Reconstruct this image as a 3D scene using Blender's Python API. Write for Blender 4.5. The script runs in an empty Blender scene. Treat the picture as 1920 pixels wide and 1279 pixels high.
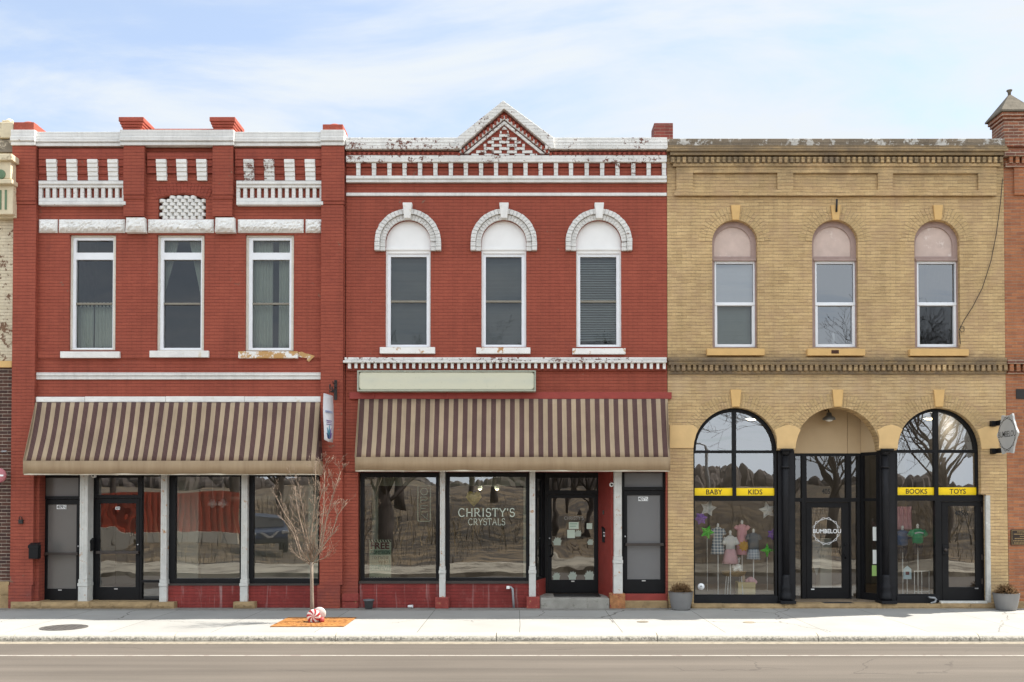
import bpy, bmesh, math, random
from math import sin, cos, tan, pi, radians, atan2, sqrt, hypot
from mathutils import Vector, Matrix
random.seed(7)
SC = bpy.context.scene
COL = SC.collection
# ---------------------------------------------------------------- camera model (metres; facade plane is y = 0)
F, CX, HOR, CAMD, CAMH, T = 1760.0, 977.0, 940.0, 20.0, 2.27, radians(1.0)
CY = HOR - F * tan(T)
def U(px, py, y=0.0):
    """x and z of a photo measurement on the plane at depth y"""
    a = (px - CX) / F; b = (CY - py) / F
    t = (y + CAMD) / (cos(T) - b * sin(T))
    return (a * t, CAMH + (sin(T) + b * cos(T)) * t)
def rect(px0, py0, px1, py1, y=0.0):
    m = (py0 + py1) / 2
    return U(px0, m, y)[0], U(px1, m, y)[0], U(0, py1, y)[1], U(0, py0, y)[1]
def rpts(px0, py0, px1, py1, y=0.0):
    x0, x1, z0, z1 = rect(px0, py0, px1, py1, y)
    return [(x0, z0), (x1, z0), (x1, z1), (x0, z1)]
def ground(px, py, z=0.0):
    b = (CY - py) / F
    t = (z - CAMH) / (sin(T) + b * cos(T))
    return ((px - CX) / F * t, t * (cos(T) - b * sin(T)) - CAMD)
WORLD = {}
def tag(o, label=None, cat=None, group=None, kind=None):
    if label: o['label'] = label
    if cat: o['category'] = cat
    if group: o['group'] = group
    if kind: o['kind'] = kind
    return o
def thing(name, loc, label, cat, group=None):
    o = bpy.data.objects.new(name, None); COL.objects.link(o)
    o.empty_display_size = .2
    o.location = loc; WORLD[o] = Vector(loc)
    return tag(o, label, cat, group)
class MB:
    def __init__(s): s.v = []; s.f = []; s.m = []; s.sm = []
    def add(s, vs, fs, m=0, smooth=False):
        n = len(s.v); s.v += [tuple(v) for v in vs]
        for f in fs: s.f.append([i + n for i in f]); s.m.append(m); s.sm.append(smooth)
        return s
    def box(s, x0, x1, y0, y1, z0, z1, m=0):
        return s.add([(x0,y0,z0),(x1,y0,z0),(x1,y1,z0),(x0,y1,z0),(x0,y0,z1),(x1,y0,z1),(x1,y1,z1),(x0,y1,z1)],
            [(0,3,2,1),(4,5,6,7),(0,1,5,4),(1,2,6,5),(2,3,7,6),(3,0,4,7)], m)
    def rbox(s, px0, py0, px1, py1, yf, yb, m=0):
        x0, x1, z0, z1 = rect(px0, py0, px1, py1, yf)
        return s.box(x0, x1, yf, yb, z0, z1, m)
    def prism(s, pts, yf, yb, m=0):
        n = len(pts)
        vs = [(x, yf, z) for x, z in pts] + [(x, yb, z) for x, z in pts]
        fs = [list(range(n)), list(range(2*n-1, n-1, -1))] + [(i, i+n, (i+1) % n + n, (i+1) % n) for i in range(n)]
        return s.add(vs, fs, m)
    def plate(s, outer, holes, yf, yb, m=0):
        bm = bmesh.new(); es = []; loops = []
        for lp in [outer] + holes:
            vs = [bm.verts.new((x, 0, z)) for x, z in lp]; loops.append(vs)
            es += [bm.edges.new((vs[i], vs[(i+1) % len(vs)])) for i in range(len(vs))]
        bmesh.ops.triangle_fill(bm, use_beauty=True, use_dissolve=False, edges=es, normal=(0, -1, 0))
        bm.verts.index_update()
        N = len(bm.verts); co = [v.co.copy() for v in bm.verts]
        tris = [[v.index for v in f.verts] for f in bm.faces]
        vs = [(c.x, yf, c.z) for c in co] + [(c.x, yb, c.z) for c in co]
        fs = [t for t in tris] + [[i + N for i in reversed(t)] for t in tris]
        for lp in loops:
            ids = [v.index for v in lp]
            for i in range(len(ids)):
                a, b = ids[i], ids[(i+1) % len(ids)]
                fs.append((a, a+N, b+N, b))
        bm.free()
        return s.add(vs, fs, m)
    def quad(s, px0, py0, px1, py1, y, m=0):
        p = rpts(px0, py0, px1, py1, y)
        return s.add([(x, y, z) for x, z in p], [(0,1,2,3)], m)
    def tube(s, pts, rad, n=6, m=0, smooth=True):
        pts = [Vector(p) for p in pts]; k = len(pts)
        if not isinstance(rad, (list, tuple)): rad = [rad] * k
        vs = []; ref = None
        for i, p in enumerate(pts):
            d = (pts[min(i+1, k-1)] - pts[max(i-1, 0)])
            d = d.normalized() if d.length > 1e-9 else Vector((0,0,1))
            if ref is None: ref = d.orthogonal().normalized()
            a = (ref - d * ref.dot(d))
            a = a.normalized() if a.length > 1e-6 else d.orthogonal().normalized()
            ref = a; b = d.cross(a)
            for j in range(n):
                t = 2 * pi * j / n
                vs.append(p + (a * cos(t) + b * sin(t)) * rad[i])
        fs = [(i*n+j, i*n+(j+1) % n, (i+1)*n+(j+1) % n, (i+1)*n+j) for i in range(k-1) for j in range(n)]
        fs += [tuple(range(n-1, -1, -1)), tuple(range((k-1)*n, k*n))]
        return s.add(vs, fs, m, smooth)
    def lathe(s, prof, c, n=24, sy=1.0, m=0, smooth=True, flute=0.0, nf=0, axis='z'):
        vs = []; k = len(prof)
        for r, h in prof:
            for j in range(n):
                t = 2 * pi * j / n
                rr = r * (1 - flute * (0.5 + 0.5 * cos(t * nf))) if nf else r
                if axis == 'z': vs.append((c[0] + rr*cos(t), c[1] + rr*sy*sin(t), c[2] + h))
                elif axis == 'y': vs.append((c[0] + rr*cos(t), c[1] + h, c[2] + rr*sy*sin(t)))
                else: vs.append((c[0] + h, c[1] + rr*cos(t), c[2] + rr*sy*sin(t)))
        fs = [(i*n+j, i*n+(j+1) % n, (i+1)*n+(j+1) % n, (i+1)*n+j) for i in range(k-1) for j in range(n)]
        fs += [tuple(range(n-1, -1, -1)), tuple(range((k-1)*n, k*n))]
        return s.add(vs, fs, m, smooth)
    def arc(s, cx, cz, r0, r1, a0, a1, yf, yb, n=24, m=0):
        vs = []; 
        for i in range(n+1):
            t = a0 + (a1 - a0) * i / n
            for r in (r0, r1):
                for y in (yf, yb): vs.append((cx + r*cos(t), y, cz + r*sin(t)))
        fs = []
        for i in range(n):
            a = i*4; b = a+4
            fs += [(a, a+2, b+2, b), (a+1, b+1, b+3, a+3), (a+2, a+3, b+3, b+2), (a, b, b+1, a+1)]
        fs += [(0,1,3,2), (n*4, n*4+2, n*4+3, n*4+1)]
        return s.add(vs, fs, m)
    def ribbon(s, pts, w, y, th=.003, m=0):
        """flat stroke lettering in the x-z plane"""
        n = len(pts); L = []; R = []
        for i, (x, z) in enumerate(pts):
            a = pts[max(i-1, 0)]; b = pts[min(i+1, n-1)]
            dx, dz = b[0]-a[0], b[1]-a[1]; l = hypot(dx, dz) or 1
            L.append((x - dz/l*w/2, z + dx/l*w/2)); R.append((x + dz/l*w/2, z - dx/l*w/2))
        vs = [(x, y, z) for x, z in L] + [(x, y, z) for x, z in R] + [(x, y+th, z) for x, z in L] + [(x, y+th, z) for x, z in R]
        fs = []
        for i in range(n-1):
            fs += [(i, n+i, n+i+1, i+1), (2*n+i, 2*n+i+1, 3*n+i+1, 3*n+i), (i, i+1, 2*n+i+1, 2*n+i), (n+i, 3*n+i, 3*n+i+1, n+i+1)]
        return s.add(vs, fs, m)
    def xf(s, fn):
        s.v = [tuple(fn(*v)) for v in s.v]; return s
    def build(s, name, mats, parent=None, label=None, cat=None, group=None, kind=None, recalc=True, bevel=0, origin=None):
        me = bpy.data.meshes.new(name)
        off = Vector((0,0,0))
        if parent is None and kind != 'structure':
            xs = [v[0] for v in s.v]; ys = [v[1] for v in s.v]; zs = [v[2] for v in s.v]
            off = Vector(((min(xs)+max(xs))/2, (min(ys)+max(ys))/2, min(zs)))
        me.from_pydata([(v[0]-off.x, v[1]-off.y, v[2]-off.z) for v in s.v], [], s.f)
        for m in (mats if isinstance(mats, (list, tuple)) else [mats]): me.materials.append(m)
        me.polygons.foreach_set('material_index', s.m)
        me.polygons.foreach_set('use_smooth', s.sm)
        me.update()
        if recalc:
            bm = bmesh.new(); bm.from_mesh(me)
            bmesh.ops.recalc_face_normals(bm, faces=bm.faces); bm.to_mesh(me); bm.free()
        o = bpy.data.objects.new(name, me); COL.objects.link(o)
        if parent is not None:
            o.parent = parent; o.matrix_parent_inverse = Matrix.Translation(-WORLD[parent])
            WORLD[o] = Vector((0,0,0))
        else:
            o.location = off; WORLD[o] = off
        if bevel:
            b = o.modifiers.new('bevel', 'BEVEL'); b.width = bevel; b.segments = 2; b.limit_method = 'ANGLE'
        return tag(o, label, cat, group, kind)
def text_mb(s, px0, py0, px1, py1, y, bold=0.0, flip=False):
    cu = bpy.data.curves.new('txt', 'FONT'); cu.body = s; cu.size = 1; cu.extrude = 0; cu.offset = bold; cu.resolution_u = 3
    o = bpy.data.objects.new('txt', cu); COL.objects.link(o)
    bpy.context.view_layer.update()
    me = bpy.data.meshes.new_from_object(o.evaluated_get(bpy.context.evaluated_depsgraph_get()))
    vs = [v.co.copy() for v in me.vertices]; fs = [list(p.vertices) for p in me.polygons]
    bpy.data.objects.remove(o); bpy.data.curves.remove(cu); bpy.data.meshes.remove(me)
    x0, x1, z0, z1 = rect(px0, py0, px1, py1, y)
    ax0 = min(v.x for v in vs); ax1 = max(v.x for v in vs); ay0 = min(v.y for v in vs); ay1 = max(v.y for v in vs)
    mb = MB()
    mb.add([(x0 + (v.x-ax0)/(ax1-ax0)*(x1-x0), y, z0 + (v.y-ay0)/(ay1-ay0)*(z1-z0)) for v in vs], fs)
    return mb
# ---------------------------------------------------------------- materials
def lin(r, g, b):
    f = lambda c: (c/255/12.92) if c/255 <= .04045 else ((c/255+.055)/1.055)**2.4
    return (f(r), f(g), f(b), 1)
class NT:
    def __init__(s, name):
        s.mat = bpy.data.materials.new(name); s.mat.use_nodes = True
        s.nt = s.mat.node_tree; s.nt.nodes.clear()
        s.out = s.nt.nodes.new('ShaderNodeOutputMaterial')
    def n(s, typ, ins=None, out=0, **props):
        nd = s.nt.nodes.new('ShaderNode' + typ)
        for k, v in props.items(): setattr(nd, k, v)
        for k, v in (ins or {}).items():
            sk = nd.inputs[k]
            if isinstance(v, bpy.types.NodeSocket): s.nt.links.new(v, sk)
            else: sk.default_value = v
        return nd.outputs[out]
    def math(s, op, a, b=0.0, c=None, clamp=False):
        d = {0: a, 1: b}
        if c is not None: d[2] = c
        return s.n('Math', d, operation=op, use_clamp=clamp)
    def mix(s, f, a, b, mode='MIX'):
        return s.n('MixRGB', {0: f, 1: a, 2: b}, blend_type=mode)
    def noise(s, scale, vec=None, detail=3.0, rough=.55, out=0, dist=0.0):
        d = {'Scale': scale, 'Detail': detail, 'Roughness': rough, 'Distortion': dist}
        if vec is not None: d['Vector'] = vec
        return s.n('TexNoise', d, out=out)
    def rng(s, v, a, b, c=0.0, d=1.0, smooth=False):
        return s.n('MapRange', {0: v, 1: a, 2: b, 3: c, 4: d}, interpolation_type='SMOOTHSTEP' if smooth else 'LINEAR')
    def pos(s): return s.n('NewGeometry')
    def sep(s, v):
        nd = s.nt.nodes.new('ShaderNodeSeparateXYZ'); s.nt.links.new(v, nd.inputs[0]); return nd.outputs
    def comb(s, x, y, z): return s.n('CombineXYZ', {0: x, 1: y, 2: z})
    def done(s, shader): s.nt.links.new(shader, s.out.inputs['Surface']); return s.mat
    def bsdf(s, color, rough=.8, normal=None, metal=0.0, spec=.4, **k):
        d = {'Base Color': color, 'Roughness': rough, 'Metallic': metal, 'Specular IOR Level': spec}
        if normal is not None: d['Normal'] = normal
        d.update(k)
        return s.n('BsdfPrincipled', d)
def vscale(m, v, sx, sy, sz):
    return m.n('VectorMath', {0: v, 1: (sx, sy, sz)}, operation='MULTIPLY')
def plain(name, col, rough=.7, var=.12, vs=6.0, bump=.0, bs=60.0, metal=0.0, spec=.4, dirt=None):
    m = NT(name); p = m.pos()
    n = m.noise(vs, p, 4)
    c = m.mix(1.0, col, m.n('CombineColor', {0: m.rng(n, .25, .75, 1-var, 1+var), 1: m.rng(n, .25, .75, 1-var, 1+var), 2: m.rng(n, .25, .75, 1-var, 1+var)}), 'MULTIPLY')
    if dirt:
        amt, dc, ds = dirt
        k = m.rng(m.noise(ds, p, 6, .7), 1-amt-.04, 1-amt+.04)
        c = m.mix(k, c, dc)
    nrm = None
    if bump:
        nrm = m.n('Bump', {'Strength': bump, 'Distance': .02, 'Height': m.noise(bs, p, 4, .6)})
    return m.done(m.bsdf(c, rough, nrm, metal, spec))
def brick(name, c1, c2, mortar, msize=.007, var=.10, bump=.5, peel=None, stains=(), wob=.006, rough=.85, bw=.208, rh=.0693, blotch=None, fine=.1, runs=0.0, patchy=.45, streak=.10):
    m = NT(name); p = m.pos(); x, y, z = m.sep(p)
    w = m.noise(2.2, p, 3, out=1)
    w = m.n('VectorMath', {0: w, 1: (.5, .5, .5)}, operation='SUBTRACT')
    w = m.n('VectorMath', {0: w, 1: (wob*2, wob*2, wob*2)}, operation='MULTIPLY')
    u = m.comb(m.math('ADD', x, y), z, 0.0)
    u = m.n('VectorMath', {0: u, 1: w}, operation='ADD')
    nd = m.nt.nodes.new('ShaderNodeTexBrick'); m.nt.links.new(u, nd.inputs['Vector'])
    for k, v in {'Color1': c1, 'Color2': c2, 'Mortar': mortar, 'Scale': 1.0, 'Mortar Size': msize, 'Mortar Smooth': .4, 'Bias': 0.0, 'Brick Width': bw, 'Row Height': rh}.items():
        nd.inputs[k].default_value = v
    fac = nd.outputs['Fac']
    nf = m.rng(m.noise(1.0, vscale(m, p, 4.2, 4.2, 13), 4, .7), .38, .62, 1-patchy, 1)
    rz = m.math('FRACT', m.math('DIVIDE', m.sep(u)[1], rh))
    rowm = m.math('GREATER_THAN', m.math('ABSOLUTE', m.math('SUBTRACT', rz, .5)), .5-msize/rh*1.15)
    fac = m.math('MULTIPLY', fac, m.math('ADD', .4, m.math('MULTIPLY', rowm, .6)))
    jf = m.math('MULTIPLY', fac, nf)
    nd2 = m.nt.nodes.new('ShaderNodeTexBrick'); m.nt.links.new(u, nd2.inputs['Vector'])
    for k, v in {'Color1': c1, 'Color2': c2, 'Mortar': c1, 'Scale': 1.0, 'Mortar Size': 0.0, 'Mortar Smooth': 0.0, 'Bias': 0.0, 'Brick Width': bw, 'Row Height': rh}.items():
        nd2.inputs[k].default_value = v
    bcol = m.mix(jf, nd2.outputs['Color'], mortar)
    n1 = m.noise(.9, p, 5, .6)
    g = m.rng(n1, .25, .75, 1-var, 1+var)
    g = m.math('MULTIPLY', g, m.rng(m.noise(.33, p, 4, .6), .32, .68, 1-streak, 1+streak*.7))
    g = m.math('MULTIPLY', g, m.rng(m.noise(1.0, vscale(m, p, 6, 6, .45), 5, .65), .45, .72, 1, 1-streak*1.6))
    g2 = m.rng(m.noise(38, p, 3, .6), .2, .8, 1-fine, 1+fine)
    g = m.math('MULTIPLY', g, g2)
    c = m.mix(1.0, bcol, m.n('CombineColor', {0: g, 1: g, 2: g}), 'MULTIPLY')
    if blotch:
        amt, bc, sc, st = blotch
        k = m.rng(m.noise(sc, p, 5, .65), 1-amt-.1, 1-amt+.12, 0, st)
        c = m.mix(k, c, bc)
    for (z0, z1, st, sc_, scale) in stains:
        zc, hw = (z0+z1)/2, (z1-z0)/2
        k = m.math('SUBTRACT', 1.0, m.math('DIVIDE', m.math('ABSOLUTE', m.math('SUBTRACT', z, zc)), hw), clamp=True)
        k = m.math('POWER', k, .6)
        k = m.math('MULTIPLY', k, m.rng(m.noise(scale, p, 5, .65), .35, .62, 0, st))
        c = m.mix(k, c, sc_)
    if runs:
        k = m.rng(m.noise(1.0, vscale(m, p, 9, 9, .5), 4, .6), .58, .75, 0, runs)
        c = m.mix(k, c, (.75, .72, .68, 1))
    hgt = m.math('MULTIPLY', fac, -1.0)
    if peel:
        amt, pc, sc = peel
        k = m.noise(sc, p, 7, .72)
        k = m.math('ADD', k, m.rng(m.noise(1.1, p, 2), .3, .7, -.12, .12))
        k = m.rng(k, 1-amt-.02, 1-amt+.02)
        pcn = m.mix(m.noise(14, p, 2), pc, (pc[0]*.45, pc[1]*.45, pc[2]*.45, 1))
        c = m.mix(k, c, pcn)
        hgt = m.math('SUBTRACT', hgt, m.math('MULTIPLY', k, .35))
    hgt = m.math('ADD', hgt, m.math('MULTIPLY', m.noise(45, p, 3, .6), .55))
    b = m.n('Bump', {'Strength': bump, 'Distance': .008, 'Height': hgt})
    return m.done(m.bsdf(c, rough, b, 0, .3))
def glass(name, refl=.25, tint=(.8, .83, .82, 1), warp=.02, wscale=.9, rough=0.0):
    m = NT(name); p = m.pos()
    h = m.math('ADD', m.noise(wscale, p, 1.5, .5), m.math('MULTIPLY', m.noise(wscale*.35, p, 0), 1.6))
    b = m.n('Bump', {'Strength': 1.0, 'Distance': warp, 'Height': h})
    fr = m.n('Fresnel', {'IOR': 1.5})
    f = m.math('ADD', fr, refl, clamp=True)
    t = m.n('BsdfTransparent', {'Color': tint})
    g = m.n('BsdfAnisotropic', {'Color': (.95, .97, 1, 1), 'Roughness': rough, 'Normal': b})
    return m.done(m.n('MixShader', {0: f, 1: t, 2: g}))
RED_C = (.325, .058, .042, 1)
M = {}
M['red'] = brick('painted red brick', (.335,.082,.050,1), (.305,.072,.045,1), (.195,.044,.030,1), var=.10, bump=.8, blotch=(.31, (.20,.05,.04,1), 4.5, .6), peel=(.285, (.30,.19,.13,1), 8.0), wob=.004, stains=[(-.7, .75, .75, (.17,.048,.045,1), 4.0)])
M['red_b'] = brick('deep red painted brick', (.315,.071,.045,1), (.285,.063,.040,1), (.175,.040,.028,1), var=.13, bump=.8, blotch=(.33, (.19,.04,.033,1), 5.0, .6), peel=(.28, (.30,.15,.10,1), 9.0), wob=.004)
M['red_base'] = brick('scuffed red bulkhead brick', (.25,.040,.034,1), (.22,.036,.031,1), (.15,.03,.026,1), var=.16, bump=.7, blotch=(.35, (.32,.12,.11,1), 7.0, .4), runs=.33)
M['redpaint'] = plain('red painted wood', (.29,.045,.034,1), .6, .15, 5, .25, 40, dirt=(.30, (.15,.03,.025,1), 9))
M['white'] = brick('white painted brick', (.745,.74,.715,1), (.72,.71,.685,1), (.58,.565,.53,1), msize=.005, var=.05, bump=.55, peel=(.27, (.30,.17,.12,1), 9.0), fine=.05)
M['white_peel'] = brick('peeling white painted brick', (.745,.73,.70,1), (.71,.70,.665,1), (.55,.52,.47,1), msize=.005, var=.08, bump=.8, peel=(.395, (.25,.12,.09,1), 13.0), fine=.06)
M['white_soft'] = plain('white paint on stone', (.745,.735,.705,1), .7, .10, 5, .6, 16, dirt=(.36, (.62,.55,.43,1), 4))
M['white_wood'] = plain('white painted wood', (.82,.82,.81,1), .5, .04, 4)
M['vinyl'] = plain('white vinyl frame', (.80,.82,.85,1), .35, .03, 4)
M['casing'] = plain('weathered cream casing', (.70,.67,.58,1), .7, .1, 9, .3, 50, dirt=(.33, (.45,.40,.32,1), 9))
M['sill_flake'] = plain('sill flaking to ochre', (.80,.79,.76,1), .7, .06, 6, .3, 30, dirt=(.50, (.50,.29,.11,1), 5))
M['sill_peel'] = plain('peeling painted sill', (.80,.79,.76,1), .7, .06, 6, .3, 30, dirt=(.40, (.45,.24,.09,1), 7))
M['sill_bare'] = plain('sill bare to ochre undercoat', (.50,.30,.12,1), .8, .15, 9, .4, 30, dirt=(.42, (.78,.76,.70,1), 8))
M['post'] = plain('flaking white iron post', (.56,.555,.52,1), .6, .12, 6, .3, 60, dirt=(.37, (.42,.22,.10,1), 9))
M['black'] = plain('black metal frame', (.008,.008,.009,1), .45, .2, 5, spec=.2)
M['black_paint'] = plain('black painted wood', (.010,.010,.012,1), .55, .25, 5, .15, 30, spec=.25)
M['bronze'] = plain('dark bronze metal', (.045,.035,.03,1), .45, .2, 5)
M['railtan'] = plain('tan meeting rail', (.22,.20,.16,1), .5, .1, 8)
M['iron'] = plain('black iron', (.02,.018,.017,1), .6, .3, 12, .2, 60)
M['steel'] = plain('brushed steel', (.55,.55,.55,1), .35, .1, 8, metal=.8)
M['galv'] = plain('grey pipe paint', (.28,.29,.30,1), .5, .2, 8)
M['frost'] = plain('frosted warm grey glass', (.145,.138,.128,1), .22, .04, 1.5, spec=.6)
M['frost_b'] = plain('frosted cool grey glass', (.150,.150,.152,1), .22, .04, 1.5, spec=.6)
M['glass_shop'] = glass('shop window glass', .20, (.88,.91,.88,1), .0045, .7)
M['glass_crystal'] = glass('tinted shop window glass', .20, (.78,.82,.78,1), .0045, .8)
M['glass_warp'] = glass('wavy door glass', .17, (.66,.66,.66,1), .010, 1.1)
M['glass_up'] = glass('upstairs window glass', .008, (.62,.66,.63,1), .004, 1.0)
M['glass_sky'] = glass('clean upper sash glass', .13, (.6,.63,.65,1), .007, .5)
M['glass_toy'] = glass('arched window glass', .22, (.84,.87,.86,1), .004, .8)
M['glass_display'] = glass('display window glass', .075, (.97,.98,.97,1), .006, .7)
M['glass_dark'] = glass('entry glass', .10, (.55,.57,.57,1), .006, .9)
M['tan'] = plain('tan painted stone', (.64,.41,.165,1), .8, .07, 5, .3, 30, dirt=(.28, (.52,.33,.15,1), 6))
M['impost'] = plain('tan painted impost', (.66,.45,.21,1), .8, .07, 4, .2, 30, dirt=(.27, (.72,.58,.38,1), 5))
M['tanwall'] = plain('tan painted panel', (.50,.37,.22,1), .75, .05, 3, .15, 40)
M['mauve'] = plain('mauve trim', (.36,.26,.23,1), .7, .1, 8, .2, 40)
M['pinkpanel'] = plain('pale pink weathered panel', (.56,.44,.385,1), .75, .1, 5, .2, 25, dirt=(.36, (.68,.58,.53,1), 4))
M['sandstone'] = plain('worn sandstone', (.34,.235,.12,1), .9, .3, 4, 1.0, 14, dirt=(.36, (.22,.15,.08,1), 7))
M['redstone'] = plain('red painted stone block', (.27,.05,.04,1), .85, .2, 9, .7, 25, dirt=(.37, (.42,.24,.12,1), 9))
M['rustblock'] = plain('rust stained block', (.38,.17,.07,1), .9, .35, 12, .8, 25, dirt=(.4, (.25,.05,.04,1), 9))
zc = lambda py: U(0, py)[1]
M['yellow'] = brick('yellow brick', (.60,.425,.215,1), (.49,.335,.165,1), (.29,.205,.115,1), msize=.0085, var=.12, bump=1.0, wob=.022, fine=.2, patchy=.97,
    blotch=(.44, (.43,.285,.17,1), 1.7, .6), peel=(.262, (.16,.10,.06,1), 22.0),
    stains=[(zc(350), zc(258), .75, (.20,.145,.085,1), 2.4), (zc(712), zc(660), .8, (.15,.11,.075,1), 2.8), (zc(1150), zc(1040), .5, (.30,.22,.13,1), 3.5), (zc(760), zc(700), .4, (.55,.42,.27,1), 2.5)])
M['yellow_b'] = brick('arch yellow brick', (.55,.39,.20,1), (.50,.35,.17,1), (.45,.33,.18,1), msize=.003, var=.15, bump=.8, fine=.2)
M['yellow_old'] = brick('weathered yellow brick', (.36,.255,.135,1), (.27,.195,.11,1), (.20,.15,.09,1), msize=.008, var=.25, bump=1.0, wob=.01, fine=.2, blotch=(.48, (.15,.115,.085,1), 2.5, .7))
M['coping'] = brick('weathered grey coping', (.24,.19,.135,1), (.20,.16,.115,1), (.13,.11,.085,1), msize=.008, var=.25, bump=.9, fine=.2, peel=(.44, (.74,.71,.65,1), 5.0), rh=.16, bw=.42)
M['orange'] = brick('orange brick', (.43,.17,.075,1), (.30,.115,.058,1), (.33,.235,.165,1), msize=.008, var=.16, bump=1.0, wob=.008, fine=.16, blotch=(.34, (.15,.06,.04,1), 2.2, .6))
M['turret'] = brick('turret brick', (.34,.125,.065,1), (.16,.07,.05,1), (.46,.37,.28,1), msize=.012, var=.25, bump=1.0, wob=.008, fine=.2, blotch=(.34, (.08,.05,.04,1), 4.0, .6))
M['darkbrick'] = brick('dark brown brick', (.10,.045,.032,1), (.055,.03,.026,1), (.40,.33,.26,1), msize=.009, var=.2, bump=1.0, wob=.004, bw=.215, rh=.0725)
M['cream'] = brick('flaking cream painted brick', (.68,.60,.45,1), (.63,.55,.40,1), (.5,.42,.3,1), var=.1, bump=.9, peel=(.42, (.28,.16,.10,1), 7.0), fine=.1)
M['creamstone'] = plain('stained cream cornice', (.66,.57,.40,1), .8, .12, 4, .4, 20, dirt=(.38, (.38,.30,.19,1), 4))
M['greenpaint'] = plain('green painted relief', (.13,.21,.12,1), .7, .2, 8)
M['chimbrick'] = brick('brown red chimney brick', (.26,.06,.045,1), (.19,.05,.04,1), (.33,.25,.19,1), msize=.007, var=.15, bump=.9)
M['capred'] = plain('red painted pier cap', (.36,.075,.045,1), .75, .15, 8, .6, 22)
M['tin'] = plain('weathered tin roof', (.17,.15,.12,1), .95, .3, 5, .5, 12, spec=.03, dirt=(.40, (.16,.14,.11,1), 5))
M['rooftar'] = plain('roof felt', (.06,.06,.06,1), .9)
M['shell'] = plain('side wall render', (.30,.25,.20,1), .9)
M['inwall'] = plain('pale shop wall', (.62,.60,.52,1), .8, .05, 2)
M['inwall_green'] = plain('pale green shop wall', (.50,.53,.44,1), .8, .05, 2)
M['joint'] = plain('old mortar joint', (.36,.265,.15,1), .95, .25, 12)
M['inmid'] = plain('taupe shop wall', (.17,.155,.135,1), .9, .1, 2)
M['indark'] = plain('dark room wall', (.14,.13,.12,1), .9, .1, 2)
M['infloor'] = plain('shop floor boards', (.20,.15,.10,1), .6, .2, 3)
M['cloth_w'] = plain('sheer curtain cloth', (.66,.69,.62,1), .9, .06, 5)
M['blind'] = plain('grey blind slat', (.29,.30,.31,1), .6, .05, 3)
M['blind_l'] = plain('pale blind slat', (.62,.64,.64,1), .6, .05, 3)
M['bulb'] = plain('white lamp shade', (.85,.85,.82,1), .4, .03)
M['paper'] = plain('white paper', (.78,.80,.76,1), .8, .03)
M['ink'] = plain('black ink', (.015,.015,.015,1), .6)
M['inkbrown'] = plain('brown ink', (.07,.05,.045,1), .6)
M['mint'] = plain('pale mint vinyl', (.62,.72,.60,1), .6, .05)
M['mintdark'] = plain('mint green print', (.30,.46,.35,1), .6, .08)
M['maroon'] = plain('maroon print', (.16,.05,.06,1), .6, .2, 40)
M['etch'] = plain('frosted vinyl lettering', (.45,.51,.43,1), .7, .03)
M['whitevinyl'] = plain('white vinyl lettering', (.85,.86,.86,1), .6, .02)
M['faint'] = plain('faint grey lettering', (.33,.33,.31,1), .6, .05)
M['yellowband'] = plain('bright yellow vinyl', (.90,.62,.005,1), .5, .03)
def emit(name, c, s):
    m = NT(name); return m.done(m.n('Emission', {'Color': c, 'Strength': s}))
M['lampglow'] = emit('lit ceiling lamp', (1, .78, .42, 1), 4.0)
def awning_mat(name, x0, period, frac):
    m = NT(name); p = m.pos(); x, y, z = m.sep(p)
    u = m.math('FRACT', m.math('DIVIDE', m.math('SUBTRACT', x, x0 - 50*period), period))
    u = m.math('ADD', u, 0.0)
    dark = m.math('LESS_THAN', u, frac)
    v = m.math('FRACT', m.math('MULTIPLY', u, 4.0/frac))
    line = m.math('MULTIPLY', m.math('LESS_THAN', m.math('ABSOLUTE', m.math('SUBTRACT', v, .5)), .5), m.math('GREATER_THAN', v, .74))
    n = m.rng(m.noise(1.3, p, 5, .6), .25, .75, .80, 1.14)
    n2 = m.rng(m.noise(1.0, vscale(m, p, 14, 2, 1.2), 4, .6), .3, .7, .88, 1.08)
    n = m.math('MULTIPLY', n, n2)
    c = m.mix(dark, (.40,.305,.205,1), m.mix(line, (.082,.042,.040,1), (.165,.105,.088,1)))
    c = m.mix(1.0, c, m.n('CombineColor', {0: n, 1: n, 2: n}), 'MULTIPLY')
    k = m.rng(m.noise(7, p, 5, .7), .70, .76, 0, .35); c = m.mix(k, c, (.5,.45,.38,1))
    b = m.n('Bump', {'Strength': .25, 'Distance': .01, 'Height': m.noise(9, p, 4, .6)})
    return m.done(m.bsdf(c, .85, b, 0, .2))
def valance_mat():
    m = NT('tan awning valance'); p = m.pos()
    n2 = m.rng(m.noise(1.0, vscale(m, p, 7, 3, .7), 5, .65), .3, .7, 0, 1)
    c = m.mix(n2, (.36,.265,.165,1), (.29,.205,.125,1))
    b = m.n('Bump', {'Strength': .3, 'Distance': .01, 'Height': m.noise(6, p, 4, .6)})
    return m.done(m.bsdf(c, .85, b, 0, .2))
M['valance'] = valance_mat()
M['awnframe'] = plain('awning frame bar', (.55,.50,.40,1), .5, .1)
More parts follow.
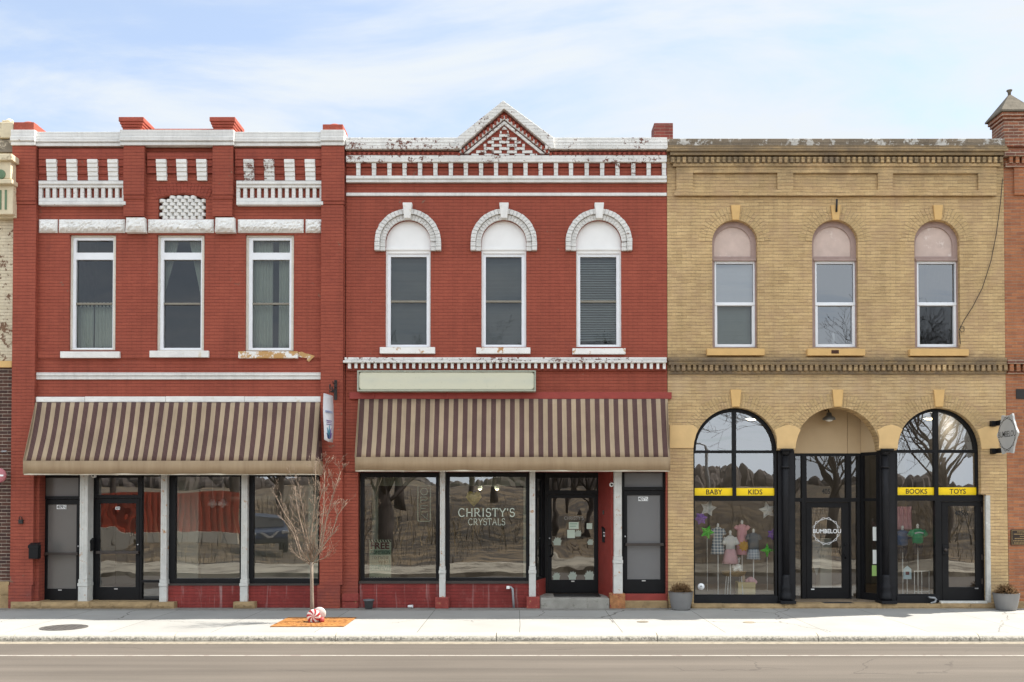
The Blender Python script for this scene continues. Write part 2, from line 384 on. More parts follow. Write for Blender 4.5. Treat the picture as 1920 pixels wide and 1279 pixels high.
# ---------------------------------------------------------------- shared building pieces
def arcpts(cx, cz, r, a0, a1, n=24):
    return [(cx + r*cos(a0 + (a1-a0)*i/n), cz + r*sin(a0 + (a1-a0)*i/n)) for i in range(n+1)]
def shell(b, XL, XR, zroof, zslab, liner, back=4.5, ft=.25):
    MB().box(XL+.02, XL+.2, ft+.003, 9, 0, zroof).build('side_wall', M['shell'], b); MB().box(XR-.2, XR-.02, ft+.003, 9, 0, zroof).build('side_wall', M['shell'], b)
    MB().box(XL+.02, XR-.02, 9.003, 9.2, 0, zroof).build('rear_wall', M['shell'], b)
    MB().box(XL+.02, XR-.02, ft+.003, 9.2, zroof+.003, zroof+.2).build('roof', M['rooftar'], b)
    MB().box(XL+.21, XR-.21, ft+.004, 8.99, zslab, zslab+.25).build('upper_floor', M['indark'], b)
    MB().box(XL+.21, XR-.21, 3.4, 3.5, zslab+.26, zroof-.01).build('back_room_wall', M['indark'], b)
    for q in ((XL+.21, XL+.25, .9, back), (XR-.25, XR-.21, .9, back), (XL+.26, XR-.26, back+.003, back+.1)): MB().box(*q, .13, zslab-.01).build('shop_wall', liner, b)
    MB().box(XL+.26, XR-.26, ft+.01, back, .02, .125).build('shop_floor', M['infloor'], b)
def pane(parent, px0, py0, px1, py1, y, mat, name='pane'):
    x0, x1, z0, z1 = rect(px0, py0, px1, py1, y)
    return MB().add([(x0,y,z0),(x1,y,z0),(x1,y,z1),(x0,y,z1)], [(0,1,2,3)]).build(name, mat, parent, recalc=False)
def frame(parent, name, outer, holes, yf, yb, mat, bevel=0.0):
    return MB().plate(rpts(*outer, yf), [rpts(*h, yf) for h in holes], yf, yb).build(name, mat, parent, bevel=bevel)
def rocky(px0, py0, px1, py1, yf, yb, amp=.035, taper=0.0, seed=1):
    """a rock-faced stone block: gridded, pillowed front"""
    x0, x1, z0, z1 = rect(px0, py0, px1, py1, yf)
    r = random.Random(seed); nx = max(4, int((x1-x0)/.035)); nz = max(4, int((z1-z0)/.035))
    mb = MB(); vs = []
    for j in range(nz+1):
        for i in range(nx+1):
            u, v = i/nx, j/nz
            e = min(u*(x1-x0), (1-u)*(x1-x0), v*(z1-z0), (1-v)*(z1-z0))
            k = min(1, e/.05)
            low = (1-v)
            y = yf - k*(amp*(.25+.6*r.random()) + amp*.7*(1-abs(2*v-.75)))
            xx = x0 + u*(x1-x0)
            if taper: xx += taper*(u-.5)*low
            vs.append((xx + (r.random()-.5)*.008*k, y, z0 + v*(z1-z0) + (r.random()-.5)*.008*k))
    W = nx+1
    fs = [(j*W+i, j*W+i+1, (j+1)*W+i+1, (j+1)*W+i) for j in range(nz) for i in range(nx)]
    n0 = len(vs)
    edge = [i for i in range(W)] + [j*W+nx for j in range(1, nz+1)] + [nz*W+i for i in range(nx-1, -1, -1)] + [j*W for j in range(nz-1, 0, -1)]
    vs += [(vs[i][0], yb, vs[i][2]) for i in edge]
    L = len(edge)
    fs += [(edge[k], n0+k, n0+(k+1) % L, edge[(k+1) % L]) for k in range(L)]
    mb.add(vs, fs)
    return mb
def sash(b, casing, inner, panes, rail=None, yc=.06, mats=('casing','vinyl'), gl='glass_up', sill=None, sillmat='white_soft', sill_label=None):
    """window = casing + frame, with pane and sill sub-parts"""
    mb = MB()
    mb.plate(rpts(*casing, yc), [rpts(*inner, yc)], yc, yc+.14, 0)
    g = 1.0
    inn = (inner[0]+.15, inner[1]+.15, inner[2]-.15, inner[3]-.15)
    hs = [p[:4] for p in panes]
    if rail: hs = hs[:-2] + [(min(hs[-2][0], hs[-1][0]), hs[-2][1], max(hs[-2][2], hs[-1][2]), hs[-1][3])]
    mb.plate(rpts(*inn, yc), [rpts(*p, yc) for p in hs], yc+.03, yc+.12, 1)
    w = mb.build('window', [M[mats[0]], M[mats[1]]], b)
    for p in panes:
        mt = M[p[4]] if len(p) > 4 else M[gl]
        pane(w, p[0]-1, p[1]-1, p[2]+1, p[3]+1, yc+.085, mt)
    if rail:
        MB().rbox(*rail, yc+.04, yc+.1).build('meeting_rail', M['railtan'], w)
    if sill:
        MB().rbox(*sill, -.09, yc+.2).build('sill', M[sillmat], w, label=sill_label, bevel=.008)
    return w
BZ = -.02   # bottoms of the walls, just below pavement level
def X0(px, py, y=0): return U(px, py, y)[0]
def Z0(py, y=0): return U(0, py, y)[1]

# ================================================================ RED BUILDING WITH PILASTERS
XA, XB = X0(29, 400), X0(648, 400)
R1 = thing('brick_building', ((XA+XB)/2, 0, 0), 'red painted brick building with four pilasters, lattice panel and rock-faced white lintels', 'building', 'two storey shop buildings along the street')
zt1 = Z0(277)
def hole(px0, py0, px1, py1, y=0): return rpts(px0, py0, px1, py1, y)
sf_l, sf_r = X0(73, 1010), X0(599, 1010)
outer = [(XA, BZ), (sf_l, BZ), (sf_l, Z0(885)), (sf_r, Z0(885)), (sf_r, BZ), (XB-.003, BZ), (XB-.003, zt1), (XA, zt1)]
lat = [(X0(297,400), Z0(411)), (X0(386,400), Z0(411)), (X0(386,400), Z0(373))] + [(X0(386-89*t,400), Z0(373 - 9*sin(pi*t))) for t in (.15,.3,.5,.7,.85)] + [(X0(297,400), Z0(373))]
MB().plate(outer, [hole(130,440,217,657), hole(294,440,383,658), hole(460,440,551,658), lat], 0, .25).build('wall', M['red'], R1)
pil = lambda x0, x1, y0, y1, yf: MB().rbox(x0, y0, x1, y1, yf, -.002)
for (p0, p1) in ((29, 72), (605, 647)):
    mb = MB().box(X0(p0, 320), X0(p1+.5, 320), -.13, -.002, Z0(380), zt1)
    mb.box(X0(p0-1, 700), X0(p1-1, 700), -.10, -.002, Z0(840), Z0(380)-.002) if False else None
    mb.box(X0(p0+.3, 400), X0(p1-.3, 400), -.115, -.002, Z0(386), Z0(380)-.002)
    mb.box(X0(p0-2, 700), X0(p1-2.4, 700), -.10, -.002, Z0(1096), Z0(386)-.002)
    mb.box(X0(p0-8, 1118), X0(p1-8, 1118) , -.115, -.002, BZ, Z0(1096)-.002)
    mb.build('pilaster', M['red'], R1)
for (p0, p1) in ((236, 275), (402, 440)):
    mb = MB().box(X0(p0, 330), X0(p1, 330), -.13, -.002, Z0(369), zt1)
    mb.box(X0(p0, 380), X0(p1-1, 380), -.115, -.002, Z0(376), Z0(369)-.002)
    mb.box(X0(p0-1, 390), X0(p1-2, 390), -.095, -.002, Z0(407.5), Z0(376)-.002)
    mb.build('pilaster', M['red'], R1)
# parapet cornice: stepped courses, breaking forward over the piers
mb = MB()
for (ya, yb, d) in ((250.5, 262.5, .10), (262.8, 270, .13), (270.3, 277, .10)):
    mb.box(XA+.004, XB-.004, -d, .30, Z0(yb), Z0(ya))
for (p0, p1) in ((28, 73), (231, 443), (604, 648)):
    for (ya, yb, d) in ((249, 262.3, .17), (262.6, 270.2, .20), (270.5, 277.5, .165)):
        mb.box(X0(p0, ya), X0(p1, ya), -d, -.01, Z0(yb), Z0(ya))
mb.build('cornice', M['white'], R1, bevel=.008)
for (p0, p1, top) in ((31, 72, 233), (607, 648, 237)):
    mb = MB().box(X0(p0, 240), X0(p1-3, 240), -.12, .42, Z0(248.7), Z0(top))
    mb.lathe([(.17, 0), (.16, .05), (.09, .085), (0.02, .095)], ((X0(p0,240)+X0(p1-3,240))/2, .15, Z0(top)), 14)
    mb.build('pier_cap', M['capred'], R1, bevel=.012)
for (p0, p1) in ((234, 273), (403, 443)):
    x0, x1 = X0(p0, 240), X0(p1-3, 240)
    mb = MB()
    for k, (za, zb, g) in enumerate(((248.7, 243, 0), (243, 238.5, .02), (238.5, 234, .04), (234, 225.5, .06))):
        mb.box(x0-g, x1+g, -.12-g, .45+g, Z0(za)+.001*k, Z0(zb))
    mb.build('pier_cap', M['capred'], R1, bevel=.01)
MB().box(X0(280, 245), X0(402, 245), .10, .3, Z0(250.3), Z0(241.0, .10)).build('parapet_wall', M['capred'], R1, bevel=.015)
# white brick corbels under the parapet
mb = MB()
for (a, b_) in ((72.5, 235.5), (441, 604.5)):
    for (ya, yb, d) in ((298, 312, .075), (312, 326, .05), (326, 338, .025)):
        mb.rbox(a, ya, b_, yb, -d, -.002)
for (ya, yb, d) in ((287, 298, .09), (298, 312, .065), (312, 325, .04)):
    mb.rbox(276, ya, 401.5, yb, -d, -.002)
for (a, b_) in ((72.5, 235.5), (441, 604.5)): mb.rbox(a, 279, b_, 298, -.09, -.002)
mb.build('corbel_table', M['red_b'], R1)
for i, cx in enumerate((95.5, 133.5, 172.5, 210.5, 301.5, 339.5, 377, 465.5, 503.5, 542, 580.5)):
    mb = MB(); yy = [298, 305.5, 313.5, 321.5, 330, 338.5]
    for k in range(5):
        d = .135 - .02*k; sh = .45*k*(1 if cx < 600 else 0)
        mb.rbox(cx-9.6+sh, yy[k]+.25, cx+9.4+sh*.8, yy[k+1]-.25, -d, -.003)
    mb.build('corbel', M['white_peel'] if i in (7, 8) else M['white_soft'], R1, bevel=.006, label='white corbel with paint flaking off' if i in (7, 8) else None)
# brick balustrade bands
for (a, b_) in ((72.3, 235), (443, 605.7)):
    mb = MB().rbox(a, 338.8, b_, 344.8, -.12, -.003).rbox(a, 345.1, b_, 351.5, -.09, -.003).rbox(a, 371, b_, 377.3, -.09, -.003).rbox(a, 377.6, b_, 384, -.12, -.003)
    n = 13; w = (b_-a-6.5)/(n-1)
    for k in range(n): mb.rbox(a+k*w, 351.5, a+k*w+6.6, 371, -.07, -.003)
    mb.build('balustrade_band', M['white'], R1, bevel=.005)
# lattice of projecting rounded bricks
mb = MB()
for j in range(7):
    zz = 411 - j*6.4
    for i in range(8):
        px = 298 + i*13.1 + (0 if j % 2 else 5.6); w = 11.4
        if px + 5 > 386: continue
        t = ((px+w/2) - 297)/89
        if zz - 6 < 373 - 9*sin(pi*max(0, min(1, t))) - 1.5: continue
        xa, xb = X0(px, 395), X0(min(px+w, 385.5), 395); z1, z0_ = Z0(zz-6.1), Z0(zz)
        n = 6
        ring = [(xa + (xb-xa)*q/n, -.012 + .07 - .075*sin(pi*(.12+.76*q/n))) for q in range(n+1)]
        vs = [(x, y, z0_) for x, y in ring] + [(x, y, z1-.006) for x, y in ring]
        vs += [(xa, .16, z0_), (xb, .16, z0_), (xa, .16, z1-.006), (xb, .16, z1-.006)]
        fs = [(q, q+1, n+2+q, n+1+q) for q in range(n)] + [list(range(n+1)) + [2*n+3, 2*n+2], list(range(2*n+1, n, -1)) + [2*n+4, 2*n+5], (0, n+1, 2*n+4, 2*n+2), (n, 2*n+3, 2*n+5, 2*n+1)]
        mb.add(vs, fs)
mb.build('lattice_panel', M['white_soft'], R1)
MB().box(X0(296,400), X0(387,400), .17, .249, Z0(411.5), Z0(364)).build('lattice_backing', M['red_b'], R1)
# segmental arch of upright bricks above the lattice
mb = MB(); cxm = X0(341.5, 400); ccz = Z0(480); rr = Z0(364)-ccz
for k in range(17):
    a = pi/2 + (k-8)*.0505
    mb.arc(cxm, ccz, rr+.012, rr+.25, a-.0235, a+.0235, -.010, -.002, 2)
mb.build('brick_arch', M['red_b'], R1)
for i, (a, b_) in enumerate(((73, 107.5), (110.5, 234), (277.5, 400.5), (446, 569), (573, 604.5))):
    rocky(a, 411.5, b_, 436.5, -.03, .06, .06, seed=i+3).build('lintel_stone', M['white_soft'], R1)
for i, (a, b_) in enumerate(((236.5, 271), (404, 439))):
    rocky(a, 408, b_, 435.5, -.12, -.003, .05, taper=.03, seed=i+20).build('corbel_stone', M['white_soft'], R1)
wins = ((130, 217, 141.7, 211, 440, 657, 0), (294, 383, 306.3, 376.5, 440, 658, 1), (460, 551, 473, 543, 440, 658, 2))
R1W = []
for (a, b_, c, d, t, bt, i) in wins:
    s_ = ((112.5, 659, 224, 671), (280, 657.5, 391, 670), (446.5, 658.5, 558, 671.5))[i]
    w = sash(R1, (a+.4, t+.4, b_-.4, bt-.4), (a+5.5, t+4.5, b_-4.5, bt-2), [(c+.3, 450, d+.2, 473.2), (c-.4, 486.3, d-1, 567.5), (c-.7, 571.5, d-1.4, 652)],
        rail=(c-1, 567.8, d-1, 571.3), sill=s_, sillmat='sill_flake' if i == 2 else 'white_soft', sill_label='peeling sill showing ochre undercoat' if i == 2 else None)
    R1W.append(w)
MB().prism([U(*q) for q in ((560,661),(567,660),(573,663),(582,665),(591,668),(586,673),(580,679),(576,676),(577,672),(569,671),(563,670),(559,668))], -.036, -.031).build('bare_patch', M['sill_bare'], R1)
MB().box(X0(72.5, 665), X0(603, 665), -.03, -.002, Z0(672.5), Z0(659.3)).build('sill_course', M['red'], R1)
MB().rbox(67.5, 698.5, 602.8, 704.3, -.055, -.002).rbox(67.5, 704.6, 602.8, 711.5, -.035, -.002).build('string_course', M['white'], R1, bevel=.008)
mb = MB()
for (a, b_, dz) in ((67, 158, .6), (158.5, 310, 0), (310.5, 458, -.4), (458.5, 602, -.2)):
    mb.rbox(a, 743.5+dz, b_, 754, -.06, -.002)
mb.build('awning_flashing', M['white_soft'], R1, bevel=.01)
shell(R1, XA, XB, zt1-.35, Z0(742), M['inwall'])
# storefront ------------------------------------------------
def ironpost(b, pf0, pf1, ytop, ybase, base_py, yf, yb, mats='post', wide=2.5, mould=1086):
    m_ = (ytop+base_py)/2
    x0, x1 = X0(pf0, m_, yf), X0(pf1, m_, yf); z0, z1 = Z0(base_py), Z0(ytop)
    e = .022
    mb = MB().box(x0, x1, yf, yb, Z0(mould), z1)
    mb.box(x0-e*.5, x1+e*.5, yf-.018, yb+.002, Z0(mould+7), Z0(mould)-.002).box(x0-e, x1+e, yf-.034, yb+.004, Z0(mould+13), Z0(mould+7)-.002)
    mb.box(x0-e*.6, x1+e*.6, yf-.02, yb+.002, z0, Z0(mould+13)-.002)
    n = 3
    for k in range(n):
        xx = x0 + (x1-x0)*(k+.5)/n
        mb.box(xx-.012, xx+.012, yf-.008, yf+.001, Z0(mould)+.1, z1-.1)
    return mb.build('iron_post', M[mats], b, bevel=.005)
ironpost(R1, 149, 164, 886, 1086, 1130, -.02, .22)
ironpost(R1, 301, 312.5, 886, 1086, 1130, -.02, .16)
ironpost(R1, 452, 463.5, 886, 1086, 1130, -.02, .16)
YD = .24
def shopdoor(b, frame_o, holes, door_o, dglass, mat_glass, yf=.24, bar=None, handle=None, extra=()):
    fr = frame(b, 'door_frame', frame_o, [door_o] + [h[:4] for h in holes], yf, yf+.12, M['black'])
    for h in holes: pane(fr, h[0]-1, h[1]-1, h[2]+1, h[3]+1, yf+.06, M[h[4]], 'transom_pane' if h[3]-h[1] < 80 else 'sidelight_pane')
    do = (door_o[0]+.5, door_o[1]+.5, door_o[2]-.5, door_o[3]-.3)
    d = frame(b, 'door', do, [dglass], yf+.03, yf+.085, M['black'], .004)
    pane(d, dglass[0]-1, dglass[1]-1, dglass[2]+1, dglass[3]+1, yf+.06, M[mat_glass])
    if bar:
        x0, x1, z0, z1 = rect(door_o[0]+4, bar-2.6, door_o[2]-3, bar+2.6, yf-.04)
        MB().box(x0, x1, yf-.05, yf-.02, z0, z1).box(x0, x0+.05, yf-.02, yf+.03, z0, z1).box(x1-.06, x1, yf-.02, yf+.03, z0, z1).build('push_bar', M['bronze'], d, bevel=.005)
    return fr, d
fr1, d1 = shopdoor(R1, (74, 886, 149, 1130), [(83.5, 896, 147, 930.5, 'frost')], (80, 936, 148.6, 1129), (88.5, 946, 143, 1104), 'frost', YD, bar=1038.5)
fr2, d2 = shopdoor(R1, (174, 886, 306, 1129), [(181, 896, 258.5, 928, 'glass_shop'), (265.5, 892, 303.5, 1088, 'glass_shop'), (265.5, 1092.5, 303.5, 1122.5, 'glass_dark')], (176, 934, 262, 1127.5), (185.5, 944, 254.5, 1101), 'glass_warp', YD, bar=1036)
MB().rbox(164.6, 886, 173.8, 1130, .215, .36).build('jamb_board', M['post'], R1)
def numplate(d, s, px0, py0, px1, py1, y, bold=.012):
    x0, x1, z0, z1 = rect(px0, py0, px1, py1, y)
    r = random.Random(5); w = (x1-x0)/len(s)
    text_mb(s, px0+.5, py0+.6, px1-.5, py1-.6, y-.006, bold).build('house_number', M['ink'], d)
    MB().box(x0, x1, y-.003, y, z0, z1).build('number_tile', M['whitevinyl'], d)
numplate(d1, '409½', 106.5, 946.7, 124.5, 954.6, YD+.058)
numplate(d2, '409', 216.5, 950.3, 225, 955.6, YD+.058)
for d, px, py in ((d1, 112, 1106.5), (d2, 217, 1104.3)):
    MB().rbox(px-3, py-1, px+3.4, py+1, YD+.02, YD+.03).build('maker_plate', M['steel'], d)
for d, px, py in ((d1, 145.4, 1024.5), (d2, 257.5, 1021.5)):
    MB().lathe([(.018, 0), (.016, -.012), (.004, -.014)], (X0(px, py, YD), YD+.03, Z0(py, YD)), 10, axis='y').build('lock_cylinder', M['steel'], d)
def shopwin(b, o, g, mat, yf=.10, sill=None):
    w = frame(b, 'shop_window', o, [g], yf, yf+.12, M['black'], .004)
    pane(w, g[0]-1, g[1]-1, g[2]+1, g[3]+1, yf+.06, M[mat])
    if sill: MB().rbox(*sill, yf-.07, yf-.002).build('sill', M['bronze'], w)
    return w
WA = shopwin(R1, (315.5, 886, 452.5, 1094), (328.5, 894, 449.5, 1085), 'glass_shop', sill=(314, 1094.3, 452.6, 1098))
WB = shopwin(R1, (465.5, 886, 598, 1094), (475, 894, 596.5, 1085), 'glass_shop', sill=(464.5, 1094.3, 598.3, 1098))
MB().box(X0(313, 1115, .05), X0(599.4, 1115, .05), .05, .3, BZ, Z0(1098)).build('bulkhead', M['red_base'], R1)
for i, (a, b_, t_) in enumerate(((20, 75, 1128.5), (75.5, 142, 1129.5), (142.5, 168, 1128.5), (168.5, 283, 1129.2), (283.5, 326, 1129.5), (437, 477, 1129))):
    rocky(a, t_, b_, 1142, -.15, .34 if a < 300 else .045, .022, seed=40+i).build('threshold_stone', M['sandstone'], R1)
# plain strip joining the two red buildings at street level
mb = MB().box(X0(640.5, 1000), X0(671.5, 1000), -.02, .2, Z0(1113), Z0(886))
mb.build('corner_pier', M['red'], R1)
MB().rbox(640.5, 1113.5, 671.5, 1127.5, -.06, .2).build('pier_base_stone', M['redstone'], R1, bevel=.012); MB().rbox(640.5, 1128, 671.5, 1141, -.045, .2).build('pier_base_stone', M['redstone'], R1, bevel=.012)

# ================================================================ RED BUILDING WITH PEDIMENT
XC, XD = X0(649, 400), X0(1250.5, 400)
R2 = thing('brick_building', ((XC+XD)/2, 0, 0), 'red painted brick building with peeling white pediment and three white arched windows', 'building', 'two storey shop buildings along the street')
zt2 = Z0(290)
sl, sr = X0(673, 1010), X0(1249, 1010)
outer = [(XC, Z0(886)), (sl, Z0(886)), (sl, Z0(885)), (sr, Z0(885)), (sr, BZ), (XD-.003, BZ), (XD-.003, zt2), (XC, zt2)]
outer = [(XC, Z0(885)), (sr, Z0(885)), (sr, BZ), (XD-.003, BZ), (XD-.003, zt2), (XC, zt2)]
aw = []
for (cx_, w0, w1) in ((765.2, 723, 807.5), (945, 902.5, 987), (1122.5, 1080.3, 1165)):
    sp = 455.5
    p = rpts(w0, sp, w1, 651)
    cxx = X0(cx_, sp); r = (p[1][0]-p[0][0])/2
    aw.append(([p[0], p[1]] + arcpts((p[0][0]+p[1][0])/2, p[2][1], r, 0, pi, 20), (p[0][0]+p[1][0])/2, p[2][1], r))
MB().plate(outer, [a[0] for a in aw], 0, .25).build('wall', M['red'], R2)
# parapet and pediment
P = lambda px, py: U(px, py)
for (xa, xb) in ((XC+.003, X0(866, 270)), (X0(1022, 270), XD-.004)):
    mb = MB()
    for (ya, yb, d) in ((261, 268, .10), (268.3, 276, .13), (276.3, 284.5, .15)): mb.box(xa, xb, -d, .3, Z0(yb), Z0(ya))
    mb.build('parapet_coping', M['white_peel'], R2, bevel=.008)
ap = (943.5, 195); 
mb = MB()
mb.prism([P(943.5,194.5), P(1037,263), P(1040,284), P(1034,284.3), P(945.5,209.6), P(862,283.5), P(852,283.5), P(858,263)], -.17, .3)
mb.build('pediment_coping', M['white_peel'], R2, bevel=.01)
MB().prism([P(945.5,209), P(1034,284.5), P(1036,291), P(856,291), P(862,284.5)], -.02, .28).build('pediment_wall', M['red_b'], R2)
mb = MB()
for (s0, e0) in (((945.5, 214.5), (1036, 290)), ((945.5, 214.5), (857, 290))):
    n = 13
    for k in range(n):
        t = (k+.5)/n
        a = (s0[0]+(e0[0]-s0[0])*t, s0[1]+(e0[1]-s0[1])*t)
        mb.rbox(a[0]-2.2, a[1]-1.5, a[0]+2.2, a[1]+5, -.12, -.021)
mb.build('pediment_dentils', M['red_b'], R2)
mb = MB()
def chevron(ax, ay, lx, rx, by, th, yf):
    k = (by-ay)/(rx-ax); k2 = (by-ay)/(ax-lx)
    mb.prism([P(ax, ay), P(rx, by), P(rx-th*1.25, by), P(ax, ay+th*1.05), P(lx+th*1.25, by), P(lx, by)], yf, -.021)
chevron(945.5, 220, 859.5, 1033, 290.5, 6.2, -.10)
chevron(945.5, 229.3, 870.5, 1021.5, 290.5, 6.0, -.075)
mb.build('pediment_band', M['white_peel'], R2, bevel=.006)
mb = MB()
for j in range(9):
    y1 = 293.5 - j*6.13
    hw = (y1-5.8-237)/(290-237)*66
    if j == 8: mb.prism([P(940, y1), P(951.5, y1), P(947, y1-4.8), P(944, y1-4.8)], -.05, -.021); continue
    k = -4
    for k in range(-4, 5):
        c = 945.5 + (k*28.8 if j % 2 == 0 else (k+.5)*28.8)
        a, b_ = c-9.5, c+9.5
        a = max(a, 945.5-hw+1.5); b_ = min(b_, 945.5+hw-1.5)
        if b_-a < 3: continue
        mb.rbox(a, y1-5.5, b_, y1-.2, -.05, -.021)
mb.build('pediment_lattice', M['white_peel'], R2, bevel=.005)
for (pa, pb) in ((649.5, 858), (1036, 1250)):
    dc = MB().rbox(pa, 285, pb, 290.8, -.07, -.002).build('dentil_course', M['red_b'], R2); k = pa+4
    while k < pb-5: MB().rbox(k, 284.7, k+4.2, 290, -.125, -.07).build('dentil', M['red_b'], dc); k += 9.2
MB().rbox(648.8, 291, 1250.2, 303.5, -.12, .2).build('frieze_band', M['white_peel'], R2, bevel=.006)
MB().rbox(648.8, 329.3, 1250.2, 335.3, -.105, -.002).rbox(648.8, 335.6, 1250.2, 341.5, -.08, -.002).build('frieze_band', M['white'], R2, bevel=.006)
for i in range(21):
    px = (671.6, 701, 730, 758.5, 787.4, 816.3, 845.2, 873.3, 901.9, 930, 956.9, 985.4, 1013.6, 1042.5, 1070.7, 1100.2, 1129.1, 1158, 1187.6, 1216.5, 1245.3)[i]
    MB().rbox(px-4, 303.8, px+4, 315, -.085, -.002).rbox(px-3.7, 315.4, px+3.8, 329, -.065, -.002).build('frieze_block', M['white_peel'] if i % 5 in (2, 3) else M['white'], R2, bevel=.005)
MB().rbox(649, 303.5, 1250, 313, -.04, -.002).build('frieze_red_course', M['red_b'], R2)  # deep red brick course behind the white frieze blocks
MB().rbox(649, 361.2, 1250, 367.3, -.04, -.002).build('string_course', M['white'], R2, bevel=.006)
R2W = []
for i, (pts, cx_, cz_, r) in enumerate(aw):
    g = ((732.5, 799.5), (911, 977.7), (1088.3, 1155.7))[i]
    dpx = ((723, 807.5), (902.5, 987), (1080.3, 1165))[i]
    ro = X0(1122.5+62, 455) - X0(1122.5, 455); rm = ro*.845
    mb = MB()
    n = 25
    for k in range(n):   # individually laid arch bricks
        a0 = pi*k/n; a1 = pi*(k+.93)/n
        mb.arc(cx_, cz_, rm+.002, ro+random.uniform(-.006,.004), a0, a1, -.105, -.003, 2)
        mb.arc(cx_, cz_, r+.002, rm-.004, a0+.03, a1+.03 if k < n-1 else pi, -.06, -.003, 2)
    for s_ in (-1, 1):
        for q in range(2):
            za, zb = cz_ - .004 - q*.092, cz_ - .09 - q*.092
            xa, xb = cx_ + s_*(rm+.002), cx_ + s_*ro
            mb.box(min(xa, xb), max(xa, xb), -.105, -.003, zb, za)
            xa, xb = cx_ + s_*(r+.002), cx_ + s_*(rm-.004)
            mb.box(min(xa, xb), max(xa, xb), -.06, -.003, zb, za)
    mb.build('hood_mould', M['white'], R2, bevel=.004)
    kx = (765.3, 945.2, 1122.7)[i]
    MB().prism([P(kx-5.8, 413), P(kx+5.8, 413), P(kx+8.8, 384), P(kx-8.8, 384)], -.16, -.003).build('keystone', M['white_soft'], R2, bevel=.01)
    w = sash(R2, (dpx[0]+.4, 470, dpx[1]-.4, 650.5), (dpx[0]+3.5, 475.5, dpx[1]-3, 650), [(g[0], 481, g[1]+.3, 563.3), (g[0]-.3, 567.5, g[1], 646)], rail=(g[0]-1, 563.5, g[1]+1, 567.2), yc=.05, mats=('white_wood','vinyl'), gl='glass_up',
             sill=((712, 650.8, 815.5, 662.8), (893, 651.5, 994.5, 663), (1073.5, 653, 1173, 664))[i], sillmat='sill_peel')
    p = [(cx_-r+.003, Z0(470.3)), (cx_+r-.003, Z0(470.3))] + arcpts(cx_, cz_, r-.003, 0, pi, 20)
    MB().prism(p, .045, .16).build('arch_panel', M['white_wood'], w)
    x0, x1, z0, z1 = rect(dpx[0]+.3, 464.5, dpx[1]-.3, 469, .04)
    MB().box(x0, x1, .025, .044, z0, z1).build('transom_bar', M['white_wood'], w)
    R2W.append(w)
mb = MB().rbox(646, 670, 1250.3, 675, -.10, -.002).rbox(643, 675.3, 1250.3, 680, -.16, -.002)
mb.build('storey_cornice', M['white_peel'], R2, bevel=.008)
dc = MB().rbox(649, 680.2, 1250.2, 695.5, -.05, -.002).build('dentil_course', M['red_b'], R2); k = 652.5
while k < 1246: MB().rbox(k+random.uniform(-.4,.4), 680.3, k+5.2, 691.3+random.uniform(-1,.5), -.12, -.05).build('dentil', M['white_soft'], dc); k += 12.05
MB().rbox(655, 735.5, 1259.5, 748, -.07, -.003).build('lintel_beam', M['redpaint'], R2, bevel=.008)
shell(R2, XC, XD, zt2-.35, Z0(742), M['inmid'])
MB().box(X0(1226.5, 245, .3), X0(1262, 245, .3), .3, .75, Z0(262), Z0(230.5, .3)).build('chimney', M['chimbrick'], R2, bevel=.01)
# storefront
WC = shopwin(R2, (676, 886, 822.5, 1090), (682.3, 895, 817.3, 1084), 'glass_crystal', sill=(672.5, 1089.5, 823.5, 1094.5))
WD = shopwin(R2, (836, 886, 992, 1090), (843, 894.5, 986, 1083.5), 'glass_crystal', sill=(835, 1089.5, 991.8, 1094.5))
MB().box(X0(673.3, 1115, .05), X0(1010, 1115, .05), .05, .3, BZ, Z0(1094.3)).build('bulkhead', M['red_base'], R2)
ironpost(R2, 824.8, 834, 884, 1084, 1120, -.03, .09, wide=1.5, mould=1062)
ironpost(R2, 993, 1003.5, 884, 1084, 1119, -.03, .09, wide=1.5, mould=1062)
ironpost(R2, 1151.5, 1166, 884, 1040, 1113, -.05, .12, mould=1043)
for (a, b_, t_, mt) in ((815.5, 841, 1120.5, 'redstone'), (987, 1012.3, 1119.5, 'redstone'), (1143.5, 1172.5, 1113.5, 'rustblock')):
    MB().rbox(a, t_, b_, 1141.5, -.14, .12).build('post_base_stone', M[mt], R2, bevel=.015)
YR = .95
fr3, d3 = shopdoor(R2, (1022, 880, 1126, 1112), [(1030, 896, 1119, 919.5, 'glass_sky')], (1026, 926.5, 1122, 1111.3), (1034.5, 934, 1114, 1087.3), 'glass_warp', YR)
h = Z0(1035, YR); xh = X0(1036.5, 1035, YR)
MB().tube([(xh-.06, YR+.03, Z0(1023, YR)), (xh-.02, YR-.05, Z0(1023, YR)), (xh, YR-.05, Z0(1026, YR)), (xh, YR-.05, Z0(1040, YR)), (xh-.02, YR-.05, Z0(1043, YR)), (xh-.06, YR+.03, Z0(1043, YR))], .013, 6).build('pull_handle', M['black'], d3)
MB().lathe([(.018, 0), (.016, -.012), (.004, -.014)], (X0(1030.3, 1009.5, YR), YR+.03, Z0(1009.5, YR)), 10, axis='y').build('lock_cylinder', M['steel'], d3)
MB().rbox(1071, 1089, 1077, 1091, YR+.018, YR+.029).build('maker_plate', M['steel'], d3)
def slab(A, B, z0, z1, th=.06, u0=None, u1=None):
    A, B = Vector((A[0], A[1], 0)), Vector((B[0], B[1], 0)); d = (B-A); L = d.length; d.normalize(); n = Vector((-d.y, d.x, 0))*th
    a = A + d*(u0 or 0); b = A + d*(L if u1 is None else u1)
    vs = [(a.x, a.y, z0), (b.x, b.y, z0), (b.x+n.x, b.y+n.y, z0), (a.x+n.x, a.y+n.y, z0)]
    vs += [(v[0], v[1], z1) for v in vs]
    return vs, [(0,3,2,1),(4,5,6,7),(0,1,5,4),(1,2,6,5),(2,3,7,6),(3,0,4,7)]
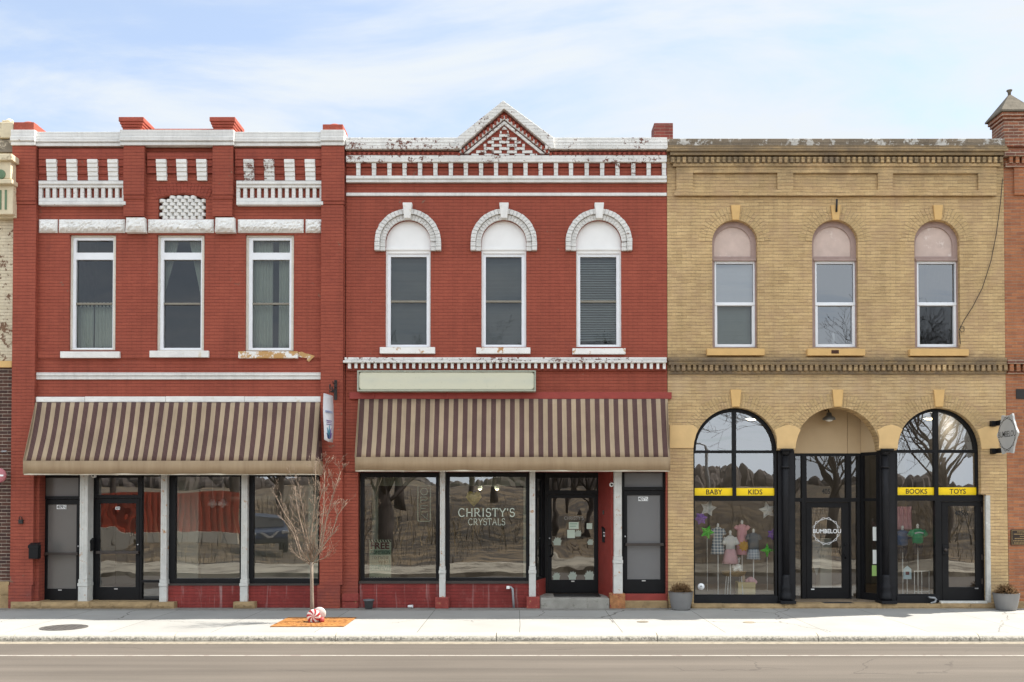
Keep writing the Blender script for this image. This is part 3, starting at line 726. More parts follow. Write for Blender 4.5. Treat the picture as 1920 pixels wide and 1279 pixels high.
zr0, zr1 = Z0(1122), Z0(884)
Ar, Br = (X0(1126.5, 1000, YR), YR), (X0(1151, 1000, .121), .125)
MB().add(*slab(Ar, Br, BZ, zr1, -.06)).build('recess_wall', M['redpaint'], R2)
Al, Bl = (X0(1005.5, 1000, .10), .225), (X0(1022, 1000, YR), YR-.002)
L = hypot(Bl[0]-Al[0], Bl[1]-Al[1])
mb = MB()
mb.add(*slab(Al, Bl, Z0(1090), Z0(1085), .06)).add(*slab(Al, Bl, Z0(897), zr1, .06)).add(*slab(Al, Bl, Z0(1085)+.001, Z0(897)-.001, .06, 0, .10)).add(*slab(Al, Bl, Z0(1085)+.001, Z0(897)-.001, .06, L-.28, L))
fw = mb.build('recess_window', M['black'], R2)
v, f = slab((Al[0]-.02, Al[1]), (Bl[0]-.02, Bl[1]), Z0(1085), Z0(897), .0)
MB().add(v[:2] + [v[5], v[4]], [(0,1,2,3)]).build('pane', M['glass_dark'], fw, recalc=False)
MB().add(*slab((Al[0]+.01, Al[1]), (Bl[0]+.01, Bl[1]), BZ, Z0(1090)-.002, .08)).build('recess_bulkhead', M['redpaint'], R2)
MB().box(X0(1006.5, 900), X0(1150.5, 900), .06, 1.1, Z0(884), Z0(884)+.05).build('recess_ceiling', M['black_paint'], R2)
zs = Z0(1122, -.12)
MB().box(X0(1012.8, 1130, -.12), X0(1143, 1130, -.12), -.12, .9499, BZ, zs).build('entry_step', plain('old concrete step', (.30,.285,.25,1), .9, .2, 5, .5, 25, dirt=(.4, (.19,.18,.15,1), 6)), R2, bevel=.02)
fr4, d4 = shopdoor(R2, (1167, 880, 1249.5, 1113), [(1171, 886, 1243.5, 913, 'frost_b')], (1169, 919.5, 1247.5, 1112), (1176, 928.7, 1238.3, 1086.5), 'frost_b', .12, bar=1021)
numplate(d4, '407½', 1197, 931.5, 1215, 939.5, .178)
MB().rbox(1203.5, 1088, 1210.5, 1090, .135, .149).build('maker_plate', M['steel'], d4)
MB().lathe([(.018, 0), (.016, -.012), (.004, -.014)], (X0(1172.3, 1006, .12), .15, Z0(1006, .12)), 10, axis='y').build('lock_cylinder', M['steel'], d4)
MB().rbox(1167.3, 1113.5, 1250, 1126.3, .06, .3).build('door_threshold', M['redpaint'], R2)
MB().rbox(1167.3, 1127, 1252, 1142, -.05, .3).build('threshold_stone', M['sandstone'], R2, bevel=.015)
# ================================================================ YELLOW BUILDING
XE, XF = X0(1251, 400), X0(1882.5, 400)
Y1 = thing('brick_building', ((XE+XF)/2, 0, 0), 'yellow brick building with three large round arches at street level', 'building', 'two storey shop buildings along the street')
zt3 = Z0(264)
cols = []
def arch_big(px0, px1, spr=844):
    a, b_ = X0(px0, spr), X0(px1, spr); return ((a+b_)/2, Z0(spr), (b_-a)/2)
B1, B2, B3 = arch_big(1300, 1459), arch_big(1490, 1650), arch_big(1681.5, 1839)
outer = [(XE, BZ), (X0(1300.5,1000), BZ), (B1[0]-B1[2], B1[1])] + arcpts(*B1, pi, 0, 32)[1:] + arcpts(*B2, pi, 0, 32) + arcpts(*B3, pi, 0, 32) + \
    [(X0(1840, 927), Z0(927)), (X0(1849, 927), Z0(927)), (X0(1850.5,1040), BZ), (X0(1891, 1040)-.003, BZ), (XF-.003, Z0(640)), (XF-.003, zt3), (XE, zt3)]
upw = []
for (w0, w1) in ((1335.7, 1420.5), (1523, 1609), (1715, 1800)):
    p = rpts(w0, 455, w1, 652); r = (p[1][0]-p[0][0])/2
    upw.append(([p[0], p[1]] + arcpts((p[0][0]+p[1][0])/2, p[2][1], r, 0, pi, 20), (p[0][0]+p[1][0])/2, p[2][1], r))
panels = [(1299, 324.5, 1457.5, 356), (1487, 325, 1646, 356.5), (1674, 325.5, 1834, 357)]
MB().plate(outer, [u[0] for u in upw], 0, .30).build('wall', M['yellow'], Y1)
# frieze with three sunk panels
MB().plate(rpts(1268, 306, 1868, 366.5, -.035), [rpts(*p, -.035) for p in panels], -.05, -.003).build('frieze', M['yellow'], Y1)
MB().rbox(1264.5, 357.5, 1868, 366.8, -.065, -.051).build('string_course', M['yellow'], Y1); MB().rbox(1262, 306, 1876, 312, -.075, -.051).build('string_course', M['yellow'], Y1)
MB().box(XE+.003, XF-.004, -.085, .35, Z0(276), Z0(262.5)).build('parapet_coping', M['coping'], Y1, bevel=.012)
MB().box(XE-.03, XF+.02, -.11, -.004, Z0(281.3), Z0(276.2)).box(XE-.03, XF+.03, -.15, -.004, Z0(287.6), Z0(281.6)).box(XE+.05, XF-.01, -.11, -.004, Z0(294), Z0(287.9)).build('cornice', M['yellow_old'], Y1, bevel=.006)
def dentils(b, p0, p1, step, w, y0, y1, yf, yb, mats):
    k = p0; r = random.Random(3)
    while k < p1:
        MB().rbox(k+r.uniform(-.3,.3), y0, k+w+r.uniform(-.2,.2), y1+r.uniform(-.4,.3), yf+r.uniform(-.006,.006), yb).build('dentil', M[mats[r.choice((0,0,1))]], b); k += step
dc = MB().rbox(1257, 294.2, 1878, 305.7, -.05, -.003).build('dentil_course', M['yellow_old'], Y1)
dentils(dc, 1259, 1876, 10.62, 5.6, 294.3, 304.5, -.11, -.05, ('yellow','yellow_old'))
MB().rbox(1253, 670.5, 1888.5, 676.8, -.12, -.003).rbox(1254, 677.1, 1888, 684, -.10, -.003).build('storey_cornice', M['yellow_old'], Y1, bevel=.008)
dc = MB().rbox(1254, 684.2, 1887, 702, -.025, -.003).build('dentil_course', M['yellow_old'], Y1)
dentils(dc, 1258, 1884, 10.42, 6, 684.3, 695, -.085, -.025, ('yellow','yellow_old'))
def voussoirs(c, r0, r1, n, a0=0.05, a1=pi-.05):
    mb = MB(); rr = random.Random(int(r0*1000))
    mb.arc(c[0], c[1], r0+.001, r1-.012, a0, a1, -.0025, -.001, 40, 2)
    for k in range(n):
        a = a0 + (a1-a0)*k/n; b_ = a0 + (a1-a0)*(k+.86)/n; mid = (r0+r1)/2
        mb.arc(c[0], c[1], r0+.004, mid-.004, a, b_, -.010+rr.uniform(-.004,.004), -.0026, 2, rr.choice((0,1,1)))
        s_ = (a1-a0)/n*.5
        mb.arc(c[0], c[1], mid+.004, r1+rr.uniform(-.01,.0), a+s_*.3, b_+s_*.3, -.008+rr.uniform(-.003,.003), -.0026, 2, rr.choice((0,1,1)))
    return mb
for i, (pts, cx_, cz_, r) in enumerate(upw):
    voussoirs((cx_, cz_), r, r+.30, 26).build('brick_arch', [M['yellow'], M['yellow_b'], M['joint']], Y1)
    kx = (1378.7, 1566, 1757.5)[i]
    MB().prism([P(kx-6, 413.5), P(kx+6, 413.5), P(kx+9, 385.5), P(kx-9, 385.5)], -.05, -.003).build('keystone', M['tan'], Y1, bevel=.008)
    fx0, fx1 = ((1340, 1415.5), (1528.5, 1603.5), (1719.5, 1793.5))[i]
    sx = ((1326, 1434), (1514.5, 1622.5), (1706.5, 1817))[i]; sd = (0, .5, 1)[i]
    mb = MB()
    yc = .10
    mb.plate(pts, [[(X0(fx0-.3, 570, yc), Z0(651, yc)), (X0(fx1+.3, 570, yc), Z0(651, yc)), (X0(fx1+.3, 570, yc), Z0(484, yc)), (X0(fx0-.3, 570, yc), Z0(484, yc))], arcpts(cx_-.025, cz_-.03, r-.085, -.0, pi, 20) + [(cx_-.025-r+.085, Z0(481, yc)), (cx_-.025+r-.085, Z0(481, yc))]], yc, yc+.18, 0)
    g0, g1 = fx0+2.6, fx1-3.2
    lo = .04
    mb.plate(rpts(fx0, 489, fx1, 650.5, yc+.03), [rpts(g0, 494.5, g1, 567, yc+.03), rpts(g0+2.2, 573.5, g1-2.2, 645.5, yc+.03)], yc+.03, yc+.12, 1)
    w = mb.build('window', [M['mauve'], M['vinyl']], Y1)
    pane(w, g0-1, 494, g1+1, 568, yc+.075, M['glass_sky']); pane(w, g0+1, 573, g1-1, 646, yc+.085, M['glass_sky' if i == 1 else 'glass_up'])
    MB().rbox(g0-2.5, 567.5, g1+3, 572.5, yc+.015, yc+.029).build('meeting_rail', M['vinyl'], w)
    MB().prism(arcpts(cx_-.025, cz_-.03, r-.082, 0, pi, 20) + [(cx_-.025-r+.082, Z0(481.5, yc)), (cx_-.025+r-.082, Z0(481.5, yc))], yc+.03, yc+.06).build('arch_panel', M['pinkpanel'], w)
    MB().rbox(fx0-3, 484.3, fx1+2, 488.7, yc-.03, yc+.05).build('transom_bar', M['mauve'], w)
    MB().rbox(sx[0], 653.5+sd, sx[1], 666.3+sd, -.10, .28).build('sill', M['tan'], w, bevel=.008)
    if i == 1: MB().rbox(1559, 656.5, 1573, 663, -.106, -.1005).build('rust_stain', plain('dark rust patch', (.06,.025,.015,1), .9), w)
for i, (B, k) in enumerate(((B1, 1379), (B2, 1570), (B3, 1759.5))):
    voussoirs((B[0], B[1]), B[2], B[2]+.30, 40, .28, pi-.28).build('brick_arch', [M['yellow'], M['yellow_b'], M['joint']], Y1)
    MB().prism([P(k-7, 763), P(k+7, 763), P(k+10.3, 731), P(k-10.3, 731)], -.05, -.007).build('keystone', M['tan'], Y1, bevel=.008)
# impost stones
def impost(pts): MB().prism([P(*q) for q in pts], -.022, -.002).build('impost_stone', M['impost'], Y1, bevel=.008)
impost([(1255.5,840.5), (1300,840.5), (1301.5,828), (1305.5,814), (1309,806), (1300,797.5), (1255.5,797.5)])
impost([(1456.5,841.5), (1491,841.5), (1493,828), (1497.5,814), (1501,806), (1490,799), (1479,796.5), (1468,799), (1452,806), (1456,820)])
impost([(1647.5,841.5), (1682.5,841.5), (1684,828), (1688,814), (1692,805), (1682,799.5), (1671,796.5), (1660,799), (1644,806), (1648,820)])
impost([(1840,842), (1872,842), (1872,800), (1847,800), (1832,806), (1837,822)])
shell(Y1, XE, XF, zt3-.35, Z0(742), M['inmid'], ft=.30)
# cast iron columns
for (pa, pb) in ((1468.8, 1481.8), (1656.8, 1669.8)):
    cxp = (X0(pa, 1000) + X0(pb, 1000))/2; r = (X0(pb, 1000)-X0(pa, 1000))/2
    z = lambda py: Z0(py) 
    c = MB().lathe([(r, z(1078)), (r*.97, z(930)), (r*.94, z(855))], (cxp, .08, 0), 48, flute=.12, nf=16)
    col = c.build('iron_column', M['black_paint'], Y1)
    MB().lathe([(r*1.22, z(877.5)), (r*1.25, z(875.5)), (r*1.22, z(873.5))], (cxp, .08, 0), 24).build('collar', M['black_paint'], col)
    MB().lathe([(r*1.05, z(853)), (r*1.2, z(848)), (r*1.45, z(845))], (cxp, .08, 0), 24).box(cxp-r*1.75, cxp+r*1.75, -.085, .25, z(844.8), z(841.8)).build('capital', M['black_paint'], col)
    MB().lathe([(r*1.55, z(1126)), (r*1.7, z(1121)), (r*1.5, z(1115)), (r*1.25, z(1110)), (r*1.42, z(1104)), (r*1.38, z(1100)), (r*1.1, z(1095)), (r*1.12, z(1084)), (r*1.0, z(1078))], (cxp, .08, 0), 28).box(cxp-r*2.2, cxp+r*2.2, -.11, .26, z(1131.5), z(1126.2)).build('column_base', M['black_paint'], col)
YW = .12
def quarter(c, r, px_in, left, pz):
    """a pane outline under the arch, from the mullion outward"""
    xm = X0(px_in, 830, YW); z0_ = Z0(pz, YW)
    if left: a0, a1 = pi - math.asin((z0_-c[1])/r) if z0_ > c[1] else pi, math.acos((xm-c[0])/r)
    else: a0, a1 = (math.asin((z0_-c[1])/r) if z0_ > c[1] else 0.0), math.acos((xm-c[0])/r)
    pts = [(xm, z0_)] + arcpts(c[0], c[1], r, a0, a1, 16)
    if z0_ < c[1]: pts.insert(1, (pts[1][0], z0_))
    return pts
def archouter(B, px_r_low=None, pyb=1133):
    a = arcpts(B[0], B[1], B[2]-.004, 0, pi, 36)
    if px_r_low: base = [(B[0]-B[2]+.004, BZ), (X0(px_r_low, 1000, YW), BZ), (X0(px_r_low, 1000, YW), Z0(928.5, YW)), (B[0]+B[2]-.004, Z0(928.5, YW))]
    else: base = [(B[0]-B[2]+.004, BZ), (B[0]+B[2]-.004, BZ)]
    return base + a
def poly_pane(parent, pts, y, mat, grow=1.0, name='pane'):
    cx_ = sum(p[0] for p in pts)/len(pts); cz_ = sum(p[1] for p in pts)/len(pts)
    g = [(cx_+(x-cx_)*1.02, cz_+(z-cz_)*1.02) for x, z in pts]
    return MB().add([(x, y, z) for x, z in g], [list(range(len(g)))]).build(name, mat, parent, recalc=False)
ri = B1[2]-.075
h1 = [quarter(B1, ri, 1374, True, 844.5), quarter(B1, ri, 1380.5, False, 844.5), rpts(1302.5, 849.5, 1374, 929.5, YW), rpts(1380.5, 849.5, 1452.5, 929.5, YW), rpts(1303, 939.5, 1453, 1115.5, YW)]
A1 = MB().plate(archouter(B1), h1, YW, YW+.12).build('arched_window', M['black'], Y1)
for k, h in enumerate(h1): poly_pane(A1, h, YW+.06, M['glass_display' if k == 4 else 'glass_toy'])
h3 = [quarter(B3, ri, 1752.5, True, 843.5), quarter(B3, ri, 1759.5, False, 843.5), rpts(1682.8, 849, 1752.5, 928.5, YW), rpts(1759.5, 849, 1832, 928.5, YW), rpts(1683, 939, 1754, 1114.5, YW), rpts(1766, 940.5, 1843, 1129, YW)]
A3 = MB().plate(archouter(B3, 1848.5), h3, YW, YW+.12).build('arched_window', M['black'], Y1)
for k, h in enumerate(h3[:5]): poly_pane(A3, h, YW+.06, M['glass_display' if k == 4 else 'glass_toy'])
d5 = frame(Y1, 'door', (1766.6, 941, 1842.5, 1128.6), [(1778.5, 949, 1829.5, 1101)], YW+.03, YW+.09, M['black'], .004)
pane(d5, 1777.5, 948, 1830.5, 1102, YW+.06, M['glass_toy'])
MB().rbox(1767.5, 1023, 1778, 1040, YW-.02, YW+.028).build('lock_plate', M['black'], d5, bevel=.01)
MB().lathe([(.03, 0), (.035, -.02), (.03, -.045), (.01, -.05)], (X0(1771.5, 1031, YW), YW-.021, Z0(1031, YW)), 14, axis='y').build('knob', M['bronze'], d5)
text_mb('405½', 1790, 957, 1816, 967, YW+.05, .01).build('house_number', M['ink'], d5)
MB().rbox(1828, 1102.5, 1834.5, 1104.3, YW+.02, YW+.029).build('maker_plate', M['steel'], d5)
for py in (955, 1045, 1090): MB().rbox(1840.5, py-5, 1843.5, py+5, YW+.005, YW+.028).build('hinge', M['bronze'], d5)
for w, a, b_, t, word, tx0, tx1 in ((A1, 1302.5, 1374, 915.2, 'BABY', 1324, 1354.5), (A1, 1380.5, 1452.5, 915.2, 'KIDS', 1403, 1429.5), (A3, 1682.8, 1752.5, 914, 'BOOKS', 1698.5, 1738.5), (A3, 1759.5, 1832, 914, 'TOYS', 1780.5, 1811)):
    MB().rbox(a, t, b_, t+14.3, YW+.045, YW+.05).build('vinyl_band', M['yellowband'], w)
    text_mb(word, tx0, t+2.6, tx1, t+12, YW+.043, .014).build('lettering', M['ink'], w)
# round sticker in the corner of the toy window
xs, zs_ = U(1315.3, 1100.5, YW)
MB().lathe([(.073, 0), (.073, -.004)], (xs, YW+.052, zs_), 28, axis='y').build('sticker', M['whitevinyl'], A1)
MB().prism([(xs-.026, zs_-.012), (xs-.008, zs_-.004), (xs, zs_-.018), (xs+.008, zs_-.004), (xs+.026, zs_-.012), (xs+.022, zs_+.012), (xs, zs_+.03), (xs-.022, zs_+.012)], YW+.044, YW+.0475).build('sticker_mark', M['galv'], A1)
# black base panels and side posts beside the columns
for a, b_ in ((1459.3, 1490), (1650.6, 1681.2)): MB().rbox(a, 841.8, b_, 1132, .121, .30).build('side_panel', M['black_paint'], Y1)
for a, b_ in ((1300.8, 1459), (1682, 1762)): MB().rbox(a, 1117.5, b_, 1133, .10, .119).build('base_panel', M['black_paint'], Y1, bevel=.006)
# recessed entrance
YB = .68
ho = [(1491.5, 855, 1503.7, 933.5), (1512.5, 855, 1586.8, 933.5), (1596.5, 855, 1608, 933.5), (1491.5, 941, 1503.7, 1124), (1596.5, 941, 1608, 1124), (1511.5, 941.5, 1593.5, 1127)]
EF = frame(Y1, 'entry_frame', (1484, 850.5, 1617, 1129), ho, YB, YB+.12, M['black'])
for h in ho[:5]: pane(EF, h[0]-1, h[1]-1, h[2]+1, h[3]+1, YB+.06, M['glass_dark'])
d6 = frame(Y1, 'door', (1512, 942, 1593, 1126.6), [(1522.7, 952, 1579, 1102)], YB+.03, YB+.09, M['black'], .004)
pane(d6, 1521.7, 951, 1580, 1103, YB+.06, M['glass_toy'])
hx = X0(1586, 1035, YB)
MB().tube([(hx, YB+.03, Z0(1020.5, YB)), (hx-.01, YB-.05, Z0(1021, YB)), (hx-.06, YB-.07, Z0(1027, YB)), (hx-.075, YB-.07, Z0(1034, YB)), (hx-.06, YB-.07, Z0(1041, YB)), (hx-.01, YB-.05, Z0(1046, YB)), (hx, YB+.03, Z0(1047, YB))], .014, 6).build('pull_handle', M['black'], d6)
MB().rbox(1521, 1104, 1527, 1106, YB+.018, YB+.029).build('maker_plate', M['whitevinyl'], d6)
text_mb('405', 1541, 916.5, 1556.5, 926.5, YB+.05, .012).build('house_number', M['ink'], EF)
def logo(cx_, cz_, r, lw, y, parent, fn=None, mat='whitevinyl', gap=.2):
    """two crossed octagon outlines broken by the shop name"""
    mb = MB()
    for a0 in (.21, -.21):
        pts = [(cx_ + r*cos(pi/6+a0+k*pi/3), cz_ + r*sin(pi/6+a0+k*pi/3)) for k in range(7)]
        for k in range(6):
            a, b_ = pts[k], pts[k+1]
            da, db = a[1]-cz_, b_[1]-cz_
            def clip(a, b_):
                t = (gap*r*(1 if a[1] > cz_ else -1) - (a[1]-cz_)) / (b_[1]-a[1]); return (a[0]+(b_[0]-a[0])*t, a[1]+(b_[1]-a[1])*t)
            if abs(da) < gap*r and abs(db) < gap*r: continue
            if abs(da) < gap*r: a = (lambda q: q)(clip(b_, a)) if False else ((lambda s_: ((a[0]+(b_[0]-a[0])*s_), a[1]+(b_[1]-a[1])*s_))(((gap*r*(1 if db > 0 else -1))-da)/(b_[1]-a[1])))
            elif abs(db) < gap*r: b_ = (lambda s_: ((a[0]+(b_[0]-a[0])*s_), a[1]+(b_[1]-a[1])*s_))(((gap*r*(1 if da > 0 else -1))-da)/(b_[1]-a[1]))
            elif da*db < 0:
                for (p, q) in ((a, b_), (b_, a)):
                    s_ = ((gap*r*(1 if p[1] > cz_ else -1))-(p[1]-cz_))/(q[1]-p[1])
                    mb.ribbon([p, (p[0]+(q[0]-p[0])*s_, p[1]+(q[1]-p[1])*s_)], lw, y)
                continue
            mb.ribbon([a, b_], lw, y)
    return mb
lx, lz = U(1550.3, 996, YB)
rl = .305
mb = logo(lx, lz, rl, .0085, YB+.052, d6)
t_ = text_mb('BUMBELOU', 1524.5, 992, 1577, 1000, YB+.052, .018)
mb.add(t_.v, t_.f); mb.build('shop_logo', M['whitevinyl'], d6)
# splayed glazed sides and tan panels above
Ar, Br = (X0(1617.5, 1000, YB), YB), (X0(1650.3, 1000, .301), .305)
Al, Bl = (X0(1489.8, 1000, .301), .305), (X0(1484, 1000, YB), YB-.001)
zb0, zb1, zm = Z0(1130), Z0(846), Z0(937, .5)
for (A, B, s_) in ((Ar, Br, -1), (Al, Bl, 1)):
    L = hypot(B[0]-A[0], B[1]-A[1]); th = -.06 if s_ < 0 else .06
    mb = MB()
    for (u0, u1, za, zb) in ((0, .07, zb0, zb1), (L-.05, L, zb0, zb1), (.071, L-.051, zb0, Z0(1116)), (.071, L-.051, zb1-.07, zb1), (.071, L-.051, zm-.03, zm+.03)):
        mb.add(*slab(A, B, za, zb, th, u0, u1))
    w = mb.build('splayed_window', M['black'], Y1)
    v, f = slab(A, B, Z0(1116), zb1-.07, 0, .07, L-.05)
    MB().add([(q[0], q[1]+.03, q[2]) for q in (v[0], v[1], v[5], v[4])], [(0,1,2,3)]).build('pane', M['glass_dark'], w, recalc=False)
zt_ = Z0(752)
MB().rbox(1480, 752, 1588.5, 850, YB, YB+.1).rbox(1589.2, 752, 1617.2, 850, YB+.003, YB+.1).build('arch_backing', M['tanwall'], Y1)
MB().add(*slab((Ar[0]+.004, Ar[1]), (Br[0]+.004, Br[1]), zb1+.003, zt_, -.05)).build('arch_side_panel', M['tanwall'], Y1); MB().add(*slab((Al[0], Al[1]), (Bl[0], Bl[1]), zb1+.003, zt_, .05)).build('arch_side_panel', M['tanwall'], Y1)
MB().box(X0(1462, 800), X0(1678, 800), .301, YB+.2, zt_+.003, zt_+.05).build('recess_ceiling', M['tanwall'], Y1)
MB().box(X0(1484, 1130), X0(1655, 1130), .27, YB+.15, BZ, Z0(1130, .68)).build('recess_floor', M['sandstone'], Y1)
for i, (a, b_, t_) in enumerate(((1297, 1355, 1132.5), (1355.6, 1470, 1133), (1470.6, 1655, 1132), (1655.6, 1764, 1132.5), (1764.6, 1820, 1131.5), (1820.6, 1866, 1132), (1866.6, 1893, 1132))):
    rocky(a, t_, b_, 1144.5, -.06, .262, .018, seed=60+i).build('threshold_stone', M['sandstone'], Y1)
mb = rocky(1849.5, 929, 1857.5, 1130, -.012, .05, .012, seed=4)
mb.add(*[(lambda q: (q.v, q.f))(rocky(1764, 1127, 1852, 1134.5, -.02, .05, .02, seed=8))][0])
mb.build('mortar_patch', plain('pale grey mortar', (.50,.49,.45,1), .9, .1, 8, .6, 30, dirt=(.4, (.66,.65,.60,1), 6)), Y1)
MB().tube([U(1566.5, 375)[0:1] + (-.09,) + U(1566.5, 376)[1:], U(1566.5, 388)[0:1] + (-.075,) + U(0, 388)[1:], U(1566.5, 399)[0:1] + (-.06,) + U(0, 399)[1:]], .022, 8).build('iron_stub', M['iron'], Y1)
# ================================================================ CREAM NEIGHBOUR (left edge)
XG = X0(-110, 600); XH = XA - .004
C1 = thing('brick_building', ((XG+XH)/2, 0, 0), 'flaking cream painted building over dark brown brick, cut off by the frame edge', 'building', 'two storey shop buildings along the street')
xh2 = X0(24.5, 690)
MB().box(XG, XH, .01, .3, Z0(677), Z0(262)).build('wall', M['cream'], C1)
MB().box(XG, X0(21.5, 900), -.02, .3, Z0(1090), Z0(690)).build('lower_wall', M['darkbrick'], C1)
MB().box(XG, X0(24.6, 684), -.05, .3, Z0(689.7), Z0(677.3)).build('ledge', M['tan'], C1, bevel=.01)
MB().box(XG, X0(19.5, 1100), -.07, .3, BZ, Z0(1116)).box(XG, X0(19.3, 1100), -.055, .3, Z0(1115.6), Z0(1090.3)).build('plinth', M['sandstone'], C1, bevel=.012)
MB().box(XG, X0(-4, 250), -.08, .35, Z0(261.7), Z0(246)).box(X0(3, 240), XH-.004, -.10, .35, Z0(261.7), Z0(232)).box(X0(6,240), X0(22,240), -.06, .2, Z0(231.8), Z0(227)).lathe([(.085, Z0(226.8)), (.07, Z0(224)), (.03, Z0(222)), (.01, Z0(221.5))], (X0(16, 230), .05, 0), 12).build('parapet_cap', M['creamstone'], C1, bevel=.02)
MB().rbox(-110, 262, 26, 285, -.05, .009).build('stained_course', plain('black weather stain', (.20,.17,.13,1), .9, .3, 4, .4, 15, dirt=(.45, (.5,.44,.34,1), 5)), C1)
mb = MB()
mb.rbox(-110, 288, 22, 300, -.42, .0).rbox(-110, 300.3, 20, 335, -.34, .0).rbox(-110, 335.3, 22, 344, -.37, .0).rbox(-110, 344.3, 24, 402, -.26, .0).rbox(-110, 402.3, 28.6, 408, -.16, .0)
mb.build('cornice', M['creamstone'], C1, bevel=.015)
mb = MB()
xx, zz = U(1, 327, -.35)
mb.lathe([(.105, 0), (.10, -.02), (.06, -.03), (.02, -.022)], (xx, -.341, zz), 18, axis='y')
for q in (0, 10): mb.rbox(q-1.5, 356, q+2.5, 393, -.272, -.2605)
mb.build('green_relief', M['greenpaint'], C1, bevel=.006)
shell(C1, XG, XH, Z0(290), Z0(742), M['indark'], ft=.3)
# ================================================================ ORANGE NEIGHBOUR (right edge)
XI, XJ = X0(1888, 640), X0(2040, 640)
O1 = thing('brick_building', ((XI+XJ)/2, 0, 0), 'orange brick building with roofed corner turret, cut off by the frame edge', 'building', 'two storey shop buildings along the street')
MB().prism([(X0(1891.5, 1000), BZ), (XJ, BZ), (XJ, Z0(276)), (X0(1882.5, 400)+.003, Z0(276)), (X0(1882.8, 400), Z0(640))], .005, .3).build('wall', M['orange'], O1)
MB().rbox(1886, 306, 2040, 313, -.07, .004).build('string_course', M['turret'], O1, bevel=.006); MB().rbox(1884, 281, 2040, 292, -.13, .004).build('cornice', M['turret'], O1, bevel=.006)
k = 1893
while k < 2030: MB().rbox(k, 292.3, k+6.5, 305.8, -.10, .004).build('dentil', M['orange'], O1); k += 12
MB().rbox(1902, 313.3, 2040, 365, -.04, .004).build('frieze', M['orange'], O1)
MB().rbox(1889.8, 697, 2040, 701, -.05, .004).build('string_course', M['turret'], O1, bevel=.006); MB().rbox(1889.5, 674, 2040, 682, -.11, .004).build('storey_cornice', M['turret'], O1, bevel=.006)
k = 1894
while k < 2030: MB().rbox(k, 682.3, k+7, 696, -.09, .004).build('dentil', M['orange'], O1); k += 12.5
tx0, tx1 = X0(1880.5, 240), X0(1926, 240); tw = tx1-tx0
mb = MB().box(tx0, tx1, -.04, tw-.04, Z0(276), Z0(226.6)).box(tx0-.03, tx1+.03, -.07, tw-.01, Z0(226.4), Z0(220.6)).box(tx0-.06, tx1+.06, -.10, tw+.02, Z0(220.3), Z0(213.2))
tur = mb.build('turret', M['turret'], O1, bevel=.01)
e = .10; zc0, zc1 = Z0(213), Z0(175, .2); mx, my = (tx0+tx1)/2, tw/2-.04
vs = [(tx0-e, -.04-e, zc0), (tx1+e, -.04-e, zc0), (tx1+e, tw-.04+e, zc0), (tx0-e, tw-.04+e, zc0)]
vs += [(x, y, z+.035) for x, y, z in vs] + [(mx, my, zc1)]
mb = MB().add(vs, [(3,2,1,0),(0,1,5,4),(1,2,6,5),(2,3,7,6),(3,0,4,7),(4,5,8),(5,6,8),(6,7,8),(7,4,8)])
mb.lathe([(.03, zc1-.03), (.035, zc1+.03), (.06, zc1+.06), (.06, zc1+.075), (.02, zc1+.08)], (mx, my, 0), 10)
mb.build('turret_roof', M['tin'], tur)
MB().rbox(1905.5, 729.5, 2000, 748, -.01, .004).build('dark_opening', M['iron'], O1)
shell(O1, XI+.03, XJ, Z0(290), Z0(742), M['indark'], ft=.3)
MB().rbox(1891.7, 1128, 2040, 1143, -.07, .004).build('plinth', M['sandstone'], O1, bevel=.012)
# ================================================================ GROUND
def conc():
    m = NT('sidewalk concrete'); p = m.pos(); x, y, z = m.sep(p)
    u = m.comb(m.math('ADD', x, m.math('MULTIPLY', m.noise(.5, p, 2), .05)), m.math('ADD', y, 3.9), 0)
    nd = m.nt.nodes.new('ShaderNodeTexBrick'); m.nt.links.new(u, nd.inputs['Vector']); nd.offset = 0.0
    for k, v in {'Color1': (.335,.325,.30,1), 'Color2': (.305,.298,.278,1), 'Mortar': (.13,.125,.11,1), 'Scale': 1.0, 'Mortar Size': .007, 'Mortar Smooth': .3, 'Brick Width': 1.78, 'Row Height': 3.62}.items(): nd.inputs[k].default_value = v
    n = m.math('MULTIPLY', m.rng(m.noise(.8, p, 5, .6), .3, .7, .90, 1.08), m.rng(m.noise(60, p, 2), .2, .8, .94, 1.06))
    c = m.mix(1.0, nd.outputs['Color'], m.n('CombineColor', {0: n, 1: n, 2: n}), 'MULTIPLY')
    k = m.rng(m.noise(2.3, vscale(m, p, 1, 2.5, 1), 6, .7), .60, .72, 0, .35); c = m.mix(k, c, (.25,.23,.20,1))
    vo = m.nt.nodes.new('ShaderNodeTexVoronoi'); vo.feature = 'DISTANCE_TO_EDGE'; vo.inputs['Scale'].default_value = .30
    m.nt.links.new(m.n('VectorMath', {0: p, 1: m.n('VectorMath', {0: m.noise(2.0, p, 4, out=1), 1: (.5, .5, 0)}, operation='MULTIPLY')}, operation='ADD'), vo.inputs['Vector'])
    ck = m.math('MULTIPLY', m.math('LESS_THAN', vo.outputs['Distance'], .003), m.rng(m.noise(.3, p, 2), .50, .55, 0, .8)); c = m.mix(ck, c, (.10,.09,.08,1))
    k = m.rng(m.noise(9, p, 3, .6), .70, .74, 0, .4); c = m.mix(k, c, (.16,.145,.125,1))
    b = m.n('Bump', {'Strength': .3, 'Distance': .01, 'Height': m.math('SUBTRACT', m.noise(50, p, 3), nd.outputs['Fac'])})
    return m.done(m.bsdf(c, .9, b, 0, .25))
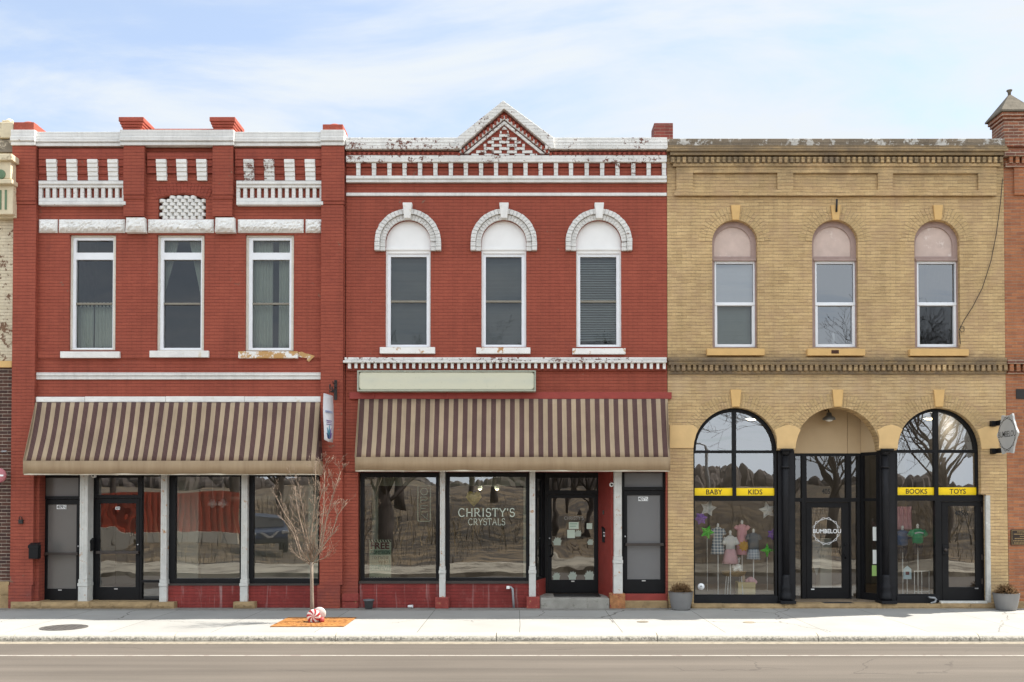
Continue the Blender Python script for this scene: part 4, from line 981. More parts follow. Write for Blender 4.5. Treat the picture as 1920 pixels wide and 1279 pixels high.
def asph():
    m = NT('asphalt'); p = m.pos()
    g = m.rng(m.noise(1.0, vscale(m, p, .12, 2.2, 1), 5, .6), .3, .7, .80, 1.16)
    g = m.math('MULTIPLY', g, m.rng(m.noise(70, p, 3, .7), .25, .75, .78, 1.22))
    g = m.math('MULTIPLY', g, m.rng(m.noise(.35, p, 4), .3, .7, .93, 1.07))
    c = m.mix(1.0, (.116,.099,.082,1), m.n('CombineColor', {0: g, 1: g, 2: g}), 'MULTIPLY')
    k = m.rng(m.noise(1.0, vscale(m, p, .5, 9, 1), 4, .6), .66, .76, 0, .25); c = m.mix(k, c, (.22,.195,.165,1))
    vo = m.nt.nodes.new('ShaderNodeTexVoronoi'); vo.feature = 'DISTANCE_TO_EDGE'; vo.inputs['Scale'].default_value = .42
    m.nt.links.new(m.n('VectorMath', {0: p, 1: m.n('VectorMath', {0: m.noise(1.6, p, 4, out=1), 1: (.6, .6, 0)}, operation='MULTIPLY')}, operation='ADD'), vo.inputs['Vector'])
    ck = m.math('MULTIPLY', m.math('LESS_THAN', vo.outputs['Distance'], .006), m.rng(m.noise(.4, p, 2), .55, .6, 0, .4)); c = m.mix(ck, c, (.045,.038,.033,1))
    b = m.n('Bump', {'Strength': .4, 'Distance': .006, 'Height': m.noise(150, p, 2)})
    return m.done(m.bsdf(c, .9, b, 0, .25))
def kerbm():
    m = NT('stained kerb concrete'); p = m.pos(); x, y, z = m.sep(p)
    k = m.math('MULTIPLY', m.rng(m.noise(26, p, 5, .7), .42, .58), m.rng(m.noise(1.6, p, 4), .25, .55, .35, 1))
    face = m.math('MULTIPLY', m.rng(z, -.025, -.06), m.rng(z, -.122, -.10))
    k = m.math('MULTIPLY', k, m.math('ADD', m.math('MULTIPLY', face, .8), .12), clamp=True)
    c = m.mix(k, (.42,.39,.33,1), (.13,.12,.105,1))
    return m.done(m.bsdf(c, .9, m.n('Bump', {'Strength': .5, 'Distance': .01, 'Height': m.noise(40, p, 4)}), 0, .2))
M['concrete'] = conc(); M['asphalt'] = asph(); M['kerb'] = kerbm()
M['grass'] = plain('dry winter grass', (.15,.105,.058,1), .95, .45, .35, .4, 6, dirt=(.5, (.05,.037,.026,1), .8))
M['paintline'] = plain('worn white road paint', (.34,.315,.27,1), .8, .1, 4, dirt=(.44, (.25,.21,.18,1), 5))
M['oldstrip'] = plain('dark rough concrete strip', (.23,.215,.19,1), .95, .25, 4, .5, 30, dirt=(.4, (.13,.12,.10,1), 9))
KY = -3.9; KH = -.128
MB().box(-500, 500, -700, 200, -.5, -.16).build('ground', M['grass'], kind='structure')
MB().box(-200, 200, -9.6, KY+.02, -.3, KH).build('road', M['asphalt'], kind='structure')
MB().box(-60, 60, KY+.16, .012, -.3, 0).build('sidewalk', M['concrete'], kind='structure')
mb = MB(); x = ground(22, 1190)[0] - 2.75*5
while x < 40:
    a, b_ = x+.006, x+2.744
    prof = [(KY-.045, KH-.05), (KY-.04, -.09), (KY-.032, -.065), (KY-.012, -.038), (KY+.02, -.014), (KY+.06, -.001), (KY+.155, .003), (KY+.155, -.25), (KY-.045, -.25)]
    n = len(prof)
    vs = [(a, y, z) for y, z in prof] + [(b_, y, z) for y, z in prof]
    mb.add(vs, [list(range(n)), list(range(2*n-1, n-1, -1))] + [(i, i+n, (i+1) % n+n, (i+1) % n) for i in range(n)])
    x += 2.75
mb.build('kerb', M['kerb'], kind='structure')
MB().box(-60, 60, KY-.30, KY-.046, -.25, KH+.004).build('gutter', plain('gritty gutter', (.27,.235,.18,1), .95, .25, 6, .6, 60, dirt=(.42, (.18,.15,.11,1), 14)), kind='structure')
yl = ground(960, 1229.5, KH)[1]
MB().box(-60, 60, yl-.036, yl+.036, KH+.0005, KH+.004).build('road_line', M['paintline'], kind='structure')
MB().box(XA-.3, XD, -.42, -.001, .002, .006).build('footing_strip', M['oldstrip'], kind='structure')
MB().box(-200, 200, -14.2, -9.6, -.3, .0).build('far_sidewalk', plain('sandy far pavement', (.31,.27,.205,1), .95, .3, .8, .3, 20, dirt=(.46, (.13,.105,.075,1), .9)), kind='structure')
# brush covered slope and the far woods, seen only mirrored in the windows
r = random.Random(11)
nx, ny = 120, 26; vs = []
for j in range(ny+1):
    for i in range(nx+1):
        X = -160 + 320*i/nx; t = j/ny; Yv = -27 - t*150
        h = -.15 + 2.1*min(1, max(0, (t-.02)/.22))**1.2 + t*3.2 + .5*sin(X*.11+t*5) * min(1, t*8) + r.uniform(-.18, .18)*min(1, t*12)
        vs.append((X, Yv, h))
W = nx+1
MB().add(vs, [(j*W+i, j*W+i+1, (j+1)*W+i+1, (j+1)*W+i) for j in range(ny) for i in range(nx)], smooth=True).build('hillside', M['grass'], kind='structure', recalc=False)
M['woods'] = plain('bare winter woods', (.10,.082,.072,1), 1, .35, .25, dirt=(.45, (.055,.046,.045,1), .6))
mb = MB()
for k in range(2600):
    X = r.uniform(-190, 190); Yv = r.uniform(-195, -160); hh = r.uniform(5.6, 8.2) + 1.0*sin(X*.05) + .7*sin(X*.17+1); w = r.uniform(.7, 1.7)
    mb.lathe([(w*.5, 1.5), (w*.9, hh*.5), (w, hh*.78), (w*.8, hh*.9), (w*.4, hh*.97), (w*.05, hh)], (X, Yv, 0), 5, smooth=False)
mb.build('distant_woods', M['woods'], label='bare brown woods on the far hill, mirrored in the shop windows', cat='woods', kind='stuff')
# ---------------------------------------------------------------- bare trees
def limb(mb, p, d, L, r0, depth, rnd, nseg=5, up=.10, n=5, rmin=.004, spread=.62, kids=(3, 5), curve=.16):
    pts = [Vector(p)]; d = Vector(d).normalized(); rad = [r0]
    for i in range(nseg):
        d = (d + Vector((rnd.uniform(-1,1), rnd.uniform(-1,1), rnd.uniform(-.6,1)))*curve + Vector((0,0,up))).normalized()
        pts.append(pts[-1] + d*(L/nseg)); rad.append(max(rmin, r0*(1-.68*(i+1)/nseg)))
    mb.tube(pts, rad, n if r0 > .02 else 3, smooth=True)
    if depth <= 0: return
    for k in range(rnd.randint(*kids)):
        t = rnd.uniform(.22, .98); i = min(nseg-1, int(t*nseg)); q = pts[i].lerp(pts[i+1], t*nseg-i)
        dd = (pts[i+1]-pts[i]).normalized()
        side = Vector((rnd.uniform(-1,1), rnd.uniform(-1,1), rnd.uniform(-.2,.5)))
        side = (side - dd*side.dot(dd)).normalized()
        nd_ = (dd*(1-spread*.55) + side*spread).normalized()
        limb(mb, q, nd_, L*rnd.uniform(.42, .68), max(rmin, rad[i]*rnd.uniform(.42, .6)), depth-1, rnd, max(3, nseg-1), up, n, rmin, spread, kids, curve)
M['bark'] = plain('tan grey bark', (.22,.175,.135,1), .85, .25, 20, .4, 60)
M['bark_twig'] = plain('pale twig bark', (.25,.185,.135,1), .85, .2, 20)
M['bark_dark'] = plain('dark bark', (.055,.042,.036,1), .95, .3, 3, .5, 20)
TX, TY = ground(588, 1166)[0], ground(588, 1166)[1]
tree = thing('street_tree', (TX, TY, 0), 'slender bare young tree growing from the rusty grate by the kerb', 'tree')
rnd = random.Random(21)
zT = lambda py: Z0(py, TY); xT = lambda px, py: X0(px, py, TY)
trunk_pts = [(xT(585.5,1166), TY, 0), (xT(585,1120), TY, zT(1120)), (xT(584.5,1085), TY, zT(1085)), (xT(584,1054), TY, zT(1054))]
MB().tube(trunk_pts, [.040, .033, .031, .033], 12).build('trunk', M['bark'], tree)
main = [((584,1056), [(583,1010), (588,960), (591,915), (592,868)], .021, 0),
        ((583,1056), [(566,1030), (553,990), (536,960), (520,925)], .022, -.25), ((584,1054), [(572,1020), (560,975), (551,945), (547,910)], .02, .2),
        ((584,1056), [(598,1030), (603,990), (604,950), (606,885)], .022, .15), ((585,1054), [(603,1030), (612,980), (625,930), (641,884)], .02, -.15),
        ((585,1052), [(597,1035), (618,1005), (630,965), (648,942)], .016, .25), ((582,1060), [(560,1045), (545,1000), (525,975)], .014, .3),
        ((585,1058), [(600,1050), (612,1046), (621,1036)], .009, -.2), ((584,1045), [(577,1000), (571,950), (567,905)], .015, -.35), ((584, 1040), [(594, 1000), (600, 945), (612, 905), (613, 872)], .015, -.3), ((583, 1058), [(560, 1048), (550, 1040)], .008, .2)]
for (s0, pth, r0, dy) in main:
    n = len(pth)
    pts = [Vector((xT(*s0), TY, zT(s0[1])))] + [Vector((xT(*q)+rnd.uniform(-.015,.015), TY+dy*(k+1)/n, zT(q[1]))) for k, q in enumerate(pth)]
    rad = [r0*.78*(1-.85*k/n)+.002 for k in range(n+1)]
    mb = MB().tube(pts, rad, 6)
    for k in range(n):
        L = (pts[k+1]-pts[k]).length; dd = (pts[k+1]-pts[k]).normalized()
        for q in range(5 if r0 > .01 else 3):
            t = rnd.random(); p = pts[k].lerp(pts[k+1], t)
            side = Vector((rnd.uniform(-1,1), rnd.uniform(-.8,.8), rnd.uniform(-.1,.4))).normalized()
            limb(mb, p, dd*.62+side*.66, rnd.uniform(.12, .32), max(.0032, rad[k]*.34), 2 if r0 > .01 else 1, rnd, 4, .12, 4, .0024, .55, (1, 3))
    mb.build('branch', M['bark_twig'], tree)
# the rusty grate
gx0, gx1, gy0, gy1 = -4.53, -3.20, -3.02, -1.70
gcx, gcy = TX+.02, (gy0+gy1)/2
holes = [[(gcx+.20*cos(a), gcy+.20*sin(a)) for a in [2*pi*k/20 for k in range(20)]]]
for ring_, cnt in ((.30, 20), (.40, 26), (.50, 34), (.60, 40)):
    for k in range(cnt):
        a = 2*pi*k/cnt; da = .024/ring_*.55
        q = [(gcx+rr*cos(a+s_), gcy+rr*sin(a+s_)) for rr, s_ in ((ring_-.034, -da), (ring_+.034, -da), (ring_+.034, da), (ring_-.034, da))]
        if all(gx0+.03 < x < gx1-.03 and gy0+.03 < y < gy1-.03 for x, y in q): holes.append(q)
M['rust'] = plain('orange rusted steel', (.34,.145,.036,1), .85, .3, 6, .4, 60, dirt=(.42, (.17,.065,.02,1), 5))
mb = MB().plate([(gx0,gy0),(gx1,gy0),(gx1,gy1),(gx0,gy1)], holes, 0, 1)
mb.xf(lambda x, y, z: (x, z, .016 - y*.012)).build('tree_grate', M['rust'], label='square orange rusted grate with slots set in the sidewalk', cat='tree grate')
MB().box(gx0+.01, gx1-.01, gy0+.01, gy1-.01, .001, .003).build('planting_soil', plain('dark soil', (.05,.035,.022,1), 1), kind='structure')
mx_, my_ = ground(120, 1177)
mb = MB().lathe([(.40, .001), (.40, .010), (.37, .011), (.37, .007), (0.01, .007)], (mx_, my_, 0), 36, smooth=False)
for i in range(-6, 7):
    for j in range(-6, 7):
        if hypot(i, j) < 6.1 and (i+j) % 2 == 0: mb.box(mx_+i*.054-.02, mx_+i*.054+.02, my_+j*.054-.02, my_+j*.054+.02, .0071, .0115)
mb.build('manhole_cover', plain('worn iron cover', (.13,.12,.11,1), .6, .2, 9, metal=.4), label='round patterned iron manhole cover in the sidewalk, far left', cat='manhole cover')
for px, py, lab in ((1205, 1166.3, 'small round utility cover, dark, nearest the stone doorstep'), (1404, 1167.2, 'small round utility cover, paler, in front of the toy window')):
    x, y = ground(px, py)
    MB().lathe([(.11, .001), (.11, .008), (.09, .009), (.088, .006), (.01, .006)], (x, y, 0), 20, smooth=False).build('utility_cover', plain('utility cover metal', (.20,.17,.13,1) if px < 1300 else (.30,.25,.18,1), .7, .2, 9), label=lab, cat='cover', group='small utility covers in the sidewalk')
# candy decorations
CANDY = []
def candy(c, R, th, y, name, label, plainface=False):
    m = NT('peppermint swirl'); tc = m.n('TexCoord', out=3)
    ob = m.sep(tc)
    a = m.math('ARCTAN2', m.math('SUBTRACT', ob[2], R), ob[0]); rr = m.math('SQRT', m.math('ADD', m.math('MULTIPLY', ob[0], ob[0]), m.math('POWER', m.math('SUBTRACT', ob[2], R), 2)))
    s_ = m.math('SINE', m.math('ADD', m.math('MULTIPLY', a, 7.0), m.math('MULTIPLY', rr, -16.0/R*.28)))
    k = m.rng(s_, -.08, .08)
    col = m.mix(k, (.42,.03,.03,1), (.74,.66,.62,1))
    mat = m.done(m.bsdf(col, .4))
    if plainface: mat = plain('pale translucent disc', (.62,.55,.50,1), .5, .05)
    CANDY.append(MB().lathe([(R*.9, 0), (R, -th*.3), (R, -th*.7), (R*.9, -th), (R*.05, -th*1.08)], (c[0], y, c[1]), 32, axis='y').build(name, mat, label=label, cat='decoration'))
cy_ = TY-.16
cz_ = U(588.5, 1155, cy_)
candy(cz_, .128, .05, cy_, 'candy_decoration', 'red and white swirled peppermint disc at the foot of the tree')
candy((cz_[0]+.085, cz_[1]+.035), .12, .04, cy_+.11, 'candy_decoration', 'plain pale disc standing behind the peppermint swirl', True)
mb = MB(); x0 = X0(579, 1165, cy_); 
mb.box(x0, x0+.17, cy_-.045, cy_+.05, .005, .085)
mb.build('stand_block', plain('red painted block', (.30,.03,.03,1), .5, .15, 20), CANDY[0], bevel=.01)
MB().lathe([(.05, .0), (.052, .03), (.048, .075), (.02, .085)], (x0+.235, cy_+.02, .016), 12).build('wrapped_candy', plain('red wrapped candy', (.36,.05,.045,1), .4, .2, 25), label='small red wrapped lump beside the peppermint disc', cat='decoration')
# planters
def planter(pxc, pyt, pyb, wpx, y, lab, seed):
    x = X0(pxc, pyt, y); s_ = wpx/F*(y+CAMD)/2
    z1 = Z0(pyt, y)
    t = thing('planter', (x, y, 0), lab, 'planter', 'round grey planters by the toy shop')
    m_ = plain('grey ribbed planter', (.20,.195,.19,1), .55, .08, 4)
    pr = [(s_*.70, .0)] 
    for k in range(1, 15):
        tt = k/14; pr.append((s_*(.70+.30*tt**.7)*(1 + .012*(k % 2)), z1*tt))
    pr += [(s_*1.02, z1), (s_*.94, z1+.002), (s_*.90, z1-.05), (.02, z1-.06)]
    MB().lathe(pr, (x, y, 0), 36).build('pot', m_, t)
    rr = random.Random(seed); mb = MB()
    for k in range(520):
        a = rr.uniform(0, 2*pi); e_ = math.acos(rr.uniform(.0, 1)); L = s_*rr.uniform(.6, 1.08)
        d = Vector((sin(e_)*cos(a)*.95, sin(e_)*sin(a)*.95, cos(e_)*.88))
        p0 = Vector((x, y, z1-.05)); p1 = p0 + d*L
        mid = p0 + d*L*.5 + Vector((rr.uniform(-.03,.03), rr.uniform(-.03,.03), rr.uniform(0,.04)))
        mb.tube([mid, p1, p1 + Vector((rr.uniform(-.04,.04), rr.uniform(-.04,.04), rr.uniform(-.02,.05)))], [.005, .0045, .003], 3)
    mb.build('dry_plant', plain('dry brown stems', (.20,.115,.05,1), .9, .35, 25), t)
planter(1276.5, 1109, 1144, 46, -.30, 'grey ribbed planter with dry brown plant beside the frosted door', 4)
planter(1886.5, 1112, 1145, 47, -.36, 'grey ribbed planter with dry brown plant beside the orange brick wall', 9)
x, y = ground(691.5, 1142); y = -.22
x = X0(691.5, 1130, y); r_ = .10
MB().lathe([(.075, 0), (.10, .17), (.115, .17), (.115, .20), (.10, .20), (.09, .13), (.02, .13)], (x, y, .007), 24).build('flower_pot', plain('dark grey plastic pot', (.12,.125,.13,1), .6, .1, 8), label='small empty dark grey pot below the first crystal shop window', cat='pot')
x, y = ground(769, 1141); mb = MB()
mb.lathe([(.03, 0), (.035, .02), (.042, .10), (.04, .10), (.03, .02)], (0, 0, 0), 12).xf(lambda a, b, c: (x-.05+c*1.1, y+a*.8, .045+b*.8))
mb.build('plastic_cup', plain('clear white plastic', (.7,.7,.7,1), .3, .1), label='crushed clear plastic cup lying at the wall foot', cat='litter')
x, y = ground(900.5, 1201.5, KH)
MB().lathe([(.02, 0), (.05, .01), (.045, .03), (.01, .035)], (x, y, KH+.004), 9, sy=.5).build('litter_scrap', plain('faded red plastic', (.55,.10,.07,1), .6), label='scrap of red litter in the gutter', cat='litter')
# ================================================================ AWNINGS
def awning(pt0, pt1, pyt, pb0, pb1, pyb, pyv, ytop, yb, mat, label, scallop=0):
    xa, xb = X0(pt0, pyt, ytop), X0(pt1, pyt, ytop); zt = Z0(pyt, ytop)
    ca, cb = X0(pb0, pyb, yb), X0(pb1, pyb, yb); zb = Z0(pyb, yb); zv = Z0(pyv, yb)
    t = thing('awning', ((xa+xb)/2, 0, zv), label, 'awning', 'striped awnings over the shop fronts')
    nx, nz = 64, 10; vs = []; rr = random.Random(pt0)
    for j in range(nz+1):
        v = j/nz
        for i in range(nx+1):
            u = i/nx
            sag = .026*sin(pi*v)*(1+.55*sin(u*pi*8)) + .006*sin(u*31+v*3) + .004*sin(u*67-v*5)*v
            vs.append((xa+(xb-xa)*u + ((ca-xa)*(1-u)+(cb-xb)*u)*v, ytop+(yb-ytop)*v + sag, zt+(zb-zt)*v - sag*.4))
    W = nx+1
    mb = MB().add(vs, [(j*W+i, (j+1)*W+i, (j+1)*W+i+1, j*W+i+1) for j in range(nz) for i in range(nx)], smooth=True)
    for (x_top, x_bot) in ((xa, ca), (xb, cb)):
        mb.add([(x_top, ytop, zt), (x_bot, yb, zb), (x_bot, -.07, zb)], [(0,1,2)])
    c = mb.build('canopy', mat, t, recalc=False)
    s_ = c.modifiers.new('thick', 'SOLIDIFY'); s_.thickness = .006
    mb = MB(); n = 48; vs = []
    for i in range(n+1):
        u = i/n; x = ca+(cb-ca)*u; wv = .010*sin(u*40)+.007*sin(u*97)
        vs += [(x, yb-.004+wv*.3, zb), (x, yb-.002+wv, zv+.013+.007*sin(u*23)+.004*sin(u*61))]
    mb.add(vs, [(2*i, 2*i+1, 2*i+3, 2*i+2) for i in range(n)], smooth=True)
    for x in (ca, cb): mb.add([(x, yb-.004, zb), (x, yb-.004, zv+.015), (x, -.06, zv+.015), (x, -.06, zb)], [(0,1,2,3)])
    v_ = mb.build('valance', M['valance'], t, recalc=False)
    s_ = v_.modifiers.new('thick', 'SOLIDIFY'); s_.thickness = .005; s_.offset = 1
    mb = MB().box(ca+.01, cb-.01, yb+.01, yb+.045, zv-.012, zv+.022)
    k = 7
    for i in range(k+1):
        x = ca+.03+(cb-ca-.06)*i/k
        mb.box(x-.015, x+.015, yb+.046, -.03, zv-.008, zv+.018)
    mb.build('awning_frame', M['awnframe'], t)
    return t
x51 = X0(51.3, 862, -.46); per = .0180*0 + (X0(51.3+18.03, 862, -.46) - x51)
AW1 = awning_mat('striped awning cloth', x51, per, .515)
awning(67, 600, 754.5, 43.5, 597.5, 864, 889.5, -.08, -.50, AW1, 'brown and tan striped awning over the two doors and the bare young tree')
x68 = X0(668.2, 855, -.46); per2 = X0(668.2+17.98, 855, -.46) - x68
AW2 = awning_mat('striped awning cloth, crystal shop', x68, per2, .515)
awning(672.5, 1252, 748.2, 665.5, 1256.5, 857, 883, -.075, -.46, AW2, 'brown and tan striped awning under the blank sign box')
# ================================================================ SIGNS AND FIXTURES
t = thing('sign_box', ((X0(669.5,714)+X0(1004.5,714))/2, -.2, Z0(734)), 'long blank pale green sign box above the striped awning', 'sign')
ys = -.26
mb = MB().plate(rpts(669.5, 694.5, 1004.8, 733.8, ys), [rpts(672.5, 697.3, 1001.8, 730.8, ys)], ys, -.06)
mb.build('sign_frame', plain('grey green sign frame', (.34,.36,.29,1), .5, .15, 9, dirt=(.3, (.2,.17,.12,1), 9)), t, bevel=.006)
def signface():
    m = NT('faded sign face'); p = m.pos(); x, y, z = m.sep(p)
    k = m.rng(m.noise(1.0, vscale(m, p, 2.2, 1, 5), 4, .6), .4, .7, 0, .5)
    band = m.math('SUBTRACT', 1.0, m.math('DIVIDE', m.math('ABSOLUTE', m.math('SUBTRACT', z, Z0(717))), .13), clamp=True)
    c = m.mix(m.math('MULTIPLY', k, band), (.60,.59,.455,1), (.47,.50,.42,1))
    c = m.mix(m.rng(m.noise(12, p, 4), .62, .8, 0, .3), c, (.3,.3,.22,1))
    return m.done(m.bsdf(c, .35))
x0, x1, z0, z1 = rect(672.8, 697.6, 1001.5, 730.5, ys)
r_ = .07
pts = []
for (cx_, cz_2, a0) in ((x1-r_, z1-r_, 0), (x0+r_, z1-r_, pi/2), (x0+r_, z0+r_, pi), (x1-r_, z0+r_, 1.5*pi)): pts += arcpts(cx_, cz_2, r_, a0, a0+pi/2, 6)
SF = signface()
MB().box(x0+.001, x1-.001, ys+.05, -.061, z0+.001, z1-.001).prism(pts, ys+.018, ys+.048).build('sign_face', SF, t, bevel=.012)
mb = MB()
for px in (700, 838, 980): mb.rbox(px-1.5, 734.2, px+1.5, 747, -.10, -.075)
mb.build('sign_bracket', M['redpaint'], t)
# hanging banner on scroll bracket
bx = X0(629.5, 730, -.13)
t = thing('hanging_banner', (bx, -.13, Z0(832, -.4)), 'narrow white banner with blue and purple crystal hanging from a black scroll bracket', 'banner')
zb_ = Z0(737, -.4)
mb = MB().box(bx-.03, bx+.03, -.16, -.131, Z0(750, -.15), Z0(713, -.15))
mb.tube([(bx, -.16, Z0(727)), (bx, -.40, zb_+.02), (bx, -.80, zb_)], .014, 6)
sc = [(bx, -.16 - .30*k/14, Z0(716) - .10*sin(k/14*pi)*.6 - .05*k/14) for k in range(15)]
mb.tube(sc, .009, 5)
mb.tube([(bx, -.72+.075*cos(a)*(.4+.6*a/6.3), zb_+.10+.075*sin(a)*(.4+.6*a/6.3)) for a in [k*.42 for k in range(16)]], .009, 5)
mb.tube([(bx, -.50+.06*cos(a)*(.4+.6*a/6.3), zb_+.08+.06*sin(a)*(.4+.6*a/6.3)) for a in [k*.42 for k in range(16)]], .009, 5)
mb.tube([(bx, -.30, zb_+.01), (bx, -.30, zb_-.04)], .006, 4); mb.tube([(bx, -.76, zb_), (bx, -.76, zb_-.05)], .006, 4)
mb.build('scroll_bracket', M['iron'], t)
zt2_, zb2 = zb_-.045, Z0(829, -.45)
nz = 12; vs = []
for k in range(nz+1):
    v = k/nz; z = zt2_+(zb2-zt2_)*v
    for yy in (-.27, -.52, -.78): vs.append((bx+.012*sin(v*5+yy*4)-.02-.095*(-.27-yy)/.51, yy, z + (.03 if yy == -.78 else 0)*v))
mb = MB().add(vs, [(3*k+i, 3*k+i+1, 3*k+3+i+1, 3*k+3+i) for k in range(nz) for i in range(2)], smooth=True)
cl = mb.build('banner_cloth', plain('white banner cloth', (.72,.73,.76,1), .8, .04), t, recalc=False)
s_ = cl.modifiers.new('thick', 'SOLIDIFY'); s_.thickness = .004
mb = MB(); H = zt2_-zb2; yo = bx-.10
def leaf(yc_, zc_, ang, L, w, m):
    d = (sin(ang), cos(ang)); nrm = (cos(ang), -sin(ang))
    q = [(0, 0), (.35, w), (1, 0), (.35, -w)]
    pts = [(yc_ + d[0]*L*a + nrm[0]*b_, zc_ + d[1]*L*a + nrm[1]*b_) for a, b_ in q]
    mb.add([(yo-.003*m, y, z) for y, z in pts] + [(yo+.02, y, z) for y, z in pts], [(0,1,2,3),(4,7,6,5),(0,4,5,1),(1,5,6,2),(2,6,7,3),(3,7,4,0)], m)
for ang, L, w, m in ((0, .30, .045, 0), (-.45, .26, .045, 0), (.4, .25, .045, 1), (.8, .19, .04, 1), (-.85, .18, .04, 2)):
    leaf(-.525, zb2+.06, ang, L, w, m)
for k, (zz, w, m) in enumerate(((.44, .30, 1), (.40, .26, 1), (.36, .30, 1), (.64, .36, 3), (.615, .36, 3))):
    mb.box(yo-.001, yo+.02, -.525-w/2*.9, -.525+w/2*.9, zb2+H*zz, zb2+H*zz+.012, m)
mb.xf(lambda x, y, z: (bx-.02-.095*(-.27-y)/.51+(x-yo-.009)*1.9, y, z))
mb.build('banner_print', [plain('teal print', (.10,.30,.42,1)), plain('purple print', (.20,.13,.34,1)), plain('navy print', (.04,.07,.2,1)), plain('pale blue print', (.35,.42,.62,1))], t)
# toy shop hanging sign, at right angles to the wall
sx_ = X0(1871, 815, -.15)
t = thing('hanging_sign', (sx_, -.5, Z0(853, -.5)), 'white scalloped projecting sign with crossed octagon outlines on black brackets', 'sign')
mb = MB()
for py in (793.5, 845.5):
    zc_ = Z0(py, -.15)
    mb.box(sx_-.012, sx_+.012, -.30, -.001, zc_-.05, zc_+.055).box(sx_-.10, sx_+.02, -.025, -.003, zc_-.06, zc_+.06).box(sx_-.11, sx_-.02, -.12, -.026, zc_-.045, zc_+.045)
mb.build('sign_bracket', M['black'], t)
zc_ = Z0(814, -.56); yc_ = -.56; pts = []
nl = 12
for k in range(nl*6):
    a = 2*pi*k/(nl*6); q = (a % (pi/3)) - pi/6; rr_ = .93/max(.86, cos(q)*1.0)*(1 + .018*cos(a*nl)) + .03*cos(a*6)
    pts.append((yc_ + .375*rr_*cos(a), zc_ + .42*rr_*sin(a)))
MB().prism(pts, -.02, .02).xf(lambda x, y, z: (sx_+y, x, z)).build('sign_board', plain('white painted sign board', (.47,.475,.465,1), .6, .05, 4), t, bevel=.003)
mb = logo(0, 0, .36, .011, -.005, None)
tt = text_mb('BUMBELOU', 1525.3, 992.5, 1576.3, 999.5, 0, .006)
tx = [v[0] for v in tt.v]; tz = [v[2] for v in tt.v]
tw_, th_ = max(tx)-min(tx), max(tz)-min(tz)
mb.add([((v[0]-min(tx))/tw_*.70-.35, -.005, (v[2]-min(tz))/th_*.125-.06) for v in tt.v], tt.f)
mb.xf(lambda x, y, z: (sx_-.0215+(y+.005)*.2, yc_ - x, zc_+z)).build('shop_logo', M['ink'], t)
# pink ball sign and bracket at the far left edge
xs, zs_ = U(-2, 891.5, -.3)
t = thing('round_sign', (xs, -.3, zs_), 'pink round projecting sign at the left frame edge', 'sign')
MB().lathe([(.02, -.05), (.10, -.045), (.155, -.02), (.155, .02), (.10, .045), (.02, .05)], (xs, -.3, zs_), 24, axis='y').build('sign_disc', plain('pink sign', (.46,.16,.18,1), .5, .08, 4), t)
MB().box(xs-.01, xs+.01, -.245, -.021, zs_-.012, zs_+.012).rbox(-6, 890, 6, 893.2, -.355, -.345).build('sign_arm', M['whitevinyl'], t)
MB().tube([(X0(5, 847.5), -.021, Z0(847.5)), (X0(9, 847.5), -.12, Z0(847.3)), (X0(19, 847.5), -.14, Z0(847))], .018, 6).build('wall_bracket', M['galv'], label='small grey metal bracket on the dark brown brick wall', cat='bracket')
# plaque
x0, x1, z0, z1 = rect(1895.5, 993.5, 1946, 1022, -.02)
t = thing('plaque', ((x0+x1)/2, 0, z0), 'dark bronze plaque with raised lettering on the orange brick wall', 'plaque')
MB().box(x0, x1, -.03, .006, z0, z1).build('plate', plain('dark bronze plate', (.035,.025,.02,1), .4, .2, 20, metal=.3), t, bevel=.006)
mb = MB(); rr = random.Random(2)
for k, w in enumerate((.55, .8, .35, .75, .85, .8)):
    zz = z1-.045-k*.047; xm = (x0+x1)/2; L = (x1-x0)*w; x = xm-L/2
    while x < xm+L/2:
        g = rr.uniform(.012, .03); mb.box(x, x+g, -.033, -.0305, zz-.011, zz+.011); x += g+.008
mb.plate([(x0+.012,z0+.012),(x1-.012,z0+.012),(x1-.012,z1-.012),(x0+.012,z1-.012)], [[(x0+.02,z0+.02),(x1-.02,z0+.02),(x1-.02,z1-.02),(x0+.02,z1-.02)]], -.033, -.0305)
mb.build('raised_letters', plain('worn brass', (.30,.20,.09,1), .4, .2, 40), t)
# mailboxes and fixtures
def mailbox(x, y, z0, w, d, h, lab, numbers=None, facing=0):
    t = thing('mailbox', (x, y, z0), lab, 'mailbox', 'black wall mailboxes')
    fn = (lambda a, b, c: (x+a, y+b, z0+c)) if not facing else (lambda a, b, c: (x+b, y-a, z0+c))
    MB().prism([(-w/2, 0), (w/2, 0), (w/2, h), (-w/2, h)], -d, 0).xf(fn).build('box', M['black'], t, bevel=.008)
    MB().add([(-w/2-.008, -d-.012, h-.02), (w/2+.008, -d-.012, h-.02), (w/2+.008, 0, h+.035), (-w/2-.008, 0, h+.035), (-w/2-.008, -d-.012, h-.075), (w/2+.008, -d-.012, h-.075)], [(0,1,2,3),(4,5,1,0)]).add([(-w/2-.009, -d-.013, h-.02), (-w/2-.009, 0, h+.035), (-w/2-.009, 0, h-.03)], [(0,1,2)]).xf(fn).build('lid', M['black'], t)
    return t, fn
xj = X0(73, 1030, .12)
mailbox(X0(70.5, 1033, -.05), -.101, Z0(1047.5, -.15), .20, .13, .30, 'black mailbox on the red pilaster left of the frosted door')
t2, fn = mailbox(X0(170, 1022, .2), .214, Z0(1033, .12), .16, .11, .24, 'black mailbox with white digits beside the clear glass door')
mb = text_mb('409', 0, 0, 10, 6, 0, .01); xsv = [v[0] for v in mb.v]; zsv = [v[2] for v in mb.v]
